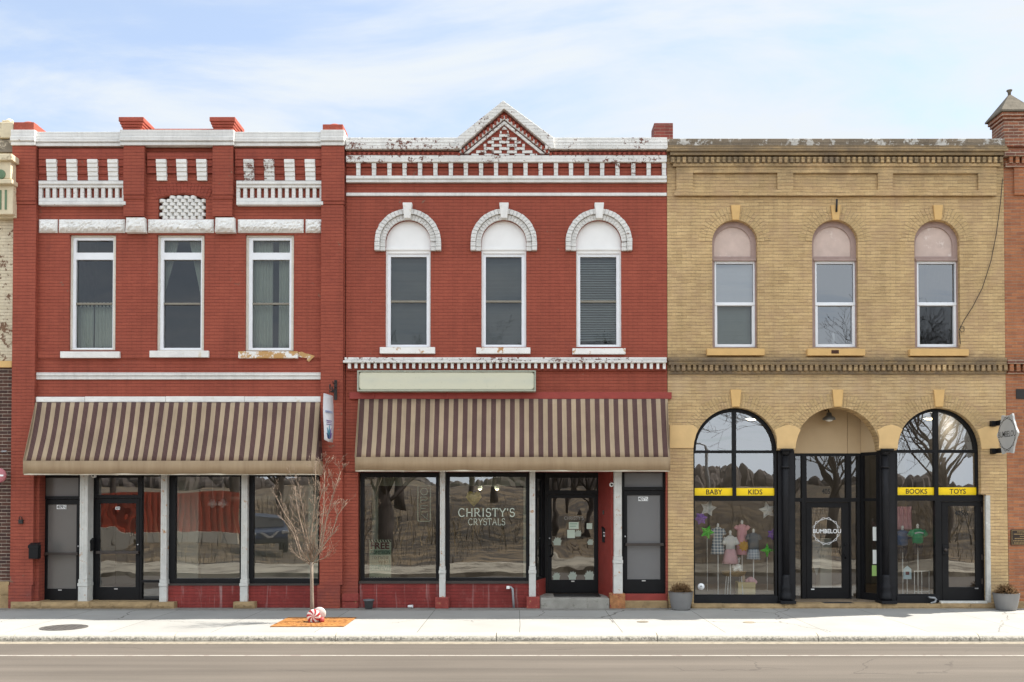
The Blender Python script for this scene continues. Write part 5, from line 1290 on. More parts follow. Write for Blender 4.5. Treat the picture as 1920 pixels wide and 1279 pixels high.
def place_text(s, fn_, m, parent, cx_, cz_2, w, h, y):
    q = text_mb(s, 0, 0, 10, 6, 0, .012); xs_ = [v[0] for v in q.v]; z_ = [v[2] for v in q.v]
    q.v = [fn_(cx_ + ((v[0]-min(xs_))/(max(xs_)-min(xs_))-.5)*w, y, cz_2 + ((v[2]-min(z_))/(max(z_)-min(z_))-.5)*h) for v in q.v]
    return q.build('digits', m, parent)
MB().prism([(-.055, .10), (-.005, .10), (-.005, .21), (-.055, .21)], -.114, -.1105).xf(fn).build('digit_tile', M['whitevinyl'], t2)
MB().prism([(-.05, .03), (.01, .055), (.005, .085), (-.05, .095)], -.114, -.1105).xf(fn).build('digit_tile', M['whitevinyl'], t2)
place_text('409', fn, M['ink'], t2, -.03, .155, .042, .05, -.116)
wx, wy = X0(1135.5, 1002, .62), .60
t3, fn3 = mailbox(wx, wy, Z0(1017, .6), .17, .10, .31, 'black mailbox with two white number labels on the red doorway wall')
MB().prism([(-.06, .205), (.06, .205), (.06, .26), (-.06, .26)], -.104, -.1005).xf(fn3).build('digit_tile', M['whitevinyl'], t3)
MB().prism([(-.055, .13), (.045, .13), (.045, .17), (-.055, .17)], -.104, -.1005).xf(fn3).build('digit_tile', M['whitevinyl'], t3)
place_text('407', fn3, M['ink'], t3, 0, .232, .10, .035, -.106); place_text('407½', fn3, M['ink'], t3, -.005, .15, .09, .028, -.106)
MB().rbox(1130.5, 957, 1137.5, 965, .55, .70).build('doorbell_box', M['bronze'], label='small dark box on the red doorway wall above the mailbox', cat='doorbell', bevel=.01)
# wall lamps
xx, zz = U(39, 976, -.13)
t = thing('wall_fixture', (xx, -.12, zz-.08), 'small black wall fixture with ring on the left red pilaster', 'fixture')
MB().box(xx-.045, xx+.045, -.15, -.10, zz-.07, zz+.02).build('body', M['iron'], t, bevel=.008)
MB().tube([(xx-.03, -.13, zz+.02), (xx-.035, -.14, zz+.06), (xx-.01, -.14, zz+.085), (xx+.02, -.14, zz+.07), (xx+.03, -.13, zz+.02)], .009, 6).build('ring', M['iron'], t)
def camlamp(px, py, y, lab, cat, d=.10):
    xx, zz = U(px, py, y)
    t = thing('security_camera' if cat == 'camera' else 'flood_lamp', (xx, y, zz), lab, cat)
    MB().lathe([(.03, 0), (.045, -.02), (.045, -d), (.03, -d-.01), (.028, -d+.02), (.01, -d+.02)], (xx, y, zz), 16, axis='y').build('housing', M['bulb'], t)
    MB().lathe([(.024, -d-.002), (.02, -d-.008), (.004, -d-.012)], (xx, y, zz), 12, axis='y').build('lens', M['iron'], t)
    MB().tube([(xx, y-.03, zz), (xx+.0, y+.02, zz+.04), (xx+.0, y+.04, zz+.07)], .012, 6).build('mount', M['bulb'], t)
    return t
camlamp(178.5, 892, .12, 'small white camera above the clear glass door', 'camera')
camlamp(1146, 909, .10, 'white round flood lamp high in the red doorway', 'lamp')
# barn lamp in the middle arch
xx, zz = U(1554.5, 781, .45)
t = thing('barn_lamp', (xx, .45, zz-.06), 'grey barn lamp hanging under the middle brick arch', 'lamp')
MB().lathe([(.135, -.075), (.142, -.06), (.13, -.03), (.09, .0), (.06, .02), (.05, .08), (.03, .09)], (xx, .45, zz), 28).build('lamp_shade', plain('grey lamp shade', (.11,.11,.10,1), .4, .1, 6), t)
MB().lathe([(.09, -.076), (.06, -.10), (.02, -.11)], (xx, .45, zz), 18).build('bulb', M['bulb'], t)
MB().tube([(xx, .45, zz+.08), (xx, .50, zz+.15), (xx, .60, zz+.17), (xx, .679, zz+.15)], .014, 8).build('arm', M['iron'], t)
# cable down the right side of the yellow building
cp = []
for px, py in ((1880, 335), (1876, 380), (1868, 440), (1858, 490), (1842, 540), (1824, 575), (1808, 600), (1802, 612), (1799.5, 618), (1803, 623), (1808, 620), (1807, 613), (1801, 612), (1798, 620), (1801, 645)):
    xx, zz = U(px, py, -.03); cp.append((xx, -.03, zz))
MB().tube(cp, .0075, 5).build('cable', M['iron'], label='thin dark cable drooping beside the rightmost arched upstairs window', cat='cable')
# gas pipe
xx = X0(957, 1120, .0)
pts = [(X0(951.5,1101.5,0), .06, Z0(1101.5)), (X0(951.5,1101.5,0), -.02, Z0(1101.5)), (X0(958,1101,0), -.03, Z0(1101)), (X0(961,1104,0), -.03, Z0(1104)), (X0(962.3,1120,0), -.03, Z0(1120)), (X0(963.5,1137,0), -.03, Z0(1139))]
t = thing('vent_pipe', (xx, -.03, 0), 'grey bent pipe coming out of the red bulkhead under the shop name', 'pipe')
MB().tube(pts, .024, 10).build('pipe', M['galv'], t)
MB().rbox(949.5, 1099, 955.5, 1104.5, -.065, -.012).build('pipe_cap', M['bulb'], t, bevel=.008)
xx = X0(1749, 1126, .05)
q = [(X0(1743,1120,.05), .09, Z0(1120.5)), (X0(1744,1120,.0), -.0, Z0(1120.5)), (X0(1752,1120,.0), -.01, Z0(1121)), (X0(1755,1124,.0), -.01, Z0(1124)), (X0(1753,1129,.0), -.01, Z0(1128.5)), (X0(1745,1131,.0), -.01, Z0(1131))]
MB().tube(q, .022, 8).build('vent_pipe', M['galv'], label='grey hooked pipe low on the black panel between BOOKS window and door', cat='pipe')
# door mats
x0, x1 = X0(1038, 1117, .55), X0(1124, 1117, .55)
MB().box(x0, x1, .18, .80, zs+.002, zs+.014).build('door_mat', M['iron'], label='black door mat on the concrete entry step', cat='door mat', bevel=.004)
zf = Z0(1130, .68)
MB().box(X0(1547, 1138), X0(1602, 1138), .02, .24, Z0(1132)+.002, Z0(1132)+.012).build('door_mat', M['iron'], label='dark narrow mat at the arched entrance of the toy shop', cat='door mat')
# ================================================================ CURTAINS AND BLINDS
def curtain(px0, px1, py0, py1, y, lab, folds=9, shape=None, group='curtains upstairs', amp=.02, mat='cloth_w', tabs=False):
    x0, x1, z0, z1 = rect(px0, py0, px1, py1, y); nx, nz = 40, 16; vs = []
    for j in range(nz+1):
        v = j/nz; a, b_ = (0, 1) if shape is None else shape(v)
        for i in range(nx+1):
            u = a+(b_-a)*i/nx
            vs.append((x0+(x1-x0)*u, y+amp*sin(i/nx*folds*2*pi+.5*sin(v*4)), z1+(z0-z1)*v))
    W = nx+1
    mb = MB().add(vs, [(j*W+i, j*W+i+1, (j+1)*W+i+1, (j+1)*W+i) for j in range(nz) for i in range(nx)], smooth=True)
    if tabs:
        for k in range(5):
            x = x0+(x1-x0)*(k+.5)/5; mb.box(x-.02, x+.02, y-.012, y+.012, z1-.001, z1+.10)
    o = mb.build('curtain', M[mat], label=lab, cat='curtain', group=group, recalc=False)
    s_ = o.modifiers.new('thick', 'SOLIDIFY'); s_.thickness = .004
    return o
curtain(141, 176, 576, 653, .32, 'left half of the short pale cafe curtain, first red building window', 5, tabs=True)
curtain(178, 212, 576, 653, .32, 'right half of the short pale cafe curtain, first red building window', 5, tabs=True)
curtain(303, 342, 448, 570, .32, 'sheer curtain sweeping to the left, middle window under the lattice', 6, lambda v: (0, max(.04, .85 - .85*v**1.15)))
curtain(345, 380, 448, 570, .32, 'sheer curtain sweeping to the right, middle window under the lattice', 6, lambda v: (min(.94, .25+.75*v**1.0), 1))
curtain(470, 512, 448, 655, .32, 'left half of the long sheer curtains above the peeling sill', 7)
curtain(523, 548, 448, 655, .32, 'right half of the long sheer curtains above the peeling sill', 5)
def blind(px0, px1, py0, py1, y, lab, mat, ang=.9, pitch=3.3, skew=0):
    x0, x1, z0, z1 = rect(px0, py0, px1, py1, y)
    p = pitch/88; n = int((z1-z0)/p); mb = MB(); rr = random.Random(px0)
    for k in range(n):
        z = z1 - k*p; d = p*.62; dz = cos(ang-1.57+.02)*d; sk = skew*max(0, (k/n-.8))
        a = ang + rr.uniform(-.06,.06)
        vs = [(x0, y-d*cos(a), z-d*sin(a)), (x1, y-d*cos(a), z-d*sin(a)+sk), (x1, y+d*cos(a), z+d*sin(a)+sk), (x0, y+d*cos(a), z+d*sin(a))]
        mb.add(vs, [(0,1,2,3)])
    t = thing('window_blind', ((x0+x1)/2, y, z0), lab, 'blind', 'slatted blinds upstairs')
    mb.build('slats', M[mat], t, recalc=False)
    MB().box(x0, x1, y-.025, y+.025, z1+.005, z1+.045).build('head_rail', M[mat], t)
    return t
blind(731, 801, 478, 648, .24, 'grey slatted blind, red arched window nearest the banner', 'blind', 1.1, 2.6)
blind(909, 979, 478, 648, .24, 'grey slatted blind, middle red arched window under the pediment', 'blind', 1.15, 2.6)
blind(1086, 1157, 476, 646, .24, 'pale wide-slat blind, red arched window next to the yellow building', 'blind_l', .75, 4.6, .12)
blind(1340, 1412, 491, 648, .30, 'pale fine-slat blind, yellow building window with a closed blind', 'blind_l', 1.2, 2.4)
t = blind(1532, 1601, 491, 506, .32, 'raised white blind, yellow building window above the middle arch', 'blind_l', .2, 1.2)
t = blind(1722, 1791, 491, 506, .32, 'raised white blind, yellow building window beside the cable', 'blind_l', .2, 1.2)
xx, zz = U(1562, 645, .33)
MB().lathe([(.05, 0), (.055, .02), (.045, .10), (.035, .19), (.03, .22), (.012, .24)], (xx, .33, zz), 16).build('white_bottle', M['bulb'], label='white bottle-shaped ornament on the sill of the window above the middle arch', cat='ornament')
# ================================================================ SHOP INTERIORS
x0, x1, z0, z1 = rect(331, 890, 372, 1112, 1.0)
MB().box(x0, x1, 1.0, 1.15, .13, z1+.4).build('inner_partition', M['inwall'], R1)
x0, x1, z0, z1 = rect(578, 890, 606, 1112, .7)
MB().box(x0, x1, .7, .85, .13, z1+.4).build('inner_partition', M['inwall_green'], R1)
x0, x1, z0, z1 = rect(320, 931, 600, 936.5, 1.6)
MB().box(x0, x1, 1.6, 1.68, z0, z1).build('inner_rail', M['inwall'], R1)
for px, lab in ((398.5, 'left'), (418, 'right')):
    xx, zz = U(px, 940, 1.4)
    t = thing('pendant_lamp', (xx, 1.4, zz-.1), lab + ' one of the two white pendant lamps in the left shop window', 'lamp', 'pendant lamps in the shop window')
    MB().tube([(xx, 1.4, zz+.06), (xx, 1.4, 3.3)], .010, 5).build('cord', M['bulb'], t)
    MB().lathe([(.11, -.10), (.115, -.06), (.10, -.01), (.05, .03), (.03, .06)], (xx, 1.4, zz), 20).build('lamp_shade', M['bulb'], t)
    MB().lathe([(.05, -.09), (.045, -.13), (.02, -.15)], (xx, 1.4, zz), 12).build('bulb', M['bulb'], t)
x0, x1, z0, z1 = rect(698, 890, 708, 1010, 1.0)
MB().box(x0, x1, 1.0, 1.1, .13, z1+.4).build('inner_partition', M['inwall_green'], R2)
x0, x1, z0, z1 = rect(670, 890, 1000, 911, .9)
MB().box(x0, x1, .9, 1.0, z0, z1+.3).build('inner_soffit', M['inwall_green'], R2)
x0, x1, z0, z1 = rect(981.5, 890, 992, 1090, .45)
MB().box(x0, x1, .45, .55, .13, z1+.2).build('inner_partition', M['inwall_green'], R2)
# OPEN sign
yo_ = .22
x0, x1, z0, z1 = rect(783.5, 911, 807, 977.5, yo_)
t = thing('open_sign', ((x0+x1)/2, yo_, z0), 'upright unlit OPEN sign in the first crystal shop window', 'sign')
loop = []
for (cx_, cz_2, a0) in ((x1-.03, z1-.03, 0), (x0+.03, z1-.03, pi/2), (x0+.03, z0+.03, pi), (x1-.03, z0+.03, 1.5*pi)): loop += [(x, yo_, z) for x, z in arcpts(cx_, cz_2, .03, a0, a0+pi/2, 4)]
MB().tube(loop+[loop[0]], .0095, 6).build('border_tube', M['mint'], t)
STROKES = {
 'O': [[(.5+.5*cos(a), .5+.5*sin(a)) for a in [k*pi/10 for k in range(21)]]],
 'P': [[(0,0),(0,1),(.65,1),(.9,.93),(1,.76),(.9,.58),(.65,.5),(0,.5)]],
 'E': [[(1,0),(0,0),(0,1),(1,1)], [(0,.52),(.8,.52)]],
 'N': [[(0,0),(0,1),(1,0),(1,1)]]}
for k, ch in enumerate('OPEN'):
    pz0, pz1 = ((915.5, 928), (932, 944), (948, 960), (963, 974.5))[k]
    a, b_, c, d = rect(788.8, pz0, 801.5, pz1, yo_)
    mb = MB()
    for st in STROKES[ch]: mb.tube([(a+(b_-a)*u, yo_, c+(d-c)*v) for u, v in st], .0095, 5)
    mb.build('letter_tube', M['mint'], t)
MB().tube([(x0+.05, yo_, z1), (x0+.05, yo_, z1+.45)], .003, 4).tube([(x1-.05, yo_, z1), (x1-.05, yo_, z1+.45)], .003, 4).build('hanging_wire', M['galv'], t)
# FREE ADMISSION poster
yp = .21
x0, x1, z0, z1 = rect(692.5, 1012, 733.5, 1084, yp)
t = thing('poster', ((x0+x1)/2, yp, z0), 'tall mint and maroon poster reading FREE ADMISSION in the crystal shop window', 'poster')
MB().box(x0, x1, yp, yp+.006, z0, z1).build('sheet', plain('pale green poster', (.60,.64,.50,1), .8, .05), t)
mb = MB()
for k in range(8):
    xx = x0 + (x1-x0)*(k+.15)/8
    mb.add([(xx+.02, yp-.004, z1-.05), (xx+.05, yp-.004, z1-.05), (xx+.03, yp-.004, z1-.004), (xx, yp-.004, z1-.004)], [(0,1,2,3)])
    mb.box(xx, xx+.022, yp-.004, yp-.002, z0+.004, z0+.022)
mb.build('stripe_edge', M['ink'], t)
MB().rbox(693.5, 1031.5, 732.5, 1040.5, yp-.003, yp-.001).rbox(693.5, 1059, 732.5, 1070.5, yp-.003, yp-.001).build('green_band', M['mintdark'], t)
for (s, a, b_, c, d, m, bo) in (('FREE', 695, 1017, 730, 1029.5, 'maroon', .03), ('ADMISSION', 694.5, 1032.5, 731.5, 1039.5, 'ink', .0), ('TO THOSE', 697, 1043.5, 729, 1048.8, 'inkbrown', .0), ('WHO', 709.5, 1051, 727, 1056.3, 'inkbrown', .0), ('BELIEVE', 694, 1060.5, 732, 1069.5, 'mint', .02)):
    text_mb(s, a, b_, c, d, yp-.005, bo).build('lettering', M[m], t)
# shop name on the glass: serif stroke lettering
def serif(s, px0, py0, px1, py1, y, lw, serif_w=.0):
    C_ = lambda a0, a1, rx=.5, rz=.5, cx_=.5, cz_=.5, n=14: [(cx_+rx*cos(radians(a0+(a1-a0)*k/n)), cz_+rz*sin(radians(a0+(a1-a0)*k/n))) for k in range(n+1)]
    G = {'C': (.78, [C_(45, 315)], [(.86,.80,.86,.98), (.86,.02,.86,.2)], []), 'H': (.86, [[(.14,0),(.14,1)],[(.86,0),(.86,1)],[(.14,.5),(.86,.5)]], [], [(.14,0),(.14,1),(.86,0),(.86,1)]),
      'R': (.80, [[(.16,0),(.16,1),(.5,1)] + C_(90,-90,.3,.26,.5,.74,8) + [(.16,.48)], [(.45,.48),(.92,0)]], [], [(.16,0),(.1,1),(.95,0)]), 'I': (.42, [[(.5,0),(.5,1)]], [], [(.5,0),(.5,1)]),
      'S': (.62, [C_(40,230,.40,.27,.5,.74,12) + C_(60,-150,.44,.28,.5,.27,14)], [(.88,.78,.88,.98), (.1,.02,.1,.24)], []), 'T': (.78, [[(.5,0),(.5,1)],[(.04,1),(.96,1)]], [(.04,1,.04,.78), (.96,1,.96,.78)], [(.5,0)]),
      'Y': (.80, [[(.06,1),(.5,.48),(.5,0)],[(.94,1),(.5,.48)]], [], [(.06,1),(.94,1),(.5,0)]), "'": (.22, [[(.5,1),(.4,.74)]], [], []),
      'A': (.82, [[(.06,0),(.5,1),(.94,0)],[(.24,.36),(.76,.36)]], [], [(.06,0),(.94,0)]), 'L': (.66, [[(.2,1),(.2,0),(.95,0)]], [(.95,0,.95,.22)], [(.2,1)])}
    x0, x1, z0, z1 = rect(px0, py0, px1, py1, y); H = z1-z0
    tot = sum(G[c][0] for c in s) + .14*(len(s)-1); sx = (x1-x0)/tot; x = x0; mb = MB()
    for c in s:
        w, st, ex, sr = G[c]; f = lambda u, v: (x+u*w*sx, z0+v*H)
        for q in st: mb.ribbon([f(*a) for a in q], lw, y)
        for a in ex: mb.ribbon([f(a[0], a[1]), f(a[2], a[3])], lw*.7, y-.0005)
        for (u, v) in sr:
            cx_, cz_2 = f(u, v); hw = .11*sx
            mb.ribbon([(cx_-hw, cz_2+(lw*.3 if v < .5 else -lw*.3)), (cx_+hw, cz_2+(lw*.3 if v < .5 else -lw*.3))], lw*.6, y-.0005)
        x += (w+.14)*sx
    return mb
yg = .10+.054
serif("CHRISTY'S", 860, 953.5, 965, 968.5, yg, .019).build('lettering', M['etch'], WD)
serif('CRYSTALS', 878.5, 972.5, 947, 984.5, yg, .010).build('lettering', M['etch'], WD)
serif("CHRISTY'S", 1058.5, 968.5, 1094, 974.5, YR+.052, .010).build('lettering', M['faint'], d3)
# door papers and lotus decals
yq = YR+.053
def lotus(px, py, s_, d):
    cx_, cz_2 = U(px, py, yq); k = s_*(yq+CAMD)/F; mb = MB()
    for i, a in enumerate((-1.15, -.7, -.3, .1, .5, .95)):
        L = k*(1.0 if abs(a) < .6 else .82); w = k*.26
        dx, dz = sin(a), cos(a)
        pts = [(cx_, cz_2), (cx_+dx*L*.55-dz*w, cz_2+dz*L*.55+dx*w), (cx_+dx*L, cz_2+dz*L), (cx_+dx*L*.55+dz*w, cz_2+dz*L*.55-dx*w)]
        mb.add([(x, yq-.0006*i, z) for x, z in pts], [(0,1,2,3)])
    mb.add([(cx_-k*.55, yq-.004, cz_2-k*.28), (cx_+k*.5, yq-.004, cz_2-k*.28), (cx_+k*.5, yq-.004, cz_2+k*.2), (cx_-k*.5, yq-.004, cz_2+k*.3)], [(0,1,2,3)])
    return mb.build('lotus_decal', M['etch'], d)
for px, py, s_ in ((1043.5, 1084, 11), (1073.5, 1083.5, 12.5), (1105, 1083, 14), (1045, 1019, 12.5), (1107, 1019, 9), (1084, 1003, 10)): lotus(px, py, s_, d3)
for q in ((1066.5, 979, 1085, 992), (1100, 981, 1110.5, 992), (1063.5, 993.5, 1078, 1009)): MB().rbox(*q, yq-.003, yq).build('notice', M['mint'], d3)
MB().rbox(1068.5, 981.5, 1082, 983.2, yq-.006, yq-.004).rbox(1068.5, 986, 1080, 987.6, yq-.006, yq-.004).build('notice_print', M['mintdark'], d3)
# golden heart crystal
yk = .24; xx, zz = U(888.3, 930, yk)
s_ = (yk+CAMD)/F
t = thing('crystal_ornament', (xx, yk, zz), 'golden faceted heart crystal hanging above the shop name', 'ornament')
ring = [(-15,-2),(-11,7),(-5,9),(0,5),(5,9),(11,7),(15,-2),(8,-12),(0,-20),(-8,-12)]
vs = [(xx+a*s_, yk, zz+b_*s_) for a, b_ in ring] + [(xx+a*.5*s_, yk-.05, zz+(b_*.5-1)*s_) for a, b_ in ring] + [(xx, yk+.05, zz-2*s_)]
n = len(ring)
MB().add(vs, [(i, (i+1) % n, n+(i+1) % n, n+i) for i in range(n)] + [list(range(n, 2*n))] + [((i+1) % n, i, 2*n) for i in range(n)]).build('crystal', plain('amber crystal', (.80,.60,.20,1), .15, .4, 40, spec=.9), t)
MB().tube([(xx, yk, zz+5*s_), (xx, yk, zz+.9)], .003, 4).build('thread', M['galv'], t)
for px, lab in ((900, 'left'), (932, 'right')):
    xx, zz = U(px, 917, 1.3)
    t = thing('spot_lamp', (xx, 1.3, zz), lab + ' one of the two small lit spot lamps behind the shop name', 'lamp', 'spot lamps behind the shop name')
    MB().lathe([(.05, .0), (.055, .03), (.05, .12), (.02, .14)], (xx, 1.3, zz), 14).build('shade', M['mint'], t)
    MB().lathe([(.035, -.002), (.03, -.02), (.005, -.03)], (xx, 1.3, zz), 12).build('bulb', M['lampglow'], t)
    MB().tube([(xx, 1.3, zz+.14), (xx, 1.3, 3.3)], .008, 5).build('stem', M['bulb'], t)
# ---------------------------------------------------------------- toy shop window display
YT = .5; fz = .14
TS = (YT+CAMD)/F
def plaid(name, c1, c2, sc):
    m = NT(name); p = m.pos(); x, y, z = m.sep(p)
    a = m.math('GREATER_THAN', m.math('FRACT', m.math('MULTIPLY', x, sc)), .5); b_ = m.math('GREATER_THAN', m.math('FRACT', m.math('MULTIPLY', z, sc)), .5)
    c = m.mix(m.math('MULTIPLY', m.math('ADD', a, b_), .5), c1, c2)
    return m.done(m.bsdf(c, .9))
M['plaid'] = plaid('blue white plaid cloth', (.72,.74,.74,1), (.10,.17,.24,1), 15)
M['plaid_l'] = plaid('light blue plaid cloth', (.62,.68,.74,1), (.26,.34,.44,1), 17)
M['pinkcloth'] = plain('pink cloth', (.78,.40,.44,1), .9, .08, 9)
M['pinklight'] = plain('pale pink cloth', (.82,.50,.54,1), .9, .08, 9)
M['teewhite'] = plain('white jersey', (.86,.86,.83,1), .9, .04)
M['greycloth'] = plain('slate cloth', (.16,.18,.20,1), .9, .1)
M['greenfoil'] = plain('green foil', (.10,.70,.06,1), .25, .2, 14)
M['silverfoil'] = plain('silver foil', (.78,.78,.74,1), .2, .2, 9)
M['purplefoil'] = plain('purple foil', (.30,.14,.62,1), .25, .2, 9)
M['wicker'] = plain('wicker', (.38,.26,.13,1), .9, .3, 40, .5, 60)
M['pine'] = plain('pale wood crate', (.76,.62,.32,1), .7, .1, 6)
M['gold'] = plain('golden felt', (.62,.34,.05,1), .8, .15, 12)
M['greentee'] = plain('green jersey', (.02,.34,.14,1), .9, .06)
M['bluetee'] = plain('blue jersey', (.06,.12,.24,1), .9, .06)
M['darkcloth'] = plain('dark trousers cloth', (.02,.02,.03,1), .9)
def xz(px, py, y=YT): return U(px, py, y)
def dressform(pxc, lab, parts, pole_top, pole_bot, y, head=None):
    x, z = xz(pxc, pole_bot, y)
    t = thing('dress_form', (x, y, fz), lab, 'dress form', 'dressed forms in the toy shop window')
    MB().tube([(x, y, fz+.02), (x, y, U(0, pole_top, y)[1])], .012, 6).build('pole', M['teewhite'], t)
    MB().lathe([(.10, 0), (.09, .012), (.015, .02)], (x, y, fz), 16).build('base', M['teewhite'], t)
    for nm, prof, mt, sl in parts:
        pr = [(w*(y+CAMD)/F, U(0, py, y)[1]) for w, py in prof]
        mb = MB().lathe(pr[::-1], (x, y, 0), 20, sy=.6, flute=.10 if 'skirt' in nm or 'dress' in nm else 0, nf=10)
        if sl:
            (w0, y0), (w1, y1) = sl
            for s_ in (-1, 1): mb.tube([(x+s_*w0*TS, y, U(0, y0, y)[1]), (x+s_*w1*TS, y-.02, U(0, y1, y)[1])], [.045, .05], 8)
        mb.build(nm, M[mt], t)
    if head:
        MB().lathe([(.005, .07), (.025, .05), (.03, .02), (.022, -.01), (.03, -.04)][::-1], (x, y, U(0, head, y)[1]), 12).build('neck_cap', M['teewhite'], t)
    return t
dressform(1346.5, 'dress form in a blue and white plaid dress', [('dress', [(3, 988), (8, 991), (9, 998), (9.5, 1006), (12, 1022), (13.5, 1032), (15, 1039)], 'plaid', ((8, 992), (12, 1003)))], 1040, 1108, .55, 987)
dressform(1369.5, 'dress form in a white printed tee and pink skirt', [('skirt', [(8, 1028), (11, 1035), (14, 1047), (16, 1057)], 'pinklight', None), ('top', [(3.5, 1004), (8, 1007), (8.5, 1014), (9, 1029.5)], 'teewhite', ((8, 1008), (13, 1021)))], 1056, 1070, .44, 1000)
dressform(1391.5, 'dress form in a long pink sleeveless dress', [('dress', [(4, 983), (9, 986), (9, 994), (10, 1010), (12, 1040)], 'pinkcloth', ((8, 987), (13, 992)))], 1040, 1070, .68, 981)
dressform(1413, 'dress form in a slate top and light blue plaid skirt', [('skirt', [(9, 1028), (12, 1037), (14, 1048.5)], 'plaid_l', None), ('top', [(3.5, 999), (9, 1002), (10, 1010), (10, 1029.5)], 'greycloth', ((9, 1003), (12, 1012)))], 1048, 1090, .55, 997)
xx, zz = U(1371, 1018, .50)
rr = random.Random(4); mb = MB()
for k in range(9): mb.box(xx+rr.uniform(-.03,.03)-.012, xx+rr.uniform(-.03,.03)+.014, .47, .49, zz-.06+k*.014, zz-.053+k*.014) if False else None
def star(pxc, pyc, R, r0, n, y, mat, name, lab, th=.05, rot=pi/2, cat='balloon', group=None, tail=None):
    x, z = xz(pxc, pyc, y); s_ = (y+CAMD)/F
    pts = [(x+s_*(R if k % 2 == 0 else r0)*cos(rot+pi*k/n), z+s_*(R if k % 2 == 0 else r0)*sin(rot+pi*k/n)) for k in range(2*n)]
    N = 2*n; vs = [(a, y, b_) for a, b_ in pts] + [(x, y-th, z), (x, y+th, z)]
    t = thing(name, (x, y, z-s_*R), lab, cat, group)
    MB().add(vs, [(k, (k+1) % N, N) for k in range(N)] + [((k+1) % N, k, N+1) for k in range(N)]).build('foil' if cat == 'balloon' else 'body', M[mat], t)
    if tail: MB().tube([(x, y, z-s_*R*.8), (x, y, U(0, tail, y)[1])], .006, 5).build('stick', M['teewhite'], t)
    return t
GB = 'foil balloons in the toy shop window'
star(1326, 998, 14, 7, 5, .36, 'greenfoil', 'star_balloon', 'green star balloon on a stick beside the plaid dress', .07, 1.2, group=GB, tail=1108)
star(1438.5, 1032, 14, 5, 4, .36, 'greenfoil', 'star_balloon', 'green four-pointed star balloon below the right purple one', .06, pi/2, group=GB, tail=1108)
star(1439, 957, 17, 8.5, 5, .36, 'silverfoil', 'star_balloon', 'silver star balloon, upper right of the BABY KIDS window', .07, 1.75, group=GB)
star(1328, 953, 16, 9, 5, .40, 'silverfoil', 'star_balloon', 'silver star balloon above the purple one, upper left', .07, 1.35, group=GB)
star(1314, 972, 13, 8, 6, .44, 'purplefoil', 'star_balloon', 'purple star balloon at the left edge under a silver one', .08, 1.2, group=GB)
star(1449, 1002, 11, 7, 6, .36, 'purplefoil', 'star_balloon', 'purple star balloon at the right edge under the silver star', .08, 1.5, group=GB)
star(1395, 1024, 11, 7.5, 9, .6, 'gold', 'felt_sun', 'golden spiky felt sun in front of the pink dress', .02, pi/2, 'ornament')
# wicker table, bear, crate, plush
x, z = xz(1376, 1068, .62); ry = .62; s_ = (ry+CAMD)/F
t = thing('wicker_table', (x, ry, fz), 'round wicker topped stool under the white plush bear', 'stool')
zt_ = U(0, 1071, ry)[1]; zb_ = U(0, 1081, ry)[1]
MB().lathe([(11*s_, zb_), (20*s_, zb_+.04), (23*s_, zt_-.02), (23.5*s_, zt_), (2*s_, zt_)], (x, ry, 0), 26, sy=.7).build('top', M['wicker'], t)
for a in (-1, 1):
    for b_ in (-1, 1): MB().tube([(x+a*12*s_, ry+b_*.10, zb_+.01), (x+a*15*s_, ry+b_*.13, fz)], .012, 6).build('leg', M['teewhite'], t)
bx_, bz_ = xz(1381, 1070.5, .55)
t = thing('plush_bear', (bx_, .55, bz_), 'white plush bear sitting on the wicker stool', 'plush toy')
def ball(mb, x, y, z, r, sx=1, sz=1): 
    mb.lathe([(max(.002, r*sx*sin(pi*k/8)), -r*sz*cos(pi*k/8)) for k in range(9)], (x, y, z), 12)
mb = MB(); ball(mb, bx_, .55, bz_+.09, .085, 1, 1.05); ball(mb, bx_-.05, .49, bz_+.035, .04); ball(mb, bx_+.07, .49, bz_+.035, .04); ball(mb, bx_-.08, .52, bz_+.10, .03, .9, 1.4); ball(mb, bx_+.08, .52, bz_+.10, .03, .9, 1.4)
mb.build('body', M['teewhite'], t)
mb = MB(); ball(mb, bx_+.005, .53, bz_+.215, .065); ball(mb, bx_+.005, .472, bz_+.20, .028); ball(mb, bx_-.048, .53, bz_+.27, .024); ball(mb, bx_+.058, .53, bz_+.27, .024)
mb.build('head', M['teewhite'], t)
mb = MB(); ball(mb, bx_-.018, .47, bz_+.228, .007); ball(mb, bx_+.028, .47, bz_+.228, .007); ball(mb, bx_+.005, .445, bz_+.208, .008)
mb.build('face', M['ink'], t)
x0, x1, z0, z1 = rect(1384, 1091.5, 1416.5, 1109, .5)
t = thing('crate', ((x0+x1)/2, .6, fz), 'pale wooden crate under the pink plush in the toy shop window', 'crate')
mb = MB()
for k in range(3):
    h = (z1-fz)/3; mb.box(x0, x1, .5, .515, fz+k*h+.004, fz+(k+1)*h-.004).box(x0, x0+.014, .516, .76, fz+k*h+.004, fz+(k+1)*h-.004).box(x1-.014, x1, .516, .76, fz+k*h+.004, fz+(k+1)*h-.004)
mb.box(x0+.015, x1-.015, .516, .76, fz, fz+.012).box(x0+.015, x0+.04, .5165, .535, fz, z1-.006).box(x1-.04, x1-.015, .5165, .535, fz, z1-.006).box(x0, x1, .761, .775, fz, z1)
mb.build('boards', M['pine'], t)
xx, zz = xz(1408.5, 1091.5, .6)
mb = MB(); ball(mb, xx, .62, zz+.03, .105, 1, .8); ball(mb, xx-.09, .60, zz+.02, .05); ball(mb, xx+.08, .58, zz+.0, .05)
mb.build('plush_toy', M['pinklight'], label='pale pink plush cushion resting on the wooden crate', cat='plush toy')
xx, zz = xz(1393.5, 1091, .58)
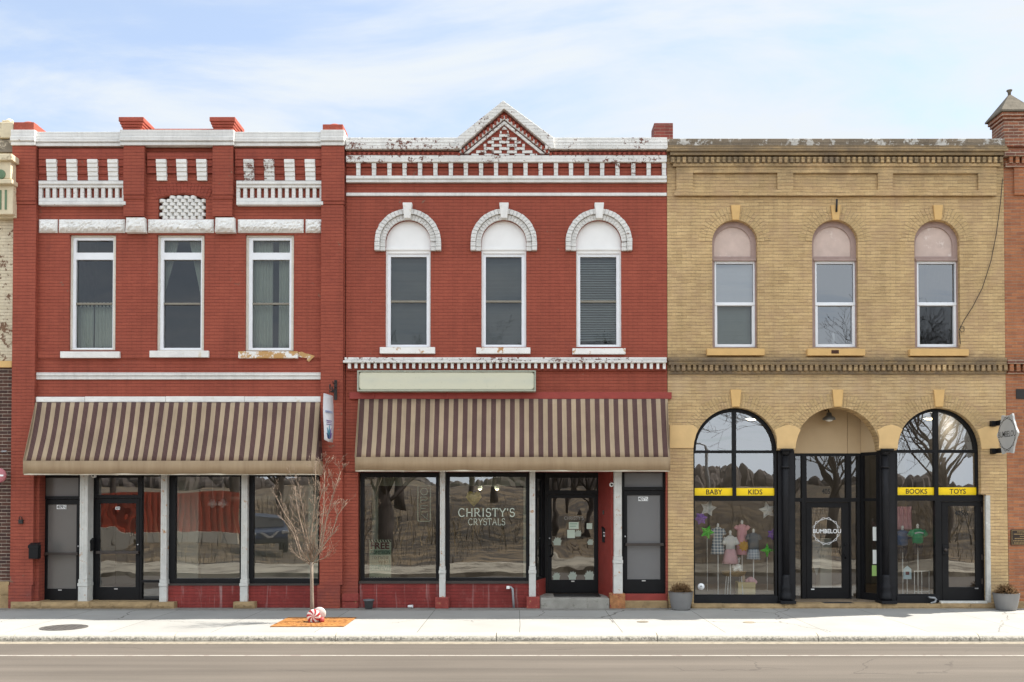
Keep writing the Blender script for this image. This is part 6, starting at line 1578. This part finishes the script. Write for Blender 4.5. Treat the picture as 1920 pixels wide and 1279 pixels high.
mb = MB(); mb.lathe([(.045, -.0), (.05, .05), (.03, .13), (.018, .16)], (xx, .58, zz), 12); ball(mb, xx, .575, zz+.19, .04)
mb.build('doll', plain('beige knitted doll', (.55,.42,.30,1), .9, .1, 20), label='small beige doll standing on the crate beside the pink plush', cat='doll')
x0, x1, z0, z1 = rect(1304, 1108, 1453, 1116, .30)
vs = []; rr = random.Random(6); nx = 50
for i in range(nx+1):
    x = x0+(x1-x0)*i/nx
    for (yy, hh) in ((.27, .0), (.29, .045), (.38, .07), (.50, .03), (.55, 0)): vs.append((x, yy, .128+hh*rr.uniform(.55, 1.15)))
MB().add(vs, [(5*i+k, 5*i+5+k, 5*i+6+k, 5*i+k+1) for i in range(nx) for k in range(4)], smooth=True).build('snow_batting', M['teewhite'], label='white cotton snow along the bottom of the BABY KIDS window', cat='batting', recalc=False)
x0, x1 = X0(1684, 1112, .3), X0(1754, 1112, .3); vs = []
for i in range(nx+1):
    x = x0+(x1-x0)*i/nx
    for (yy, hh) in ((.27, .0), (.29, .045), (.38, .06), (.50, .03), (.55, 0)): vs.append((x, yy, .128+hh*rr.uniform(.55, 1.15)))
MB().add(vs, [(5*i+k, 5*i+5+k, 5*i+6+k, 5*i+k+1) for i in range(nx) for k in range(4)], smooth=True).build('snow_batting', M['teewhite'], label='white cotton snow along the bottom of the BOOKS window', cat='batting', recalc=False)
# right window display
def shirtform(pxc, lab, top, topm, trou, y, neck, mark=False):
    x, z = xz(pxc, neck, y); s_ = (y+CAMD)/F
    t = thing('dress_form', (x, y, fz), lab, 'dress form', 'dressed forms in the toy shop window')
    MB().tube([(x, y, fz+.02), (x, y, U(0, neck, y)[1])], .012, 6).build('pole', M['teewhite'], t)
    MB().lathe([(.10, 0), (.09, .012), (.015, .02)], (x, y, fz), 16).build('base', M['teewhite'], t)
    z1, z0 = U(0, top[0], y)[1], U(0, top[1], y)[1]
    mb = MB().lathe([(10*s_, z0), (11*s_, (z0+z1)/2), (11.5*s_, z1-.05), (7*s_, z1-.01), (3*s_, z1)], (x, y, 0), 18, sy=.55)
    for q in (-1, 1): mb.tube([(x+q*9*s_, y, z1-.05), (x+q*16*s_, y-.02, z1-.16)], [.055, .06], 8)
    b_ = mb.build('top', M[topm], t)
    z2 = U(0, trou, y)[1]; mb = MB()
    for q in (-1, 1): mb.lathe([(4*s_, z2), (5*s_, z0+.01)], (x+q*4.6*s_, y, 0), 10)
    mb.lathe([(9*s_, z0-.05), (9.6*s_, z0+.02)], (x, y, 0), 16, sy=.5)
    mb.build('trousers', M['darkcloth'], t)
    MB().lathe([(.03, -.03), (.022, 0), (.034, .03), (.02, .06), (.004, .07)], (x, y, U(0, neck, y)[1]), 12).build('neck_cap', M['teewhite'], t)
    if mark:
        mb = MB()
        for k in range(7):
            a = (k-3)*.17; mb.box(x+.105*sin(a)*1.6-.008, x+.105*sin(a)*1.6+.009, y-.55*11.5*s_-.012, y-.55*11.5*s_+.02, z1-.13+.03*cos(a*2), z1-.10+.03*cos(a*2))
        mb.build('shirt_print', M['whitevinyl'], t)
shirtform(1720.5, 'dress form in a green tee and dark trousers', (991, 1019), 'greentee', 1040, .6, 988, True)
shirtform(1692, 'dress form in a blue jersey and dark trousers', (994, 1023), 'bluetee', 1050, .85, 991)
xx = X0(1694, 970, 1.1)
curtain(1680, 1709, 950, 993, 1.1, 'pink cloth hanging behind the blue jersey', 4, group='cloth in the toy shop', mat='pinkcloth')
x0, x1, z0, z1 = rect(1694, 1067, 1709, 1086, .45)
t = thing('house_card', ((x0+x1)/2, .45, fz), 'pale blue house-shaped card on a stick behind the BOOKS glass', 'card')
MB().prism([(x0, z0), (x1, z0), (x1, z1), ((x0+x1)/2, z1+.07), (x0, z1)], .45, .462).build('card', plain('pale blue card', (.50,.66,.72,1), .8), t)
MB().rbox(1698, 1072, 1705, 1078, .445, .448).build('card_print', M['maroon'], t)
MB().tube([((x0+x1)/2, .47, z0+.05), ((x0+x1)/2, .47, fz)], .008, 5).build('stick', M['teewhite'], t)
x0, x1, z0, z1 = rect(1714.5, 1071, 1742, 1110, .6)
t = thing('display_rack', ((x0+x1)/2, .6, fz), 'thin white wire rack behind the BOOKS glass', 'rack')
for k in range(3):
    x = x0+(x1-x0)*k/2; MB().tube([(x, .6, fz), (x, .6, z1)], .009, 5).build('post', M['teewhite'], t)
MB().tube([(x0, .6, z1), (x1, .6, z1)], .011, 5).tube([(x0, .6, fz+.15), (x1, .6, fz+.15)], .007, 5).build('rail', M['teewhite'], t)
for w, px, py, lab in ((A1, 1410, 786, 'lit ceiling lamp seen through the arched window on the BABY KIDS side'), (A3, 1744, 785, 'lit ceiling lamp seen through the arched window on the BOOKS side')):
    xx, zz = U(px, py, 2.2)
    t = thing('ceiling_lamp', (xx, 2.2, zz), lab, 'lamp')
    MB().lathe([(.15, 0), (.16, .04), (.10, .08), (.02, .09)], (xx, 2.2, zz), 20).build('housing', M['bulb'], t)
    MB().lathe([(.125, -.002), (.09, -.022), (.01, -.03)], (xx, 2.2, zz), 18).build('diffuser', M['lampglow'], t)
# papers on the splayed entry glass
t = None
A_, B_ = Vector((Ar[0], Ar[1], 0)), Vector((Br[0], Br[1], 0)); dv = (B_-A_)
def onglass(px, py):   # meet the splayed glass plane along the sight line
    lo, hi = 0.0, 1.0
    for _ in range(40):
        m_ = (lo+hi)/2; q = A_+dv*m_
        if X0(px, py, q.y) > q.x: lo = m_
        else: hi = m_
    q = A_+dv*m_; return q.x, q.y, U(px, py, q.y)[1]
for (a, b_, c, d, mt, lab) in ((1637.5, 988, 1648.5, 1014, 'paper', 'white notice taped inside the side glass of the entrance, upper one'), (1637.5, 1031, 1649, 1057.5, 'paper', 'white notice taped inside the side glass, just above the green one'), (1636, 1060, 1650.5, 1080, 'greenpaper', 'green paper notice taped inside the side glass of the entrance')):
    if mt == 'greenpaper': M[mt] = plain('green paper', (.34,.52,.16,1), .8, .04)
    p0 = onglass(a, d); p1 = onglass(c, d); zt_ = U(0, b_, p0[1])[1]
    off = .0
    vs = [(p0[0]-.012, p0[1], p0[2]), (p1[0]-.012, p1[1], p1[2]), (p1[0]-.012, p1[1], U(0, b_, p1[1])[1]), (p0[0]-.012, p0[1], zt_)]
    vs += [(x+.003, y, z) for x, y, z in vs]
    MB().add(vs, [(0,1,2,3),(7,6,5,4),(0,4,5,1),(1,5,6,2),(2,6,7,3),(3,7,4,0)]).build('paper_notice', M[mt], label=lab, cat='notice')
xx, zz = xz(1534, 1050, 1.1)
x0, x1, z0, z1 = rect(1524, 1012, 1538, 1080, 1.1)
MB().prism([(x0, z0+.25), ((x0+x1)/2, z0), (x1, z0+.25), (x1, z1), (x0, z1)], 1.1, 1.106).build('pennant', plain('grey white pennant', (.50,.50,.48,1), .9, .05), label='pale hanging pennant inside the toy shop door', cat='pennant')
x0, x1, z0, z1 = rect(1538, 1010, 1560, 1104, 1.3)
MB().box(x0, x1, 1.3, 1.6, .13, z1).build('display_plinth', M['inwall'], label='pale upright cabinet inside the toy shop door', cat='cabinet', bevel=.01)
# ================================================================ ACROSS THE STREET (mirrored in the windows)
def bigtree(x, y, h, seed, lab, r0=.3, z0=0.0):
    rr = random.Random(seed)
    t = thing('bare_tree', (x, y, z0), lab, 'tree', 'bare trees across the street, mirrored in the windows')
    fork = h*.28
    MB().tube([(x, y, z0-.3), (x+.05, y, z0+fork*.4), (x+rr.uniform(-.2,.2), y, z0+fork), (x+rr.uniform(-.3,.3), y+rr.uniform(-.2,.2), z0+fork*1.5)], [r0*1.25, r0, r0*.9, r0*.5], 8).build('trunk', M['bark_dark'], t)
    mb = MB()
    for k in range(7):
        a = 2*pi*k/7 + rr.uniform(-.3,.3)
        limb(mb, (x, y, z0+fork*rr.uniform(.75, 1.25)), (cos(a)*rr.uniform(.5,1), sin(a)*rr.uniform(.5,1), rr.uniform(.7,1.4)), h*rr.uniform(.5,.68), r0*rr.uniform(.26,.38), 4, rr, 5, .03, 4, .008, .75, (3, 5), .22)
    mb.build('crown', M['bark_dark'], t)
    return t
bigtree(-6.6, -25, 9.5, 1, 'thick dark bare tree mirrored behind the OPEN sign', .36, .05)
bigtree(15.8, -26, 9.0, 2, 'spreading bare tree mirrored at the top of the BABY KIDS window', .26)
bigtree(21.5, -27, 11, 3, 'tall bare tree mirrored in the arched window with the BOOKS band', .2)
bigtree(2.0, -33, 9, 4, 'bare tree mirrored behind the crystal shop name', .22, .5)
bigtree(3.6, -29, 8, 6, 'bare tree mirrored in the entrance door of the crystal shop', .2, .3)
bigtree(-15.5, -40, 9, 5, 'dark bare tree mirrored behind the parked car', .26, 1.0)
bigtree(30, -31, 12, 8, 'bare tree mirrored at the right side of the BOOKS window', .28, .4)
# red corrugated fence over a pale retaining wall
mb = MB(); x = -34.0; k = 0
while x < -15.4:
    mb.box(x, x+.17, -31.0 + (.04 if k % 2 else 0), -30.92 + (.04 if k % 2 else 0), .55, 2.75 + .02*x*0); x += .171; k += 1
f = thing('fence', (-24.7, -31, 0), 'rust red corrugated metal fence mirrored in the left shop windows', 'fence')
mb.build('panel', plain('rust red sheet metal', (.36,.06,.03,1), .6, .3, 1.5), f)
MB().box(-34, -15.4, -30.85, -30.6, -.2, .54).build('retaining_wall', plain('pale retaining wall', (.5,.45,.37,1), .9, .1, 2), f)
# parked car
cx0, cy0 = -12.0, -24.0
car = thing('parked_car', (cx0, cy0, 0), 'dark blue car parked across the street, mirrored in the window behind the young tree', 'car')
M['carpaint'] = plain('dark blue car paint', (.012,.02,.045,1), .25, .1, 3, spec=.7)
def carbody():
    # side profile in (y, z): the nose points to +y, towards the shops
    prof = [(2.2,.38,.80),(2.28,.62,.86),(2.2,.92,.88),(1.9,1.05,.90),(1.15,1.14,.90),(.45,1.60,.70),(-.3,1.72,.66),(-1.5,1.68,.66),(-2.1,1.20,.84),(-2.25,.95,.88),(-2.25,.45,.84)]
    vs = []; n = len(prof)
    for s_ in (-1, 1):
        for y, z, w in prof: vs.append((cx0+s_*w, cy0+y, z))
    for s_ in (-1, 1):
        for y, z, w in prof: vs.append((cx0+s_*(w+.02 if z < 1.2 else w*.9), cy0+y*.98, max(.36, z*.98)))
    fs = [(i, (i+1) % n, n+(i+1) % n, n+i) for i in range(n)] + [list(range(n-1, -1, -1)), list(range(n, 2*n))]
    return MB().add(vs[:2*n], fs)
carbody().build('body', M['carpaint'], car, bevel=.05)
MB().add([(cx0-.80,cy0+1.17,1.16),(cx0+.80,cy0+1.17,1.16),(cx0+.64,cy0+.50,1.59),(cx0-.64,cy0+.50,1.59)], [(0,1,2,3)]).build('windscreen', M['iron'], car)
for s_ in (-1, 1):
    MB().box(cx0+s_*.72-.17, cx0+s_*.72+.17, cy0+2.20, cy0+2.27, .78, .93).build('headlight', M['steel'], car, bevel=.02)
    for yy in (1.4, -1.4): MB().lathe([(.2, -.1), (.34, -.1), (.34, .1), (.2, .1)], (cx0+s_*.80, cy0+yy, .34), 20, axis='x').build('wheel', M['iron'], car)
MB().prism([(cx0-.42,.92),(cx0-.28,.92),(cx0,.70),(cx0+.28,.92),(cx0+.42,.92),(cx0+.12,.62),(cx0-.12,.62)], cy0+2.24, cy0+2.30).build('grille', M['steel'], car)
MB().box(cx0-.85, cx0+.85, cy0+2.18, cy0+2.32, .40, .56).build('bumper', M['iron'], car, bevel=.02)
car.rotation_euler.z = -.32
# street lamp
lx_, ly_ = 11.6, -38
t = thing('street_lamp', (lx_, ly_, 0), 'grey street lamp mirrored in the BABY KIDS window', 'street lamp')
MB().tube([(lx_, ly_, 0), (lx_, ly_, 5.4), (lx_-.1, ly_, 5.8), (lx_-.4, ly_, 5.95)], [.11, .08, .06, .05], 8).build('pole', M['galv'], t)
MB().box(lx_-1.1, lx_-.35, ly_-.15, ly_+.15, 5.9, 6.02).build('lamp_head', M['galv'], t, bevel=.03)
# leafless brush on the slope
M['brush'] = plain('dead brush stems', (.085,.062,.042,1), .95, .5, .8)
M['brush_pale'] = plain('dead pale grass', (.26,.19,.10,1), .95, .4, .6)
rr = random.Random(77); mb = MB()
for k in range(9000):
    X = rr.uniform(-48, 52); Yv = -15.2 - 45*rr.random()**1.6
    if abs(X) < 2.2 and Yv > -24: continue
    t = max(0, (-Yv-27)/150); zb = max(-.1, -.15+2.1*min(1, max(0, (t-.02)/.22))**1.2)
    h = rr.uniform(.15, .6) if Yv > -28 else rr.uniform(.5, 2.2); w = rr.uniform(.006, .02) if Yv > -28 else rr.uniform(.012, .045)
    a = rr.uniform(0, pi); dx, dy = cos(a)*w, sin(a)*w; lx, ly = rr.uniform(-.35,.35)*h, rr.uniform(-.2,.2)*h
    mb.add([(X-dx, Yv-dy, zb-.1), (X+dx, Yv+dy, zb-.1), (X+lx, Yv+ly, zb+h)], [(0,1,2)], 0 if rr.random() < .6 else 1)
mb.build('brush', [M['brush'], M['brush_pale']], label='dry brown brush and dead grass across the street, mirrored in the windows', cat='brush', kind='stuff', recalc=False)
src = [o for o in list(COL.objects) if o.name.startswith('bare_tree')]
spots = [(-9, -48, 1.9), (-2, -55, 2.0), (4, -47, 1.8), (11, -52, 2.0), (18, -45, 1.7), (25, -54, 2.2), (36, -46, 1.8), (-22, -52, 2.0), (-29, -46, 1.8), (0.5, -42, 1.5), (7, -40, 1.4), (-12.5, -37, 1.2), (14, -38, 1.2), (26, -38, 1.2), (43, -50, 2), (-5, -66, 2.3), (9, -70, 2.4), (22, -66, 2.3)]
for i, (X, Yv, zb) in enumerate(spots):
    mpx = 977 + 1760*X/(20-Yv)
    if 1240 < mpx < 1475: continue
    s_ = src[i % len(src)]; c = s_.copy(); COL.objects.link(c); c.location = (X, Yv, zb); c.rotation_euler.z = i*1.3
    c['label'] = 'bare tree among others on the far brown slope, mirrored small in the windows'; c['group'] = 'bare trees on the far slope'
    for ch in list(s_.children):
        d = ch.copy(); COL.objects.link(d); d.parent = c; d.matrix_parent_inverse = ch.matrix_parent_inverse.copy()
# the lit lamps inside the shops
def lamp(x, y, z, e, r=.12):
    l = bpy.data.lights.new('shop_lamp', 'POINT'); l.energy = e; l.color = (1, .88, .74); l.shadow_soft_size = r
    o = bpy.data.objects.new('shop_lamp', l); COL.objects.link(o); o.location = (x, y, z)
for px, py, y, e in ((1410, 786, 2.2, 13), (1744, 785, 2.2, 11), (900, 917, 1.3, 3), (932, 917, 1.3, 3)):
    xx, zz = U(px, py, y); lamp(xx, y, zz-.16, e)
# ================================================================ LIGHT, SKY, CAMERA
sd = Vector((.715, .176, 1)).normalized()
el, az = math.asin(sd.z), atan2(sd.x, sd.y)
L = bpy.data.lights.new('sun', 'SUN'); L.energy = 2.7; L.angle = radians(.53); L.color = (1, .95, .87)
so = bpy.data.objects.new('sun', L); COL.objects.link(so); so.location = (20, 10, 30)
so.rotation_euler = (-sd).to_track_quat('-Z', 'Y').to_euler()
W_ = bpy.data.worlds.new('World'); SC.world = W_; W_.use_nodes = True
nt = W_.node_tree; nt.nodes.clear()
m = NT.__new__(NT); m.nt = nt
sky = nt.nodes.new('ShaderNodeTexSky'); sky.sky_type = 'NISHITA'; sky.sun_disc = False; sky.sun_elevation = el; sky.sun_rotation = az
sky.air_density = 1.0; sky.dust_density = 1.2; sky.ozone_density = 1.0; sky.altitude = 250
tc = m.n('TexCoord'); x, y, z = m.sep(tc)
# thin streaky cloud, laid on a flat layer overhead
zz = m.math('MAXIMUM', z, .06)
u = m.comb(m.math('DIVIDE', x, zz), m.math('DIVIDE', y, zz), 0.0)
def rot(v, a, sx, sy):
    mp = nt.nodes.new('ShaderNodeMapping'); nt.links.new(v, mp.inputs[0]); mp.inputs['Rotation'].default_value = (0, 0, a); mp.inputs['Scale'].default_value = (sx, sy, 1); mp.inputs['Location'].default_value = (CLX, CLY, 0); return mp.outputs[0]
CLX, CLY = 5.3, 2.9
a1 = m.noise(1.0, rot(u, radians(28), 1.0, 1.7), 9, .58, dist=.5)
a2 = m.noise(1.0, rot(u, radians(-10), .28, .42), 3, .5)
cov = m.math('ADD', m.math('MULTIPLY', a1, .95), m.math('MULTIPLY', a2, .38))
k = m.rng(m.math('ADD', cov, m.math('MULTIPLY', x, .16)), .45, .74, .33, 1.0, True)
# unseen cloud behind the camera, added brighter and thicker to fill the shaded fronts
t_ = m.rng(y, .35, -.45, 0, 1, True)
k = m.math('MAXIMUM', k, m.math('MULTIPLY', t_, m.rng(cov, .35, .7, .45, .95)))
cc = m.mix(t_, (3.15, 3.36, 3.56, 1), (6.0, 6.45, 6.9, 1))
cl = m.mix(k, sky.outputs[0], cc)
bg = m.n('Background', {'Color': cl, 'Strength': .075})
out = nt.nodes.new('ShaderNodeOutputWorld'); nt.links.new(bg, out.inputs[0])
cam = bpy.data.cameras.new('camera'); co = bpy.data.objects.new('camera', cam); COL.objects.link(co)
co.location = (0, -CAMD, CAMH); co.rotation_euler = (pi/2 + T, 0, 0)
cam.sensor_fit = 'HORIZONTAL'; cam.sensor_width = 36; cam.lens = 36*F/1920
cam.shift_x = (960-CX)/1920; cam.shift_y = (CY-639.5)/1920
cam.clip_start = .1; cam.clip_end = 2000
SC.camera = co
SC.view_settings.view_transform = 'Standard'; SC.view_settings.look = 'None'
SC.view_settings.gamma = 1; SC.view_settings.exposure = 1.87
SC.cycles.max_bounces = 8; SC.cycles.transparent_max_bounces = 12; SC.cycles.caustics_reflective = False; SC.cycles.caustics_refractive = False
